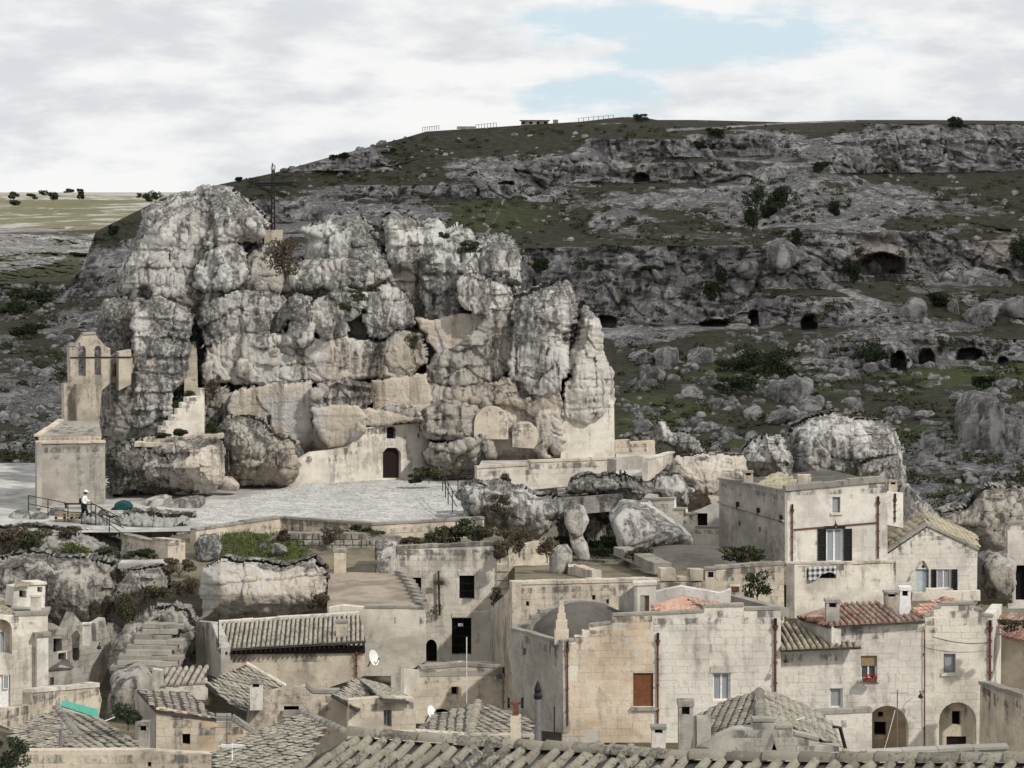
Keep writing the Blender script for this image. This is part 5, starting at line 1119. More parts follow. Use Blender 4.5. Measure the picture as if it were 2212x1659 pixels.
window(K_, pl, hw, M_curtain, M_wframe, .15, 1, 0, False, .07); a0, a1, z0, z1 = bounds(pl, hw); wbox(pl, a0 - .1, a1 + .12, z1, z1 + .28, -.1, .05).build('lintel', M_creamB, K_)
cope_px(K_, pl, zJ, 510,880, 600,868, w=.4, h=.1); cope_px(K_, pl, zJ, 705,765, 870,742, w=.4, h=.1); cope_px(K_, pl, zJ, 870,690, 1200,680, 1525,662, w=.4, h=.1); cope_px(K_, pl, zJ, 1530,625, 1812,620, w=.4, h=.12); cope_px(K_, pl, zJ, 1815,648, 2075,645, w=.4, h=.12)
p2 = PL(1104, 119.8, 1215, 114); o2 = zH(1498,1080, 1498,440, 1620,470, 1740,510, 1828,520, 1832,1110); h = zH(*[c for p in rect(1572, 562, 1590, 605) for c in p]); w_ = wall(K_, p2, o2, [h], mat=M_grey, name='side_wall'); blocks(w_, p2, o2, [h], .3, .6, M_greyB, keep=.8, seed=46); dark_hole(K_, p2, h, .3, 'vent'); cope_px(K_, p2, zH, 1498,440, 1620,470, 1740,510, 1828,520, w=.35, h=.09)  # grey stands in for the shade on this left-facing wall
pipe(K_, pl, *zI(218, 440)[0], zI(222, 900)[0][1], M_rust, .06); pipe(K_, pl, *zI(857, 360)[0], zI(857, 735)[0][1], M_rust, .075); pipe(K_, pl, *zH(1857, 580)[0], zH(1857, 1060)[0][1], M_rust, .05, u2=1226)
c = at(1265, 1384, 119); MB().lathe((c.x, c.y, c.z - .1), [(2.6, -.3), (2.5, 0), (2.2, .8), (1.6, 1.35), (.85, 1.7), (.2, 1.8)], 28, 1.05, 1.2).build('dome_roof', M_cement, K_, True)
m = MB(); c = at(1213, 1390, 114.6); [m.box((c.x, c.y, c.z + z), (w_2, w_2, h_)) for w_2, z, h_ in ((.62, .3, .6), (.5, .8, .42), (.36, 1.15, .3), (.26, 1.45, .3), (.18, 1.72, .26))]; m.build('pinnacle', M_tufaB, K_)
p3 = PL(1105, 121.5, 1340, 123); o3 = zJ(160,830, 160,780, 240,745, 290,720, 290,690, 350,680, 350,650, 470,630, 520,585, 640,580, 830,605, 830,800); w_ = wall(K_, p3, o3, [], mat=M_cope, name='stepped_parapet'); blocks(w_, p3, o3, [], .25, .45, M_cope, seed=47)
px_ = PL(1340, 117.5, 1420, 117.5); o4 = zJ(1025,680, 1025,475, 1180,468, 1180,680); hd = zJ(*[c for p in rect(1065, 545, 1132, 676) for c in p]); wall(K_, px_, o4, [hd], mat=M_white, name='roof_cabin', th=.6); fill(K_, px_, hd, .15, M_woodl, 'cabin_door'); wall(K_, PL(1336, 121, 1371, 117.5), zJ(912,690, 912,560, 1028,475, 1028,690), [], mat=M_grey, name='cabin_side'); cope_px(K_, px_, zJ, 1018,474, 1190,467, w=.7, h=.14, mat=M_creamB)  # cabin side is grey to paint its shade
tile_roof(K_, rp(zJ, [(1172, 655, 115.4), (1262, 674), (1530, 655, 115.4), (1530, 625), (1372, 556, 119), (1172, 612)]), None, .27, .42, M_tilen, M_tiler, flat=.5, name='tile_roof', down=(-.55, -.8, 0)); tile_roof(K_, rp(zJ, [(1372, 556, 119), (1530, 626, 115.4), (1705, 614, 118.2)]), None, .27, .42, M_tilen, M_tiler, flat=.4, name='tile_roof', down=(.5, -.8, 0))
wall(K_, PL(1420, 121, 1600, 121), zJ(1180,600, 1180,520, 1360,480, 1640,530, 1720,500, 1720,640), [], mat=M_white, name='rear_parapet'); w_ = wall(K_, PL(1575, 120.5, 1690, 115.2), zJ(1715,660, 1715,545, 2068,640, 2068,700), [], mat=M_cope, name='right_parapet')
slab(K_, pp(pl, zJ, 520,905, 2070,690, off=-.3) + [at(1690, 1330, 121), at(1110, 1395, 121)], .2, M_cement, 'flat_roof')

L_ = building('white_arched_house', 1850, 1640, 115, 'whitewashed house with terracotta hip roof, flower window and shadowy arch')
pl = PL(1688, 115, 1998, 115.3); o1 = zI(890,1130, 890,485, 1165,470, 1165,348, 1672,325, 1672,1130); h1 = zI(*[c for p in rect(1155, 690, 1224, 797) for c in p]); h2 = zI(*[c for p in rect(1324, 513, 1412, 640) for c in p]); h3 = [q for q in arch(zI, 1355, 1582, 785, 1100, 10, 1.0)]
w_ = wall(L_, pl, o1, [h1, h2, h3], mat=M_white, th=.5); blocks(w_, pl, o1, [h1, h2, h3], .3, .6, M_whiteB, keep=.85, seed=48)
window(L_, pl, h1, M_curtain, M_wframe, .15, 0, 0, True, .06); wn = window(L_, pl, h2, M_glass, M_wframe, .18, 1, 0, True, .06); a0, a1, z0, z1 = bounds(pl, h2); wbox(pl, a0 + .03, a1 - .03, (z0 + z1) / 2 + .05, z1, -.14, -.1).build('blind', M_woodl, wn)
pi_ = PL(1688, 117.2, 1998, 117.5); oi = zI(1330,1120, 1330,770, 1600,770, 1600,1120); hh = [zI(*[c for p in rect(*q) for c in p]) for q in ((1418, 818, 1446, 846), (1397, 872, 1463, 945))]; wall(L_, pi_, oi, hh, mat=M_orange, name='arch_back_wall'); [dark_hole(L_, pi_, h, .3, 'inner_window') for h in hh]
tile_roof(L_, rp(zI, [(1148, 350, 114.7), (1672, 322, 115), (1560, 300), (1432, 228, 119.5), (1205, 232)]), None, .27, .4, M_tiler, M_bed, name='roof', key='t'); tile_roof(L_, rp(zI, [(980, 300, 118), (1148, 350, 114.7), (1205, 232, 119.5), (1118, 262)]), None, .27, .4, M_tiler, M_bed, name='left_hip', down=(-.8, -.5, 0)); wall(L_, PL(1720, 118.5, 1790, 115), zI(980,420, 980,305, 1165,352, 1165,470), [], mat=M_white, name='left_flank')
tile_roof(L_, rp(zI, [(885, 480, 114.3), (1325, 463, 114.5), (1180, 400), (905, 335, 118.5), (885, 340)]), None, .27, .4, M_tiley, M_bed, name='low_roof', key='t')
cope_px(L_, pl, zI, 1140,350, 1672,325, w=.3, h=.08, over=.12)
ch = chimney(L_, *zI(1168, 345)[0], 115.6, .58, 1.15, M_grey); chimney(L_, *zI(1488, 250)[0], 120, .6, .75, M_tufa)
chimney(L_, *zI(1562, 300)[0], 117, .58, 1.35, M_wframe, 'taper'); pipe(L_, pl, *zI(1667, 370)[0], zI(1673, 1040)[0][1], M_rust, .03, False)
pw = PL(1740, 112.2, 1885, 112.4); ow = zI(1060,1100, 1090,830, 1385,818, 1385,1100); w_ = wall(L_, pw, ow, [], mat=M_white, name='yard_wall', th=.4); blocks(w_, pw, ow, [], .32, .66, M_whiteB, keep=.7, seed=49); cope_px(L_, pw, zI, 1085,830, 1388,818, w=.5)

N_ = building('stepped_gable_house', 2070, 1640, 115.5, 'cream house with stepped gable, single grey window and deep arch')
pl = PL(1998, 115.3, 2146, 115.5); o1 = zI(1674,1130, 1674,300, 1722,290, 1722,255, 1762,250, 1762,235, 1940,232, 1942,262, 1985,266, 1988,296, 2045,300, 2045,1130); h1 = zI(*[c for p in rect(1775, 502, 1840, 606) for c in p]); h3 = arch(zI, 1750, 1952, 766, 1100, 10, 1.0)
w_ = wall(N_, pl, o1, [h1, h3], mat=M_cream, th=.5); blocks(w_, pl, o1, [h1, h3], .3, .6, M_creamB, keep=.85, seed=50); window(N_, pl, h1, M_curtain, M_lead, .15, 0, 0, True, .08)
pi_ = PL(1998, 117.6, 2146, 117.8); hh = [zI(*[c for p in rect(*q) for c in p]) for q in ((1820, 814, 1868, 890), (1790, 952, 1898, 1100))]; wall(N_, pi_, zI(1720,1120, 1720,740, 1980,740, 1980,1120), hh, mat=M_tufa, name='arch_back_wall'); dark_hole(N_, pi_, hh[0], .3, 'inner_window'); fill(N_, pi_, hh[1], .1, M_wood, 'arch_door')
for q in ((1674,300, 1722,290), (1722,255, 1762,250), (1762,235, 1940,232), (1942,262, 1985,266), (1988,296, 2045,300)): cope_px(N_, pl, zI, *q, w=.45, h=.1)
wall(N_, PL(2145, 115.5, 2166, 121.5), zI(2044,700, 2044,290, 2092,232, 2088,690), [], mat=M_white, name='side_wall'); pipe(N_, pl, *zI(2025, 370)[0], zI(2025, 660)[0][1], M_rust, .07)
tile_roof(N_, rp(zI, [(1595, 262, 116), (1672, 310, 115.6), (1760, 245), (1775, 190, 119.5)]), None, .27, .42, M_tilen, M_tiler, flat=.6, name='roof', down=(-.7, -.7, 0)); tile_roof(N_, rp(zI, [(1762, 240, 115.8), (1880, 228, 116), (1775, 190, 119.5)]), None, .27, .42, M_tilen, M_tiler, flat=.6, name='right_roof')
CW = building('courtyard_wall', 2170, 1640, 111, 'tan courtyard wall with capping below the stepped gable house', 'wall')
pl = PL(2116, 113.5, 2240, 106); o1 = zI(1965,1140, 1975,672, 2215,745, 2290,760, 2290,1140); w_ = wall(CW, pl, o1, [], mat=M_tufa); blocks(w_, pl, o1, [], .3, .6, M_tufaB, keep=.6, seed=51); cope_px(CW, pl, zI, 1970,668, 2215,745, w=.5)
# ------------------------------------------------------------------ left edge houses and the lower left roofs
LH = building('left_edge_house', 50, 1500, 119, 'tall beige house with arched upper window and grey pilaster')
pl = PL(-60, 118.5, 103, 120); o1 = zG(-180,1000, -180,340, 95,352, 310,345, 308,845, 60,960, 60,1000); h1 = arch(zG, -60, 78, 375, 600, 10); h2 = zG(*[c for p in rect(-40, 735, 66, 945) for c in p])
w_ = wall(LH, pl, o1, [h1, h2], mat=M_cream); blocks(w_, pl, o1, [h1, h2], .3, .6, M_creamB, keep=.7, seed=52)
m = wall(LH, PL(-60, 119, 103, 120.5), zG(-120,640, -120,360, 100,360, 100,640), [zG(*[c for p in rect(-40, 455, 38, 598) for c in p])], mat=M_tufa, name='niche_wall'); window(LH, PL(-60, 119, 103, 120.5), zG(*[c for p in rect(-40, 455, 38, 598) for c in p]), M_curtain, M_wframe, .1, 1, 0, False)
fill(LH, pl, h2, .12, M_wframe, 'door'); window(LH, pl, zG(*[c for p in rect(20, 740, 58, 828) for c in p]), M_curtain, M_wframe, .06, 0, 0, False, .04)
a0, a1, z0, z1 = bounds(pl, zG(*[c for p in rect(225, 480, 300, 840) for c in p])); wbox(pl, a0, a1, z0, z1, -.05, .35).build('pilaster', M_white, LH); wbox(pl, a0 - .1, a1 + .1, z1, z1 + .16, -.05, .45).build('pilaster_cap', M_cope, LH)
cope_px(LH, pl, zG, 95,352, 310,345, w=.5); slab(LH, pp(pl, zG, -180,345, 310,350, off=-.2) + [at(110, 1310, 126), at(-60, 1310, 126)], .2, M_cope, 'flat_roof')
tile_roof(LH, rp(zG, [(-180, 345, 119.2), (85, 345, 120.4), (60, 300), (0, 232, 124.5), (-180, 232)]), None, .27, .4, M_tiley, M_cope, key='t')
pd_ = PL(30, 121.5, 100, 122.5); od = zG(82,290, 92,165, 180,150, 295,148, 290,300); hh = [zG(*[c for p in rect(*q) for c in p]) for q in ((125, 188, 172, 236), (242, 165, 275, 200))]; wall(LH, pd_, od, hh, mat=M_white, name='dormer', th=.8); [dark_hole(LH, pd_, h, .5, 'dormer_opening') for h in hh]
slab(LH, pp(pd_, zG, 78,162, 185,145, 182,128, 90,132, off=.2), .1, M_tiley, 'dormer_roof'); coping(LH, *pp(pd_, zG, 185,150, 298,146), .9, .12, .1, M_creamB)
c = at(*zG(232, 350)[0], 120.5); MB().box((c.x, c.y, c.z + .4), (.42, .4, 1.0)).build('chimney', M_cream, LH); MB().box((c.x, c.y, c.z + .92), (.5, .48, .1)).build('chimney_cap', M_white, LH)

RU = building('ruined_row', 180, 1480, 130, 'shadowy row of half ruined grey houses under the left cliff')
pl = PL(98, 127.5, 240, 131); o1 = zG(300,860, 300,480, 340,400, 420,440, 470,330, 540,410, 590,405, 595,520, 620,520, 620,400, 680,365, 700,480, 740,400, 790,440, 790,520, 700,690, 640,830); hs = [zG(*[c for p in rect(*q) for c in p]) for q in ((375, 595, 425, 640), (345, 500, 400, 590), (470, 560, 510, 640), (350, 745, 385, 838), (420, 700, 520, 750))]
w_ = wall(RU, pl, o1, hs, mat=M_grey); blocks(w_, pl, o1, hs, .3, .55, M_greyB, proud=.04, keep=.7, seed=53); [dark_hole(RU, pl, h, .42, 'window') for h in hs]
window(RU, pl, hs[3], M_curtain, M_wframe, .2, 0, 0, False); m = MB(); a0, a1, z0, z1 = bounds(pl, hs[0])
for q in ((a0 - .08, a0, z0 - .08, z1 + .08), (a1, a1 + .08, z0 - .08, z1 + .08), (a0, a1, z1, z1 + .08), (a0, a1, z0 - .08, z0)): wbox(pl, *q, -.1, .03, m)
m.build('window_surround', M_white, RU)
c = at(*zG(562, 520)[0], 128.5); MB().box((c.x, c.y, c.z + .35), (.36, .36, 1.0)).build('chimney', M_white, RU); MB().box((c.x, c.y, c.z + .88), (.44, .44, .08)).build('chimney_cap', M_white, RU)
pr = PL(120, 126.5, 240, 128); wall(RU, pr, zG(300,860, 300,700, 420,680, 520,700, 560,800, 560,860), [zG(*[c for p in rect(325, 750, 350, 835) for c in p])], mat=M_grey, name='front_wall')
slab(RU, rp(zG, [(320, 690, 126.2), (480, 690, 127), (430, 620, 129)]), .12, M_cement, 'lean_to_roof')

BL = building('bottom_left_house', 200, 1640, 98, 'low house under a mortared stone tile roof with a turquoise sheet')
tile_roof(BL, rp(zG, [(60, 1190, 97), (430, 1235, 96), (505, 1130), (372, 958, 105), (75, 1085)]), None, .34, .36, M_tiles, M_bed, flat=.35, jit=.06, down=(-.45, -.9, 0))
tile_roof(BL, rp(zG, [(430, 1235, 96), (905, 1225), (890, 1160, 98.5), (640, 1015), (372, 958, 105)]), None, .34, .36, M_tiles, M_bed, flat=.35, jit=.06, name='right_roof', down=(.4, -.9, 0))
ridge(BL, *[rp(zG, [(60, 1190, 97), (430, 1235, 96), (372, 958, 105), (505, 1132)])[i] for i in (2, 3)], M_cope, .4)
pl = PL(30, 95.5, 520, 95.5); o1 = zG(90,1420, 140,1225, 430,1225, 905,1222, 1370,1250, 1370,1420); h = zG(*[c for p in rect(957, 1300, 980, 1330) for c in p]); w_ = wall(BL, pl, o1, [h], mat=M_tufa); blocks(w_, pl, o1, [h], .3, .6, M_tufaB, keep=.6, seed=54); dark_hole(BL, pl, h, .3, 'vent')
pb2 = PL(60, 108, 215, 112); o1 = zG(0,1060, 0,960, 200,930, 200,850, 640,812, 660,900, 640,1010, 400,1010, 380,960, 75,1090); w_ = wall(BL, pb2, o1, [], mat=M_tufa, name='rear_wall'); blocks(w_, pb2, o1, [], .32, .6, M_tufaB, seed=55); cope_px(BL, pb2, zG, 200,850, 640,812, w=.5, mat=M_creamB)
MB().tube([at(*zG(395, 1235)[0], 96), at(*zG(392, 1085)[0], 96)], .07, 7).build('roof_pole', M_lead, BL)
TS = empty('plastic_sheet', at(*zG(500, 980)[0], 104), 'bright turquoise corrugated plastic sheet leaning over the stone roof', 'sheet', None, 'thing')
q = [at(*zG(395, 935)[0], 105), at(*zG(640, 1015)[0], 103.5), at(*zG(632, 958)[0], 104.6), at(*zG(405, 900)[0], 106)]
for i in range(6):
    f0, f1 = i / 6, (i + 1) / 6; m = MB(); e = Vector((0, -.02 * (i % 2), .015 * (i % 2))); a, b, c, d = q[0].lerp(q[1], f0), q[0].lerp(q[1], f1), q[3].lerp(q[2], f1), q[3].lerp(q[2], f0); n = Vector((0, .05, -.05)); m.hull8([a + e, b + e, b + e + n, a + e + n, d + e, c + e, c + e + n, d + e + n]); m.build('panel', M_teal, TS)
# ------------------------------------------------------------------ vault roof and the tiled roof in front
O_ = building('vaulted_tile_roof', 1600, 1600, 90, 'curved grey roof of small tiles with stepped gable wall', 'roof')
def vault(parent, P, name, mat, seed):
    """tiled surface between two edges with a bulge"""
    tile_roof(parent, P, None, .33, .36, mat, M_bed, flat=.35, jit=.03, name=name, seed=seed)
vault(O_, rp(zI, [(430, 1000, 84.5), (640, 915), (776, 865, 84), (770, 706, 91), (600, 752), (432, 838)]), 'left_roof', M_tiles, 3)
vault(O_, rp(zI, [(776, 862, 84), (960, 905), (1205, 1005, 84.5), (1180, 900), (1100, 822), (930, 745), (775, 706, 91)]), 'right_roof', M_tiles, 4)
ridge(O_, *rp(zI, [(776, 865, 84), (960, 905, 84.2), (772, 706, 91)])[::2], M_cope, .36)
pl = PL(1500, 83.4, 1820, 83.6); o1 = zI(430,1180, 430,1012, 520,962, 640,912, 735,905, 735,868, 858,868, 858,905, 955,905, 960,940, 1095,970, 1090,1002, 1205,1008, 1205,1180); w_ = wall(O_, pl, o1, [], mat=M_grey, name='gable_wall', th=.5); blocks(w_, pl, o1, [], .26, .5, M_greyB, keep=.9, seed=56)
for q in ((735,868, 858,868), (858,905, 955,905), (960,940, 1095,970)): cope_px(O_, pl, zI, *q, w=.5, h=.09)
wall(O_, PL(1490, 87, 1506, 83.5), zI(400,1100, 400,850, 430,835, 434,1100), [], mat=M_grey, name='side_wall')
chimney(O_, *zI(370, 1000)[0], 84, .46, 1.45, M_grey); chimney(O_, *zI(222, 1010)[0], 80, .42, .66, M_white)
MB().tube([pl.pt(*pl.hit(*zI(1165, 893)[0]), .2), pl.pt(*pl.hit(*zI(1205, 897)[0]), .2), pl.pt(*pl.hit(*zI(1245, 1050)[0]), .2)], .06, 7).build('downpipe', M_iron, O_)
VT = building('roof_vent', 1675, 1620, 70, 'triangular stone vent standing on the roofs', 'vent'); pl = PL(1650, 70, 1700, 70); wall(VT, pl, zI(805,1060, 850,958, 900,1060), [zI(835,1040, 852,985, 872,1040)], mat=M_grey, th=.6, name='hood'); dark_hole(VT, pl, zI(835,1040, 852,985, 872,1040), .4, 'vent_opening')

FR = building('front_tiled_roof', 1200, 1659, 36, 'near roof of lichened half round tiles with a mortared ridge', 'roof')
th_ = R(38); dn = Vector((-math.sin(th_), -math.cos(th_), -math.tan(R(17)))).normalized(); acr = Vector((math.cos(th_), -math.sin(th_), 0)); nF = acr.cross(-dn).normalized(); nF = nF if nF.z > 0 else -nF; A0 = at(1250, 1612, 36.5)
def fpl(u, v):
    dr = Vector(((u - CX) / FPX, 1, -(v - HY) / FPX)); C = Vector((0, 0, CZ)); return C + dr * ((A0 - C).dot(nF) / dr.dot(nF))
top = [fpl(*q) for q in ((2300, 1650), (2180, 1648), (1900, 1648), (1500, 1642), (1250, 1626), (1000, 1610), (836, 1598), (760, 1592))]
bot = [fpl(*q) for q in ((600, 1680), (700, 1780), (1500, 1790), (2300, 1760))]
tile_roof(FR, bot[:0] + [bot[1], bot[2], bot[3]] + top + [bot[0]], None, .25, .38, M_tilef, M_bed, jit=.03, key='t', down=tuple(dn), wid=.66, th=.2, tilt=8)
for i in range(len(top) - 1): ridge(FR, top[i + 1] + Vector((0, 0, .03)), top[i] + Vector((0, 0, .03)), M_tilef, .26, .45, seed=i)
FB = building('back_ridge_wall', 1700, 1640, 50, 'low mortared wall with white capping behind the front roof', 'wall'); pl = PL(1400, 62, 2230, 62); o1 = zI(330,1160, 330,1065, 900,1075, 1360,1050, 2130,1015, 2130,1180); wall(FB, pl, o1, [], mat=M_grey); cope_px(FB, pl, zI, 1360,1050, 2130,1015, w=.4, h=.07, mat=M_greyB)

# ------------------------------------------------------------------ rocks of the lower town
M_rockp = material('trodden_limestone', lambda t, b: rock_nodes(t, b, (.56, .545, .51), (.44, .43, .40), (.2, .195, .18), (.5, .42, .33), attr(t, 'warm'), .5))
def bl(poly, Y, half, label, warm=.3, mat=None, name='rock', cat='rock', **kw):
    w_2 = (max(q[0] for q in poly) - min(q[0] for q in poly)) * Y / FPX
    if name == 'boulder' or w_2 < 2.6: return boulder(name, poly, Y, half, None, mat or M_rock, warm, label, cat, **kw)
    c = np.mean(poly, 0); r = empty(name, at(c[0], max(q[1] for q in poly), Y), label, cat, None, 'thing'); BN[0] += 1
    relief(r, [(poly, Y, half * .8, 1.2, .15, warm, mat or M_rock)], [], 2.4, Y, BN[0], 'rock_face', .5, kw.get('strata', .5), min(5., w_2 * .9), 1.3, .85, min(2.6, w_2 * .4))
bl(zG(1275,400, 1285,120, 1330,50, 1450,10, 1560,15, 1750,10, 1900,15, 2050,-10, 2115,80, 2130,220, 2110,350, 1700,420), 138, 4.5, 'broad pale rock face above the long tiled house', .75, amp=.7, grow=1.05)
bl(zG(700,245, 760,140, 830,40, 1050,40, 1075,200, 1010,280, 860,275), 140, 3.0, 'overhanging grey rock left of the broad pale rock face', .2, M_rockd)
bl(zG(690,730, 730,560, 830,400, 980,310, 1180,310, 1235,420, 1250,520, 1250,700, 1000,740), 129.5, 2.6, 'terraced mound of rubble and rock beside the long tiled house', .2, M_rockd, strata=2.5)
TR = building('rubble_terraces', 330, 1440, 128, 'stack of rough stone ledges on the rubble mound', 'terrace')
for i in range(9):
    y_ = 430 + i * 34; coping(TR, at(*zG(930 - i * 27 + 20 * (i % 2), y_)[0], 127.2 - i * .28), at(*zG(1190 - (i % 3) * 40, y_ + 6)[0], 127.2 - i * .28), .8, .2, .1, M_greyB if i % 2 else M_cope, 'ledge_stone', .7, seed=i)
bl(zG(690,900, 720,740, 900,690, 960,760, 960,860, 860,1000, 700,1010), 115, 2.0, 'grey rock lump between the ruins and the small grey house', .2, M_rockd, strata=1.0)
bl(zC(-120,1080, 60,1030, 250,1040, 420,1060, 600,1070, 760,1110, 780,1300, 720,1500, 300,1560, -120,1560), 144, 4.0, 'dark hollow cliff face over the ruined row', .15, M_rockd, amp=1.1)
bl(zC(-150,930, 60,870, 200,880, 350,900, 560,930, 700,980, 800,1040, 980,1090, 1060,1120, 1050,1190, 760,1180, 500,1140, 200,1120, -150,1080), 150, 3.4, 'rough grey rocky bank falling from the square', .1, M_rockd, strata=1.0, e=.5)
bl(zC(430,830, 560,800, 800,790, 1050,790, 1220,800, 1240,870, 1100,930, 950,950, 760,920, 560,880), 155.5, 3.6, 'worn pale bedrock of the ramp beside the railing', 0, M_rockp, amp=.35, strata=1.2, e=.4)
bl(zC(40,800, 100,760, 180,770, 200,830, 60,840), 158, .7, 'low pointed pale rock near the walking person', .1, amp=.6, res=.08, name='boulder', cat='boulder')
bl(zC(190,800, 240,770, 300,790, 305,832, 200,834), 157.5, .6, 'small grey rock beside the wooden crate', .1, amp=.6, res=.08, name='boulder', cat='boulder')
bl(zC(310,790, 330,740, 400,745, 430,790, 400,815), 159.5, .8, 'rounded pale rock behind the wooden crate', .1, amp=.6, res=.08, name='boulder', cat='boulder')
bl(zC(1238,1075, 1250,980, 1310,930, 1390,918, 1432,990, 1422,1070, 1330,1090), 145.5, .9, 'large round white boulder on the grassy strip', 0, amp=.7, res=.08, name='boulder', cat='boulder')
bl(zC(1740,1000, 1790,975, 1850,1000, 1870,1035, 1760,1040), 144, .5, 'flat white stone lying in the grassy strip', 0, amp=.6, res=.07, name='boulder', cat='boulder')
bl(zC(1680,985, 1720,975, 1725,1005, 1685,1010), 145, .25, 'small white stone in the grassy strip', 0, amp=.5, res=.05, name='boulder', cat='boulder')
sl = building('stone_slab', 300, 1225, 143, 'flat pale stone slab bridging a gap in the cliff', 'slab'); coping(sl, at(*zC(765, 1135)[0], 142), at(*zC(1075, 1130)[0], 142), 1.4, .3, .1, M_pave, 'slab_stone', 2.6)
RB = building('rubble_bank', 700, 1170, 147, 'band of rough dark stones under the square wall', 'wall'); pl = PL(560, 148.5, 870, 148.5); o1 = zC(1690,1010, 1800,900, 1900,905, 2300,905, 2600,930, 2600,1060, 2300,1060, 2000,1000); wall(RB, pl, o1, [], mat=M_cope); blocks(RB, pl, o1, [], .33, .4, M_greyB, proud=.12, gap=.06, seed=57)
GT = sheet('grass_strip', [(370, 1155, 151.5), (850, 1150, 153), (850, 1215, 144.5), (370, 1262, 139.5)], M_earth, .25, 70, 24, label='grassy earth strip under the square wall')
# right of the square
bl(zD(1135,670, 1200,612, 1400,598, 1620,640, 1830,680, 1845,770, 1780,880, 1690,955, 1500,950, 1350,850, 1200,810), 157.5, 4.0, 'broad layered grey rock sloping below the path wall', .15, strata=1.3, e=.42, grow=1.04)
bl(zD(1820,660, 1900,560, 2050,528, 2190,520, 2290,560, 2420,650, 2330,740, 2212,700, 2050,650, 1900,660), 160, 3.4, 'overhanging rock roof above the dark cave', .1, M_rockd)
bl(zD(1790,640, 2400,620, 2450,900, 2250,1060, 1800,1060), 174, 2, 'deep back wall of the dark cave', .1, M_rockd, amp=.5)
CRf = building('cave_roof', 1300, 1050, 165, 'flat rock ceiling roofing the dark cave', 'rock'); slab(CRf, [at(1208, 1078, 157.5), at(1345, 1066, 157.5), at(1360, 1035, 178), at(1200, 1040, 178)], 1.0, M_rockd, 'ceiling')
bl(zD(1838,770, 1895,718, 1970,735, 1998,820, 1965,915, 1885,930, 1842,850), 151, 1.1, 'rounded rock capital on the leaning natural pillar', .3, amp=.5, res=.08, strata=0)
bl(zD(1865,905, 1950,905, 1990,1000, 2000,1085, 1930,1075, 1895,1010), 150.8, .8, 'leaning natural pillar of rock in front of the cave', .3, amp=.5, res=.08, strata=0)
bl(zD(1738,1165, 1742,1060, 1790,1000, 1860,982, 1888,1030, 1888,1145, 1800,1175), 138.5, .9, 'upright squarish boulder standing in the yard corner', .4, amp=.4, res=.08, strata=0, name='boulder', cat='boulder', e=.36)
bl(zF(108,770, 170,703, 300,718, 400,790, 530,890, 500,930, 300,960, 150,920, 118,830), 153.5, 3.0, 'huge smooth grey boulder leaning right of the cave', .15, amp=.4, strata=.1, name='boulder', cat='boulder')
bl(zF(338,460, 335,330, 350,283, 392,280, 402,345, 480,350, 560,380, 588,455), 186, 2.2, 'pale rock with a stubby pillar at the path end', 0, res=.12)
bl(zF(765,560, 768,440, 800,392, 950,358, 1000,380, 1035,460, 1040,580), 172, 3.2, 'rounded grey rock behind the shuttered house chimney', .1)
bl(zF(1025,590, 1028,320, 1080,282, 1240,232, 1340,260, 1500,278, 1562,310, 1598,440, 1605,570, 1390,610, 1200,605), 177, 5.5, 'great double headed white rock rising behind the shuttered house', .1, amp=.9)
bl(zF(1380,610, 1400,500, 1480,478, 1600,458, 1615,600, 1645,690, 1500,680), 170, 3.0, 'jagged rock at the foot of the double headed rock', .2, amp=1.1)
bl(zF(1580,850, 1590,640, 1640,600, 1665,690, 1740,715, 1748,790, 1700,860), 165, 2.2, 'stepped rock spur behind the gable house', .3, amp=1.1)
bl(zF(415,590, 430,478, 560,455, 770,458, 810,570, 690,650, 650,760, 500,720, 460,620), 169, 2.6, 'cut rock face with warm stains above the steps', .8, amp=.7)
bl(zF(305,660, 330,565, 480,565, 525,640, 510,740, 370,700), 165.5, 1.6, 'lumpy grey rock beside the steps', .2, amp=.8)
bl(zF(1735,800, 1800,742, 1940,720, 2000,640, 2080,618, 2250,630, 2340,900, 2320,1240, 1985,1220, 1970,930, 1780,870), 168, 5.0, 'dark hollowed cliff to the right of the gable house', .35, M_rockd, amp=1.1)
bl(zF(1985,1000, 2060,960, 2150,980, 2160,1200, 1985,1200), 158, 2.0, 'broken rocky slope beside the gable house', .4, M_rockd, amp=1.2)
EH = building('right_edge_house', 2195, 1240, 158, 'white walled house corner at the right edge below the cliff'); pl = PL(2176, 158, 2260, 158); o1 = zF(2130,1240, 2128,815, 2300,800, 2300,1240); h = zF(*[c for p in rect(2170, 1020, 2240, 1200) for c in p]); w_ = wall(EH, pl, o1, [h], mat=M_white); blocks(w_, pl, o1, [h], .3, .6, M_whiteB, keep=.8, seed=58); dark_hole(EH, pl, h, .4, 'doorway'); cope_px(EH, pl, zF, 2128,815, 2300,800, w=.5)
EP = building('tiled_porch', 2190, 1350, 118, 'sloping brick tiled porch roof with plants at the right edge', 'porch'); tile_roof(EP, rp(zI, [(2088, 400, 116), (2260, 440, 114), (2260, 300), (2088, 285, 120)]), None, .3, .4, M_tiler, M_tiler, flat=.4); wall(EP, PL(2150, 116.5, 2250, 115), zI(2085,700, 2088,395, 2260,440, 2260,740), [], mat=M_tufa)
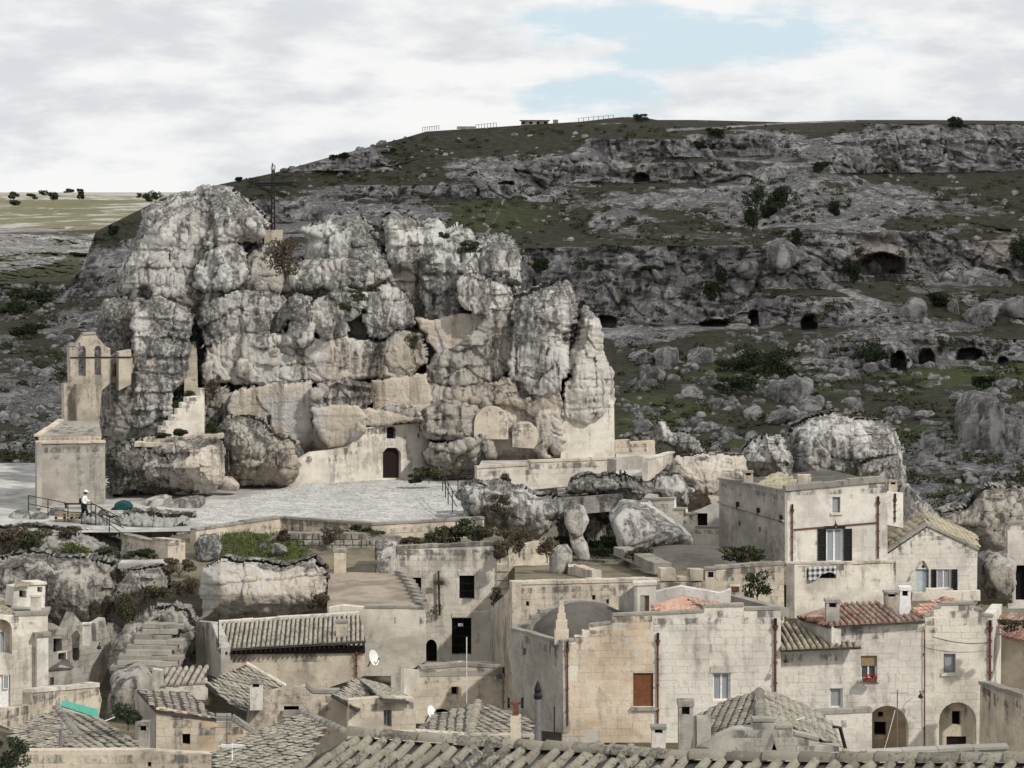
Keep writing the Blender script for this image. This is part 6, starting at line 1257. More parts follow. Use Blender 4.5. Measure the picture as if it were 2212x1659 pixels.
# steps and terraces right of the square
SP = building('path_steps', 1380, 1060, 165, 'short flight of pale stone steps right of the square', 'steps')
for i in range(7):
    y = 562 + i * 19; p0, p1 = at(*zF(165 + i * 14, y)[0], 168.5 - i * .65), at(*zF(298 + i * 10, y)[0], 168.5 - i * .65); c = (p0 + p1) / 2; MB().box((c.x, c.y, c.z - .2), ((p1 - p0).length, .8, .42)).build('step', M_pave, SP)
BS = building('step_balustrade', 1400, 1010, 167, 'plain cream balustrade wall beside the path steps', 'wall'); pl = PL(1396, 165, 1456, 171); wall(BS, pl, zF(295,590, 297,482, 430,448, 432,485, 312,585), [], mat=M_cream, th=.35); cope_px(BS, pl, zF, 297,482, 430,448, w=.45, h=.1, mat=M_creamB)
PT = building('path_landing', 1330, 985, 172, 'paved landing and low grey plinth at the head of the steps', 'landing'); slab(PT, [at(*zF(135, 560)[0], 168.6), at(*zF(300, 560)[0], 168.6), at(*zF(420, 455)[0], 177), at(*zF(135, 455)[0], 177)], .3, M_pave, 'paving'); wall(PT, PL(1330, 170, 1400, 171.5), zF(135,555, 138,482, 295,470, 295,545), [], mat=M_grey, name='plinth', th=1.0)
BW = building('brown_wall', 1370, 975, 180, 'low brown garden wall behind the landing', 'wall'); pl = PL(1328, 180, 1418, 181); o1 = zF(130,455, 130,385, 205,380, 210,392, 332,385, 335,460); wall(BW, pl, o1, [], mat=M_orange); blocks(BW, pl, o1, [], .28, .5, M_tufaB, seed=59)
TWl = building('stepped_terrace_wall', 1470, 1130, 158, 'cream terrace wall stepping down to the shuttered house', 'wall'); pl = PL(1360, 159.5, 1556, 157.5); o1 = zF(215,780, 218,690, 430,686, 432,737, 490,737, 492,760, 538,765, 540,830, 662,830, 662,945, 520,930, 400,820); w_ = wall(TWl, pl, o1, [], mat=M_cream); blocks(w_, pl, o1, [], .3, .6, M_creamB, seed=60)
for q in ((216,690, 432,686), (432,737, 490,737), (490,760, 538,765), (538,830, 662,830)): cope_px(TWl, pl, zF, *q, w=.5, h=.12)
pn = PL(1500, 160.5, 1556, 160); on = zF(530,840, 532,745, 560,735, 660,690, 662,840); hn = zF(*[c for p in rect(545, 755, 600, 825) for c in p]); wall(TWl, pn, on, [hn], mat=M_white, name='niche_wall'); dark_hole(TWl, pn, hn, .3, 'niche')
# ------------------------------------------------------------------ vegetation
def leaf_cloud(centres, radii, n, size, seed, flat=.6, up=0.0):
    """leaf sized quads spread through ellipsoids; returns verts, quads and a tone per vertex"""
    rg = np.random.RandomState(seed); V, T_ = [], []
    for c, r in zip(centres, radii):
        d = rg.normal(size=(n, 3)); d /= np.linalg.norm(d, axis=1, keepdims=True); rad = rg.uniform(.35, 1.0, (n, 1)) ** .6
        p = np.array(c) + d * rad * np.array(r); a = rg.normal(size=(n, 3)); a[:, 2] += up * 3; a /= np.linalg.norm(a, axis=1, keepdims=True)
        b = np.cross(a, rg.normal(size=(n, 3))); b /= np.linalg.norm(b, axis=1, keepdims=True); s = size * rg.uniform(.6, 1.4, (n, 1))
        V.append(np.stack([p - a * s, p + b * s * flat, p + a * s, p - b * s * flat], 1)); T_.append(np.repeat(rg.uniform(0, 1, n), 4))
    V = np.concatenate(V).reshape(-1, 3); Q = np.arange(len(V)).reshape(-1, 4); return V, Q, np.concatenate(T_)
def foliage(name, parent, centres, radii, n, size, mat, seed, **kw):
    V, Q, t_ = leaf_cloud(centres, radii, n, size, seed, **kw); me = mesh_np(name, V, Q, False); set_attr(me, 'tone', t_); return link(name, me, parent, mat)
def clumps(c, rx, ry, rz, k, seed, sub=.5):
    rg = random.Random(seed); C, Rr = [], []
    for i in range(k):
        a, z = rg.uniform(0, 2 * math.pi), rg.uniform(-.8, .9); rr = rg.uniform(.25, .8); C.append((c[0] + rx * rr * math.cos(a), c[1] + ry * rr * math.sin(a), c[2] + rz * z)); f = sub * rg.uniform(.6, 1.2); Rr.append((rx * f, ry * f, rz * f))
    return C, Rr
SEED = [100]
def shrub(foot, w, h, label, mat=None, cat='bush', group=None, name='bush', n=70, size=.07, k=9, tree=False):
    SEED[0] += 1; r = empty(name, foot, label, cat, group, 'thing'); f = Vector(foot); rg = random.Random(SEED[0]); m = MB(); th = h * (.1 if tree else .12)
    for i in range(5):
        a = rg.uniform(0, 6.28); m.tube([f + Vector((0, 0, -.1)), f + Vector((0, 0, th)), f + Vector((math.cos(a) * w * .3, math.sin(a) * w * .2, h * .75))], .035 * h, 5, .008 * h)
    m.build('trunk' if tree else 'stem', M_bark, r)
    C, Rr = clumps((f.x, f.y, f.z + th + (h - th) * .5), w * .5, w * .4, (h - th) * .5, k, SEED[0]); foliage('crown' if tree else 'foliage', r, C, Rr, n, size, mat or M_leaf, SEED[0])
    return r
# bushes by the square and on the roofs
GB = 'bushes on the ledges and roofs'
for (x, y, Y, w, h, lb, mt) in (
    (zD(1000, 985)[0] + (146, 1.7, .75, 'low dark bush at the left of the roof garden', M_leaf)), (zD(1110, 985)[0] + (146.5, 2.3, 1.1, 'wide dark bush in the roof garden of the barred house', M_leaf)), (zD(1260, 980)[0] + (146, 2.2, 1.35, 'tall spreading bush at the right of the roof garden', M_leaf)),
    (zD(830, 995)[0] + (146, 1.2, .5, 'small dry tuft on the barred house roof edge', M_leafb)), (zD(1470, 1040)[0] + (143, 1.3, 1.3, 'reddish dry bush hanging over the yard wall', M_leafb)), (zD(1560, 1000)[0] + (147, 1.4, 1.0, 'dry brown bush between the yard wall and layered rock', M_leafb)),
    (zD(1420, 1090)[0] + (142.6, .9, 1.0, 'thin dry weed growing from the barred house corner', M_leafb)), (zD(460, 945)[0] + (149, 1.1, .7, 'dark green tuft on the rubble band under the square wall', M_leafd)), (zD(330, 985)[0] + (147.6, 1.3, .9, 'rust coloured bush on the rubble band', M_leafb)), (zD(600, 930)[0] + (149, 1.4, .5, 'flat dark shrub on the rock pillar top', M_leaf)), (zD(20, 985)[0] + (148, .9, 1.0, 'brown bush against the square wall by the white stones', M_leafb)),
    (zA(1850, 745)[0] + (179.6, 2.4, 3.3, 'dark brown bush in the cleft of the great outcrop', M_leafb)), (zA(1380, 1500)[0] + (175, 1.1, 1.7, 'dry hanging shrub beside the stepped cream wall', M_leafb)), (zA(1210, 1560)[0] + (173.5, 1.6, 1.2, 'dark ivy at the foot of the rock stair', M_leafd)), (zC(1370, 270)[0] + (171, .9, .8, 'dark tuft right of the stepped cream wall', M_leafd)), (zC(1180, 285)[0] + (170, 1.3, .6, 'low dark growth on the boulder ledge', M_leafd)), (zC(1050, 310)[0] + (170, 1.2, .5, 'mat of dark plants on the boulder ledge corner', M_leafd)),
    (zB(860, 1190)[0] + (175.6, 1.3, 1.3, 'dark shrub clinging to the middle of the outcrop', M_leaf)), (zB(500, 870)[0] + (176.8, 1.3, .8, 'dark tuft on the middle ledge of the outcrop', M_leaf)), (zB(1230, 560)[0] + (179, 1.6, .9, 'spiky dark plants between the crown blocks', M_leafd)), (zB(1060, 470)[0] + (180.5, .8, .6, 'small plant on the crown of the outcrop', M_leafd)), (zB(420, 945)[0] + (176.8, .9, .7, 'small dark plant in a crack of the outcrop', M_leaf)), (zB(580, 800)[0] + (177.4, 1.6, .5, 'thin grassy tuft along the outcrop ledge', M_leaf)),
    (zD(960, 575)[0] + (172.5, 1.9, 1.1, 'grey green bush at the foot of the outcrop by the church', M_leaf)), (zD(870, 590)[0] + (173, 1.0, .6, 'low weeds beside the church wall', M_leaf)),
    (zD(1468, 620)[0] + (168.8, 1.1, 1.0, 'dry weed growing out of the path wall', M_leafb)), (zD(1410, 800)[0] + (152.6, 1.6, 1.2, 'brown dry bush on the layered rock', M_leafb)),
    (zJ(1905, 585)[0] + (125.5, 1.5, 1.5, 'round green bush against the terrace parapet', M_leafd)), (zJ(1760, 320)[0] + (133, 2.2, .9, 'dry yellow shrubs along the shuttered house foot', M_leaf)), (zJ(1060, 300)[0] + (140, 1.4, .7, 'yellowing weeds beside the yard kerb', M_leaf)), (zJ(1890, 300)[0] + (134, 1.2, .6, 'dark weeds at the corner of the shuttered house', M_leafd)), (zJ(400, 300)[0] + (137, 1.0, 1.1, 'bare brown bush left of the upright boulder', M_leafb)), (zJ(200, 260)[0] + (141, 1.3, 1.3, 'dry brush on top of the yard wall', M_leafb)),
    (zG(1200, 270)[0] + (134, 1.5, 1.2, 'brown brush in the crack of the lower cliff', M_leafb)), (zG(810, 400)[0] + (131, 1.3, 1.4, 'dark bush above the ruined row', M_leaf)), (zG(2060, 330)[0] + (132.8, 1.3, .9, 'dry reddish brush at the corner of the broad rock face', M_leafb)), (zG(1010, 250)[0] + (136, 1.4, .7, 'dark weeds over the rubble mound', M_leaf)),
    (zG(830, 1080)[0] + (99, 1.3, .9, 'dark green bush in the gap under the turquoise sheet', M_leafd)), (zG(60, 1345)[0] + (90, 1.3, 1.0, 'green bush at the bottom left corner', M_leafd)),
    (zC(80, 1000)[0] + (147, 2.2, 1.0, 'brown scrub on the rocky bank at the left edge', M_leafb)), (zC(230, 1010)[0] + (147, 2.2, 1.0, 'mixed scrub in the middle of the rocky bank', M_leaf)), (zC(480, 1090)[0] + (146, 2.0, .9, 'bright green bush low on the rocky bank', M_leafg)), (zC(440, 960)[0] + (149, 1.8, .8, 'russet bush below the railing', M_leafb)), (zC(700, 1060)[0] + (146.5, 1.4, .5, 'dark weeds near the ramp wall', M_leaf)), (zC(900, 1095)[0] + (143.6, 1.8, .7, 'dark weeds at the foot of the ramp wall', M_leafd)), (zC(1160, 1190)[0] + (141, 1.7, .9, 'tan dry bush in front of the gate pier', M_leafb)), (zC(130, 930)[0] + (150, 1.2, .6, 'thin weeds near the left boulders', M_leaf)),
    (zI(2170, 385)[0] + (113.5, 1.4, .5, 'red flowered plant over the tiled porch', M_leafb))):
    shrub(at(x, y, Y), w, h, lb, mt, 'bush', GB, n=170, size=.05 * max(1, w / 1.4))
pg_ = empty('climbing_plant', at(*zH(1030, 350)[0], 142.7), 'spiky palm like plant climbing the barred house wall', 'plant', None, 'thing'); MB().tube([at(*zH(1030, 350)[0], 142.8), at(*zH(1022, 60)[0], 142.8)], .07, 6).build('stem', M_bark, pg_)
for i in range(16):
    a = math.pi * (i + .5) / 16 * 1.3 - .5; c = at(*zH(1030, 150)[0], 142.6); e = c + Vector((math.cos(a) * .55, -.15, math.sin(a) * .5)); m = MB(); m.tube([c, (c + e) / 2 + Vector((0, 0, .1)), e], .03, 4, .006); m.build('frond', M_leafb, pg_)
foliage('foliage', pg_, [tuple(at(*zH(1010, 310)[0], 142.6))], [(.4, .2, .35)], 90, .06, M_leafb, 9)
iv = shrub(at(*zH(1420, 330)[0], 136.5), 1.5, 1.2, 'tangled dry creeper over the corner of the barred house', M_leafb, 'plant', None, 'creeper', n=90, size=.07)
fw = empty('flower_box', at(*zI(1368, 645)[0], 114.7), 'red geraniums on the flower window sill', 'flowers', None, 'thing'); c = at(*zI(1372, 640)[0], 114.75); MB().box((c.x, c.y, c.z - .05), (.6, .2, .16)).build('trough', M_rust, fw); foliage('blossom', fw, [tuple(c + Vector((0, -.02, .1)))], [(.34, .14, .14)], 110, .04, M_red, 4); foliage('foliage', fw, [tuple(c + Vector((0, 0, .05)))], [(.36, .14, .1)], 60, .04, M_leafd, 5)
def grass_stuff(name, pts, n, size, mat, label, seed, spread=.5):
    V, Q, t_ = leaf_cloud(pts, [(spread, spread, .10)] * len(pts), n, size, seed, .25, .7); me = mesh_np(name, V, Q, False); set_attr(me, 'tone', t_); tag(link(name, me, None, mat), label, None, None, 'stuff')
rg = random.Random(8); gp = []
for i in range(150):
    x, y = rg.uniform(1430, 1980), rg.uniform(920, 1120); t_ = (y - 900) / 230; gp.append(tuple(at(*zC(x, y)[0], 151.5 - 10 * t_) + Vector((0, 0, .12))))
grass_stuff('grass', gp, 60, .10, M_leafg, 'green grass on the strip below the square wall', 3)
gp = []
for i in range(130):
    y_ = rg.uniform(935, 1110); gp.append(tuple(at(*zD(rg.uniform(1790, 2230), y_)[0], min(162, 160 - (y_ - 1020) * .135) + rg.uniform(-1, 1))))
grass_stuff('undergrowth', gp, 70, .11, M_leafd, 'deep green plants filling the ground before the cave', 6)
for q in range(14):
    pass
# ------------------------------------------------------------------ the far side: boulders, rubble, scrub and trees
HG = 'boulders on the ravine side'
def hb(poly, half, label, **kw):
    c = np.mean(poly, 0); p = on_hill(*c); boulder('boulder', poly, p.y - half * .15, half, None, M_hillrock, .0, label, 'boulder', HG, seed=int(c[0]) % 97, res=kw.pop('res', .3), **kw)
M_hillrock = material('ravine_limestone', lambda t, b: rock_nodes(t, b, (.46, .44, .42), (.31, .30, .285), (.08, .078, .076), (.42, .36, .28), attr(t, 'warm'), .95, .7))
for q, hf, lb in (
    (zE(1355,285, 1365,225, 1420,212, 1470,225, 1478,260, 1440,288), 3, 'square pale block perched under the plateau cliff'), (zE(785,760, 800,715, 860,700, 940,710, 955,750, 900,795, 810,795), 3.5, 'flat lens shaped boulder on the grey cliff'), (zE(965,770, 975,640, 1060,610, 1130,640, 1142,700, 1080,760), 4, 'tall broken boulder right of the lens shaped one'),
    (zE(315,1225, 330,1165, 400,1140, 445,1160, 430,1220), 3, 'round boulder at the foot of the ravine cliff by the outcrop'), (zE(442,1250, 445,1160, 490,1128, 550,1140, 555,1200, 500,1260), 3, 'upright egg shaped boulder in the ravine'), (zE(595,1225, 600,1150, 660,1115, 740,1140, 742,1200, 680,1240), 3.4, 'broad rounded boulder in the ravine scrub'), (zE(370,1270, 375,1220, 420,1205, 440,1250, 420,1290), 2, 'small boulder below the egg shaped one'),
    (zE(1585,1005, 1610,950, 1700,890, 1735,930, 1740,990, 1660,1010), 3.5, 'pointed boulder beside the green gully'), (zE(1920,900, 1925,770, 2000,745, 2110,770, 2115,820, 2050,900), 4.5, 'massive grey boulder near the right cave'), (zE(2100,1010, 2105,930, 2160,880, 2230,890, 2240,1000), 4, 'big rounded boulder at the right end of the ravine'), (zE(1850,990, 1855,910, 1890,895, 1905,960, 1890,1000), 2.5, 'narrow standing boulder at the gully head'), (zE(1920,1060, 1930,970, 2010,920, 2090,900, 2085,960, 2010,1050), 4, 'slanting slab boulder right of the standing one'),
    (zE(1460,780, 1462,720, 1490,700, 1545,735, 1550,775, 1500,785), 2.2, 'boulder lying inside the great cave mouth'), (zE(1350,1230, 1345,1195, 1390,1185, 1410,1210, 1390,1235), 1.6, 'small dark boulder in the heap below the caves'), (zE(1355,1290, 1360,1255, 1420,1240, 1435,1270, 1400,1295), 1.8, 'rounded white boulder in the heap below the caves'), (zE(1440,1240, 1450,1205, 1500,1200, 1520,1240, 1480,1265), 1.8, 'pale boulder on top of the heap below the caves'), (zE(1530,1245, 1540,1215, 1600,1225, 1610,1250, 1570,1265), 1.6, 'flat boulder at the side of the heap below the caves'), (zE(1278,1290, 1290,1268, 1325,1270, 1320,1295), 1.2, 'lone white boulder on the green slope'),
    (zF(905,230, 910,150, 950,100, 1050,75, 1140,90, 1130,140, 1060,180, 1000,240, 930,250), 4.5, 'great layered boulder in the ravine above the white rock'), (zF(860,345, 900,270, 1000,230, 1060,250, 960,310), 3, 'long sloping boulder under the layered one'), (zF(1060,240, 1080,180, 1180,170, 1220,200, 1180,250), 2.6, 'squat boulder right of the layered one'), (zF(600,225, 615,180, 670,170, 690,200, 670,230), 2, 'square boulder in the ravine scrub'), (zF(670,225, 690,185, 735,190, 735,220), 1.6, 'small boulder touching the square one'), (zF(780,310, 785,240, 850,205, 890,240, 860,310), 2.8, 'grey boulder left of the layered heap'), (zF(235,330, 240,290, 300,285, 330,320, 280,345), 2.2, 'low boulder behind the stubby pillar'),
    (zF(1710,495, 1712,385, 1790,375, 1790,440, 1760,495), 3, 'upright square boulder above the dark grass'), (zF(1780,560, 1790,450, 1860,360, 1900,250, 1960,180, 2060,170, 2070,260, 2040,420, 2010,540, 1930,600), 6, 'towering cracked rock on the right of the ravine'), (zF(2020,500, 2040,300, 2080,260, 2180,270, 2250,320, 2250,520, 2100,560), 6, 'blocky rock stack beside the towering one'), (zF(1960,240, 1965,175, 2060,155, 2100,200, 2060,250), 3, 'cap boulder on the towering rock'), (zF(2080,120, 2100,80, 2180,70, 2220,110, 2150,140), 2.5, 'white boulder pile on the upper right slope'), (zF(1560,250, 1570,225, 1620,225, 1650,250, 1600,275), 1.8, 'grey boulder in the wall of stones above the dark grass'), (zF(1650,260, 1680,240, 1750,240, 1760,270, 1700,285), 1.8, 'flat grey boulder in the wall of stones above the dark grass'), (zF(250,100, 260,40, 330,10, 390,40, 370,100, 300,120), 2.8, 'heap boulder in the ravine right of the outcrop'), (zF(460,170, 470,110, 540,100, 590,150, 540,190), 2.6, 'grey boulder half buried in ravine scrub')):
    hb(q, hf, lb, amp=1.15, facets=6, e=.3)
def rubble():
    rg = np.random.RandomState(5); D, Q = cube_sphere(4); shapes = []
    for k in range(8): P = D * np.array([1, .8, .7]) * (1 + .9 * (fbm(D * 1.4 + k * 9, 3, k) - .5))[:, None]; shapes.append(P)
    V, F, k = [], [], 0; N0 = len(D)
    zones_ = [(1330, 2230, 800, 1120, 900, 1.0), (0, 240, 780, 1060, 420, .9), (600, 2230, 285, 520, 520, .8), (1330, 2230, 690, 800, 300, .9), (0, 300, 620, 780, 160, .8)]
    for u0, u1, v0, v1, n, s in zones_:
        uu, vv = rg.uniform(u0, u1, n * 2), rg.uniform(v0, v1, n * 2); den = vnoise(np.stack([uu / 45, vv / 22, 0 * uu], 1), 77)
        for u, v, d in [q for q in zip(uu, vv, den) if q[2] > .52][:n]:
            p = np.array(on_hill(u, v)); r = s * (.25 + 1.1 * rg.beta(1.2, 4)) ; a = rg.uniform(0, 6.28); c, si = math.cos(a), math.sin(a); P = shapes[rg.randint(8)] * r * rg.uniform(.8, 1.3, 3); V.append(np.stack([P[:, 0] * c - P[:, 1] * si, P[:, 0] * si + P[:, 1] * c, P[:, 2]], 1) + p); F.append(Q + k); k += N0
    tag(link('rubble', mesh_np('rubble', np.concatenate(V), np.concatenate(F), False), None, M_hillrock), 'loose white stones scattered over the ravine side', kind='stuff')
rubble()
def scrub():
    rg = np.random.RandomState(9); C, Rr = [], []
    for u0, u1, v0, v1, n, s in ((1330, 2230, 730, 1120, 800, .8), (500, 2230, 270, 700, 1500, .7), (0, 300, 600, 1080, 400, .8)):
        uu, vv = rg.uniform(u0, u1, n * 2), rg.uniform(v0, v1, n * 2); den = vnoise(np.stack([uu / 60, vv / 22, 3 + 0 * uu], 1), 55)
        for u, v in [(a, b) for a, b, d in zip(uu, vv, den) if d > .5][:n]:
            top = np.interp(u, TOPU, TOPV)
            if v < top + 3: continue
            p = on_hill(u, v); r = s * rg.uniform(.3, 1.1); C.append((p.x, p.y - .2, p.z + r * .25)); Rr.append((r * 1.3, r, r * .55))
    V, Q, t_ = leaf_cloud(C, Rr, 30, .17, 12); me = mesh_np('scrub', V, Q, False); set_attr(me, 'tone', t_); tag(link('scrub', me, None, M_leaf), 'low dark scrub dotting the ravine side', kind='stuff')
scrub()
TG = 'trees and bushes across the ravine'
for x, y, w, h, lb in (
    zE(915, 560)[0] + (6.5, 12.5, 'tall dark evergreen in the gully of the ravine'), zE(1040, 480)[0] + (7, 7.5, 'broad dark evergreen beside the tall one in the gully'), zE(985, 500)[0] + (5, 5, 'low evergreen between the two gully trees'), zE(1375, 810)[0] + (5, 6, 'dense dark shrub at the great cave mouth'), zE(1120, 625)[0] + (2.6, 4, 'small pointed shrub on the cliff above the lens boulder'), zE(765, 815)[0] + (3, 5, 'slim dark shrub on the grey cliff left of the lens boulder'), zE(710, 890)[0] + (4, 4.5, 'dark round shrub low on the grey cliff'),
    zE(1295, 490)[0] + (3, 4.5, 'small dark tree above the great cave'), zE(1875, 76)[0] + (5.5, 3.2, 'round bush on the plateau rim at the right'), zE(1230, 280)[0] + (5, 3, 'dark bush under the rim path'), zE(730, 110)[0] + (5, 2.6, 'dark bush on the upper ledge of the ravine'), zE(660, 180)[0] + (3.5, 2.5, 'bush on the rock band under the rim'), zE(2190, 740)[0] + (6, 8, 'dark shrub at the right end cave'), zE(1470, 1200)[0] + (8, 4.5, 'thick scrub over the low caves'), zE(860, 1230)[0] + (12, 6, 'wide brown thicket in the ravine'), zE(1020, 1260)[0] + (11, 6, 'second wide brown thicket in the ravine'), zE(820, 1340)[0] + (9, 4, 'low brown thicket under the rounded boulders'), zE(1790, 920)[0] + (6, 3.4, 'green bush filling the gully right of the pointed boulder'), zE(420, 760)[0] + (6, 1.2, 'mat of dark plants in the cliff hollow'), zE(2010, 1320)[0] + (6, 3.2, 'dark green bush on the lower right slope'),
    (742, 341, 3.4, 1.6, 'twin topped bush on the left skyline ridge'), (722, 342, 1.6, .9, 'tiny bush left of the twin topped one on the ridge'), (515, 389, 2.0, .9, 'small round bush low on the skyline ridge'), (245, 510, 2.6, 3.2, 'dark round tree left of the great outcrop'), (1165, 590, 4, 4, 'dark shrub between outcrop and grey cliff'), (850, 326, 1.6, .7, 'bush on the long ridge line'), (30, 680, 9, 3.6, 'dark thicket under the left cliff band'), (95, 650, 8, 3, 'dark thicket beside the left cliff band'), (60, 720, 8, 2.6, 'thicket on the terraced left slope')):
    shrub(on_hill(x, y) + Vector((0, -.6, 0)), w * .55, h * .5, lb, M_leafd, 'bush', TG, 'bush', n=150, size=.17, k=14, tree=True)
sp = at(1384, 262, 470); shrub(sp, 3.4, 1.3, 'dark jagged bush on the skyline of the plateau', M_leafd, 'bush', TG, 'bush', n=90, size=.16, k=8, tree=True)
FG = 'lone trees on the far plateau'
for x, y, w, h, lb in ((326, 440, 6.2, 4.6, 'large dark tree behind the crown of the outcrop'), (300, 428, 2.4, 1.6, 'small tree left of the large dark one'), (30, 430, 3.6, 2.4, 'square topped tree on the far plateau'), (70, 430, 3.4, 1.6, 'low tree on the far plateau'), (115, 434, 4, 2.6, 'bushy tree on the far plateau'), (175, 431, 2.6, 3.6, 'slim tree on the far plateau'), (95, 422, 3, 1.5, 'distant bush near the plateau edge'), (150, 418, 3.6, 1.6, 'distant dark bush on the horizon'), (30, 445, 6, 1.8, 'flat bush beside the white track')):
    Yf = 640 if y > 428 else 1100; shrub(at(x, y, Yf), w * .75 * Yf / 640, h * .7 * Yf / 640, lb, M_leafd, 'tree', FG, 'tree', n=90, size=.22, k=9, tree=True)
RH = empty('ridge_hut', at(1155, 271, 471), 'low pale hut with dark roof line on the skyline', 'hut', None, 'thing')
c = at(1155, 266, 471); MB().box((c.x, c.y, c.z), (4.9, 3, .8)).build('wall', M_grey, RH); MB().box((c.x, c.y, c.z + .46), (5.4, 3.6, .1)).build('roof', M_cement, RH)
for i in range(4): MB().box((c.x - 2 + i * 1.3, c.y - 1.51, c.z), (.5, .04, .4)).build('window', M_black, RH)
c = at(1200, 264, 471); tag(MB().box((c.x, c.y, c.z), (.9, .8, .9)).build('ridge_cabin', M_cope), 'tiny dark cabin beside the skyline hut', 'cabin', None, 'thing')
c = at(1007, 276, 466); tag(MB().box((c.x, c.y, c.z), (3.3, .6, .5)).build('ridge_parapet', M_grey), 'short grey parapet on the skyline', 'wall', None, 'thing')
def fence(u0, v0, u1, v1, Y, lb):
    r = empty('ridge_fence', at(u0, v0, Y), lb, 'fence', None, 'thing')
    for i in range(8): f = i / 7; p = at(u0 + (u1 - u0) * f, v0 + (v1 - v0) * f, Y); MB().tube([p, p + Vector((0, 0, .75))], .05, 4).build('post', M_woodl, r)
    MB().tube([at(u0, v0, Y) + Vector((0, 0, .7)), at(u1, v1, Y) + Vector((0, 0, .7))], .035, 4).build('rail', M_woodl, r)
fence(913, 284, 948, 280, 463, 'thin wooden fence left of the skyline parapet'); fence(1028, 278, 1072, 274, 467, 'thin wooden fence beside the skyline parapet'); fence(1250, 264, 1325, 257, 472, 'long thin fence leading to the jagged skyline bush')

# ------------------------------------------------------------------ small things
CR = empty('iron_cross', at(590, 500, 186.5), 'tall iron lattice cross on a stone plinth on the outcrop', 'cross', None, 'thing')
c = at(591, 512, 186.5); MB().box((c.x, c.y, c.z), (1.2, 1.2, 1.0)).build('plinth', M_tufa, CR)
b0, t0 = at(590, 500, 186.5), at(590, 366, 186.5)
for s in (-1, 1): MB().tube([b0 + Vector((s * .11, 0, 0)), t0 + Vector((s * .07, 0, 0))], .06, 5).build('mast', M_iron, CR)
for i in range(12): p = b0.lerp(t0, i / 12.); q = b0.lerp(t0, (i + 1) / 12.); s = 1 if i % 2 else -1; MB().tube([p + Vector((-.1 * s, 0, 0)), q + Vector((.09 * s, 0, 0))], .025, 4).build('brace', M_iron, CR)
a0, a1 = at(550, 398, 186.5), at(632, 396, 186.5)
for s in (-.07, .07): MB().tube([a0 + Vector((0, 0, s)), a1 + Vector((0, 0, s))], .075, 5).build('arm', M_iron, CR)
MB().tube([at(590, 366, 186.5), at(588, 352, 186.5)], .04, 5).build('spike', M_iron, CR); m = MB(); m.tube([at(590 + 4.5 * math.cos(k * .785), 362 + 6 * math.sin(k * .785), 186.5) for k in range(9)], .03, 4); m.build('crown', M_iron, CR)
def railing(label, pts, posts, h=1.0):
    r = empty('railing', pts[0], label, 'railing', None, 'thing')
    for f in (1.0, .5): m = MB(); m.tube([Vector(p) + Vector((0, 0, h * f)) for p in pts], .028, 5); m.build('rail', M_iron, r)
    for i in range(len(pts) - 1):
        for j in range(posts): p = Vector(pts[i]).lerp(Vector(pts[i + 1]), j / posts); MB().tube([p + Vector((0, 0, -.3)), p + Vector((0, 0, h))], .032, 5).build('post', M_iron, r)
railing('dark iron railing descending the ramp past the walking person', [at(*zC(185, 770)[0], 160), at(*zC(440, 825)[0], 155.5), at(*zC(620, 835)[0], 154), at(*zC(800, 975)[0], 147.8)], 2)
railing('second iron handrail along the ramp bedrock', [at(*zC(590, 820)[0], 156.5), at(*zC(800, 930)[0], 151)], 2)
railing('iron railing following the right edge of the square', [at(*zD(1245, 590)[0], 168.5), at(*zD(1050, 605)[0], 165.5), at(*zD(1085, 690)[0], 161), at(*zD(1140, 790)[0], 156.5)], 2)
WC = empty('wooden_crate', at(*zC(440, 855)[0], 156), 'slatted wooden crate on the pale ground by the railing', 'crate', None, 'thing'); c = at(*zC(440, 832)[0], 156)
for i in range(4): MB().box((c.x, c.y - .25, c.z - .36 + i * .24), (1.5, .04, .1)).build('slat', M_woodl, WC)
for x in (-.7, -.2, .25, .7): MB().box((c.x + x, c.y, c.z), (.08, .45, .9)).build('upright', M_wood, WC)
MB().box((c.x, c.y, c.z + .47), (1.55, .55, .05)).build('lid', M_woodl, WC)
CT = empty('covered_cart', at(*zC(800, 765)[0], 162), 'handcart under a dark teal tarpaulin beside the boulder', 'cart', None, 'thing')
Vb, Qb = make_boulder(zC(742,748, 750,712, 790,698, 835,706, 862,738, 840,752, 780,752), 162, .6, 5, amp=.25, res=.08, strata=0); link('tarpaulin', mesh_np('tarpaulin', Vb, Qb, True), CT, M_teald)
c = at(*zC(805, 757)[0], 162); MB().box((c.x, c.y, c.z), (1.5, .8, .2)).build('bed', M_wood, CT)
for x in (-.55, .55): m = MB(); m.tube([(c.x + x, c.y - .5, c.z - .1), (c.x + x, c.y - .42, c.z - .1)], .2, 12); m.build('wheel', M_iron, CT)
BC = empty('low_bench', at(*zC(480, 725)[0], 162.5), 'long dark plank bench against the chapel wall', 'bench', None, 'thing'); c = at(*zC(480, 718)[0], 162.5); MB().box((c.x, c.y, c.z), (1.2, .35, .06)).build('seat', M_wood, BC)
for x in (-.5, .5): MB().box((c.x + x, c.y, c.z - .2), (.08, .3, .36)).build('leg', M_wood, BC)
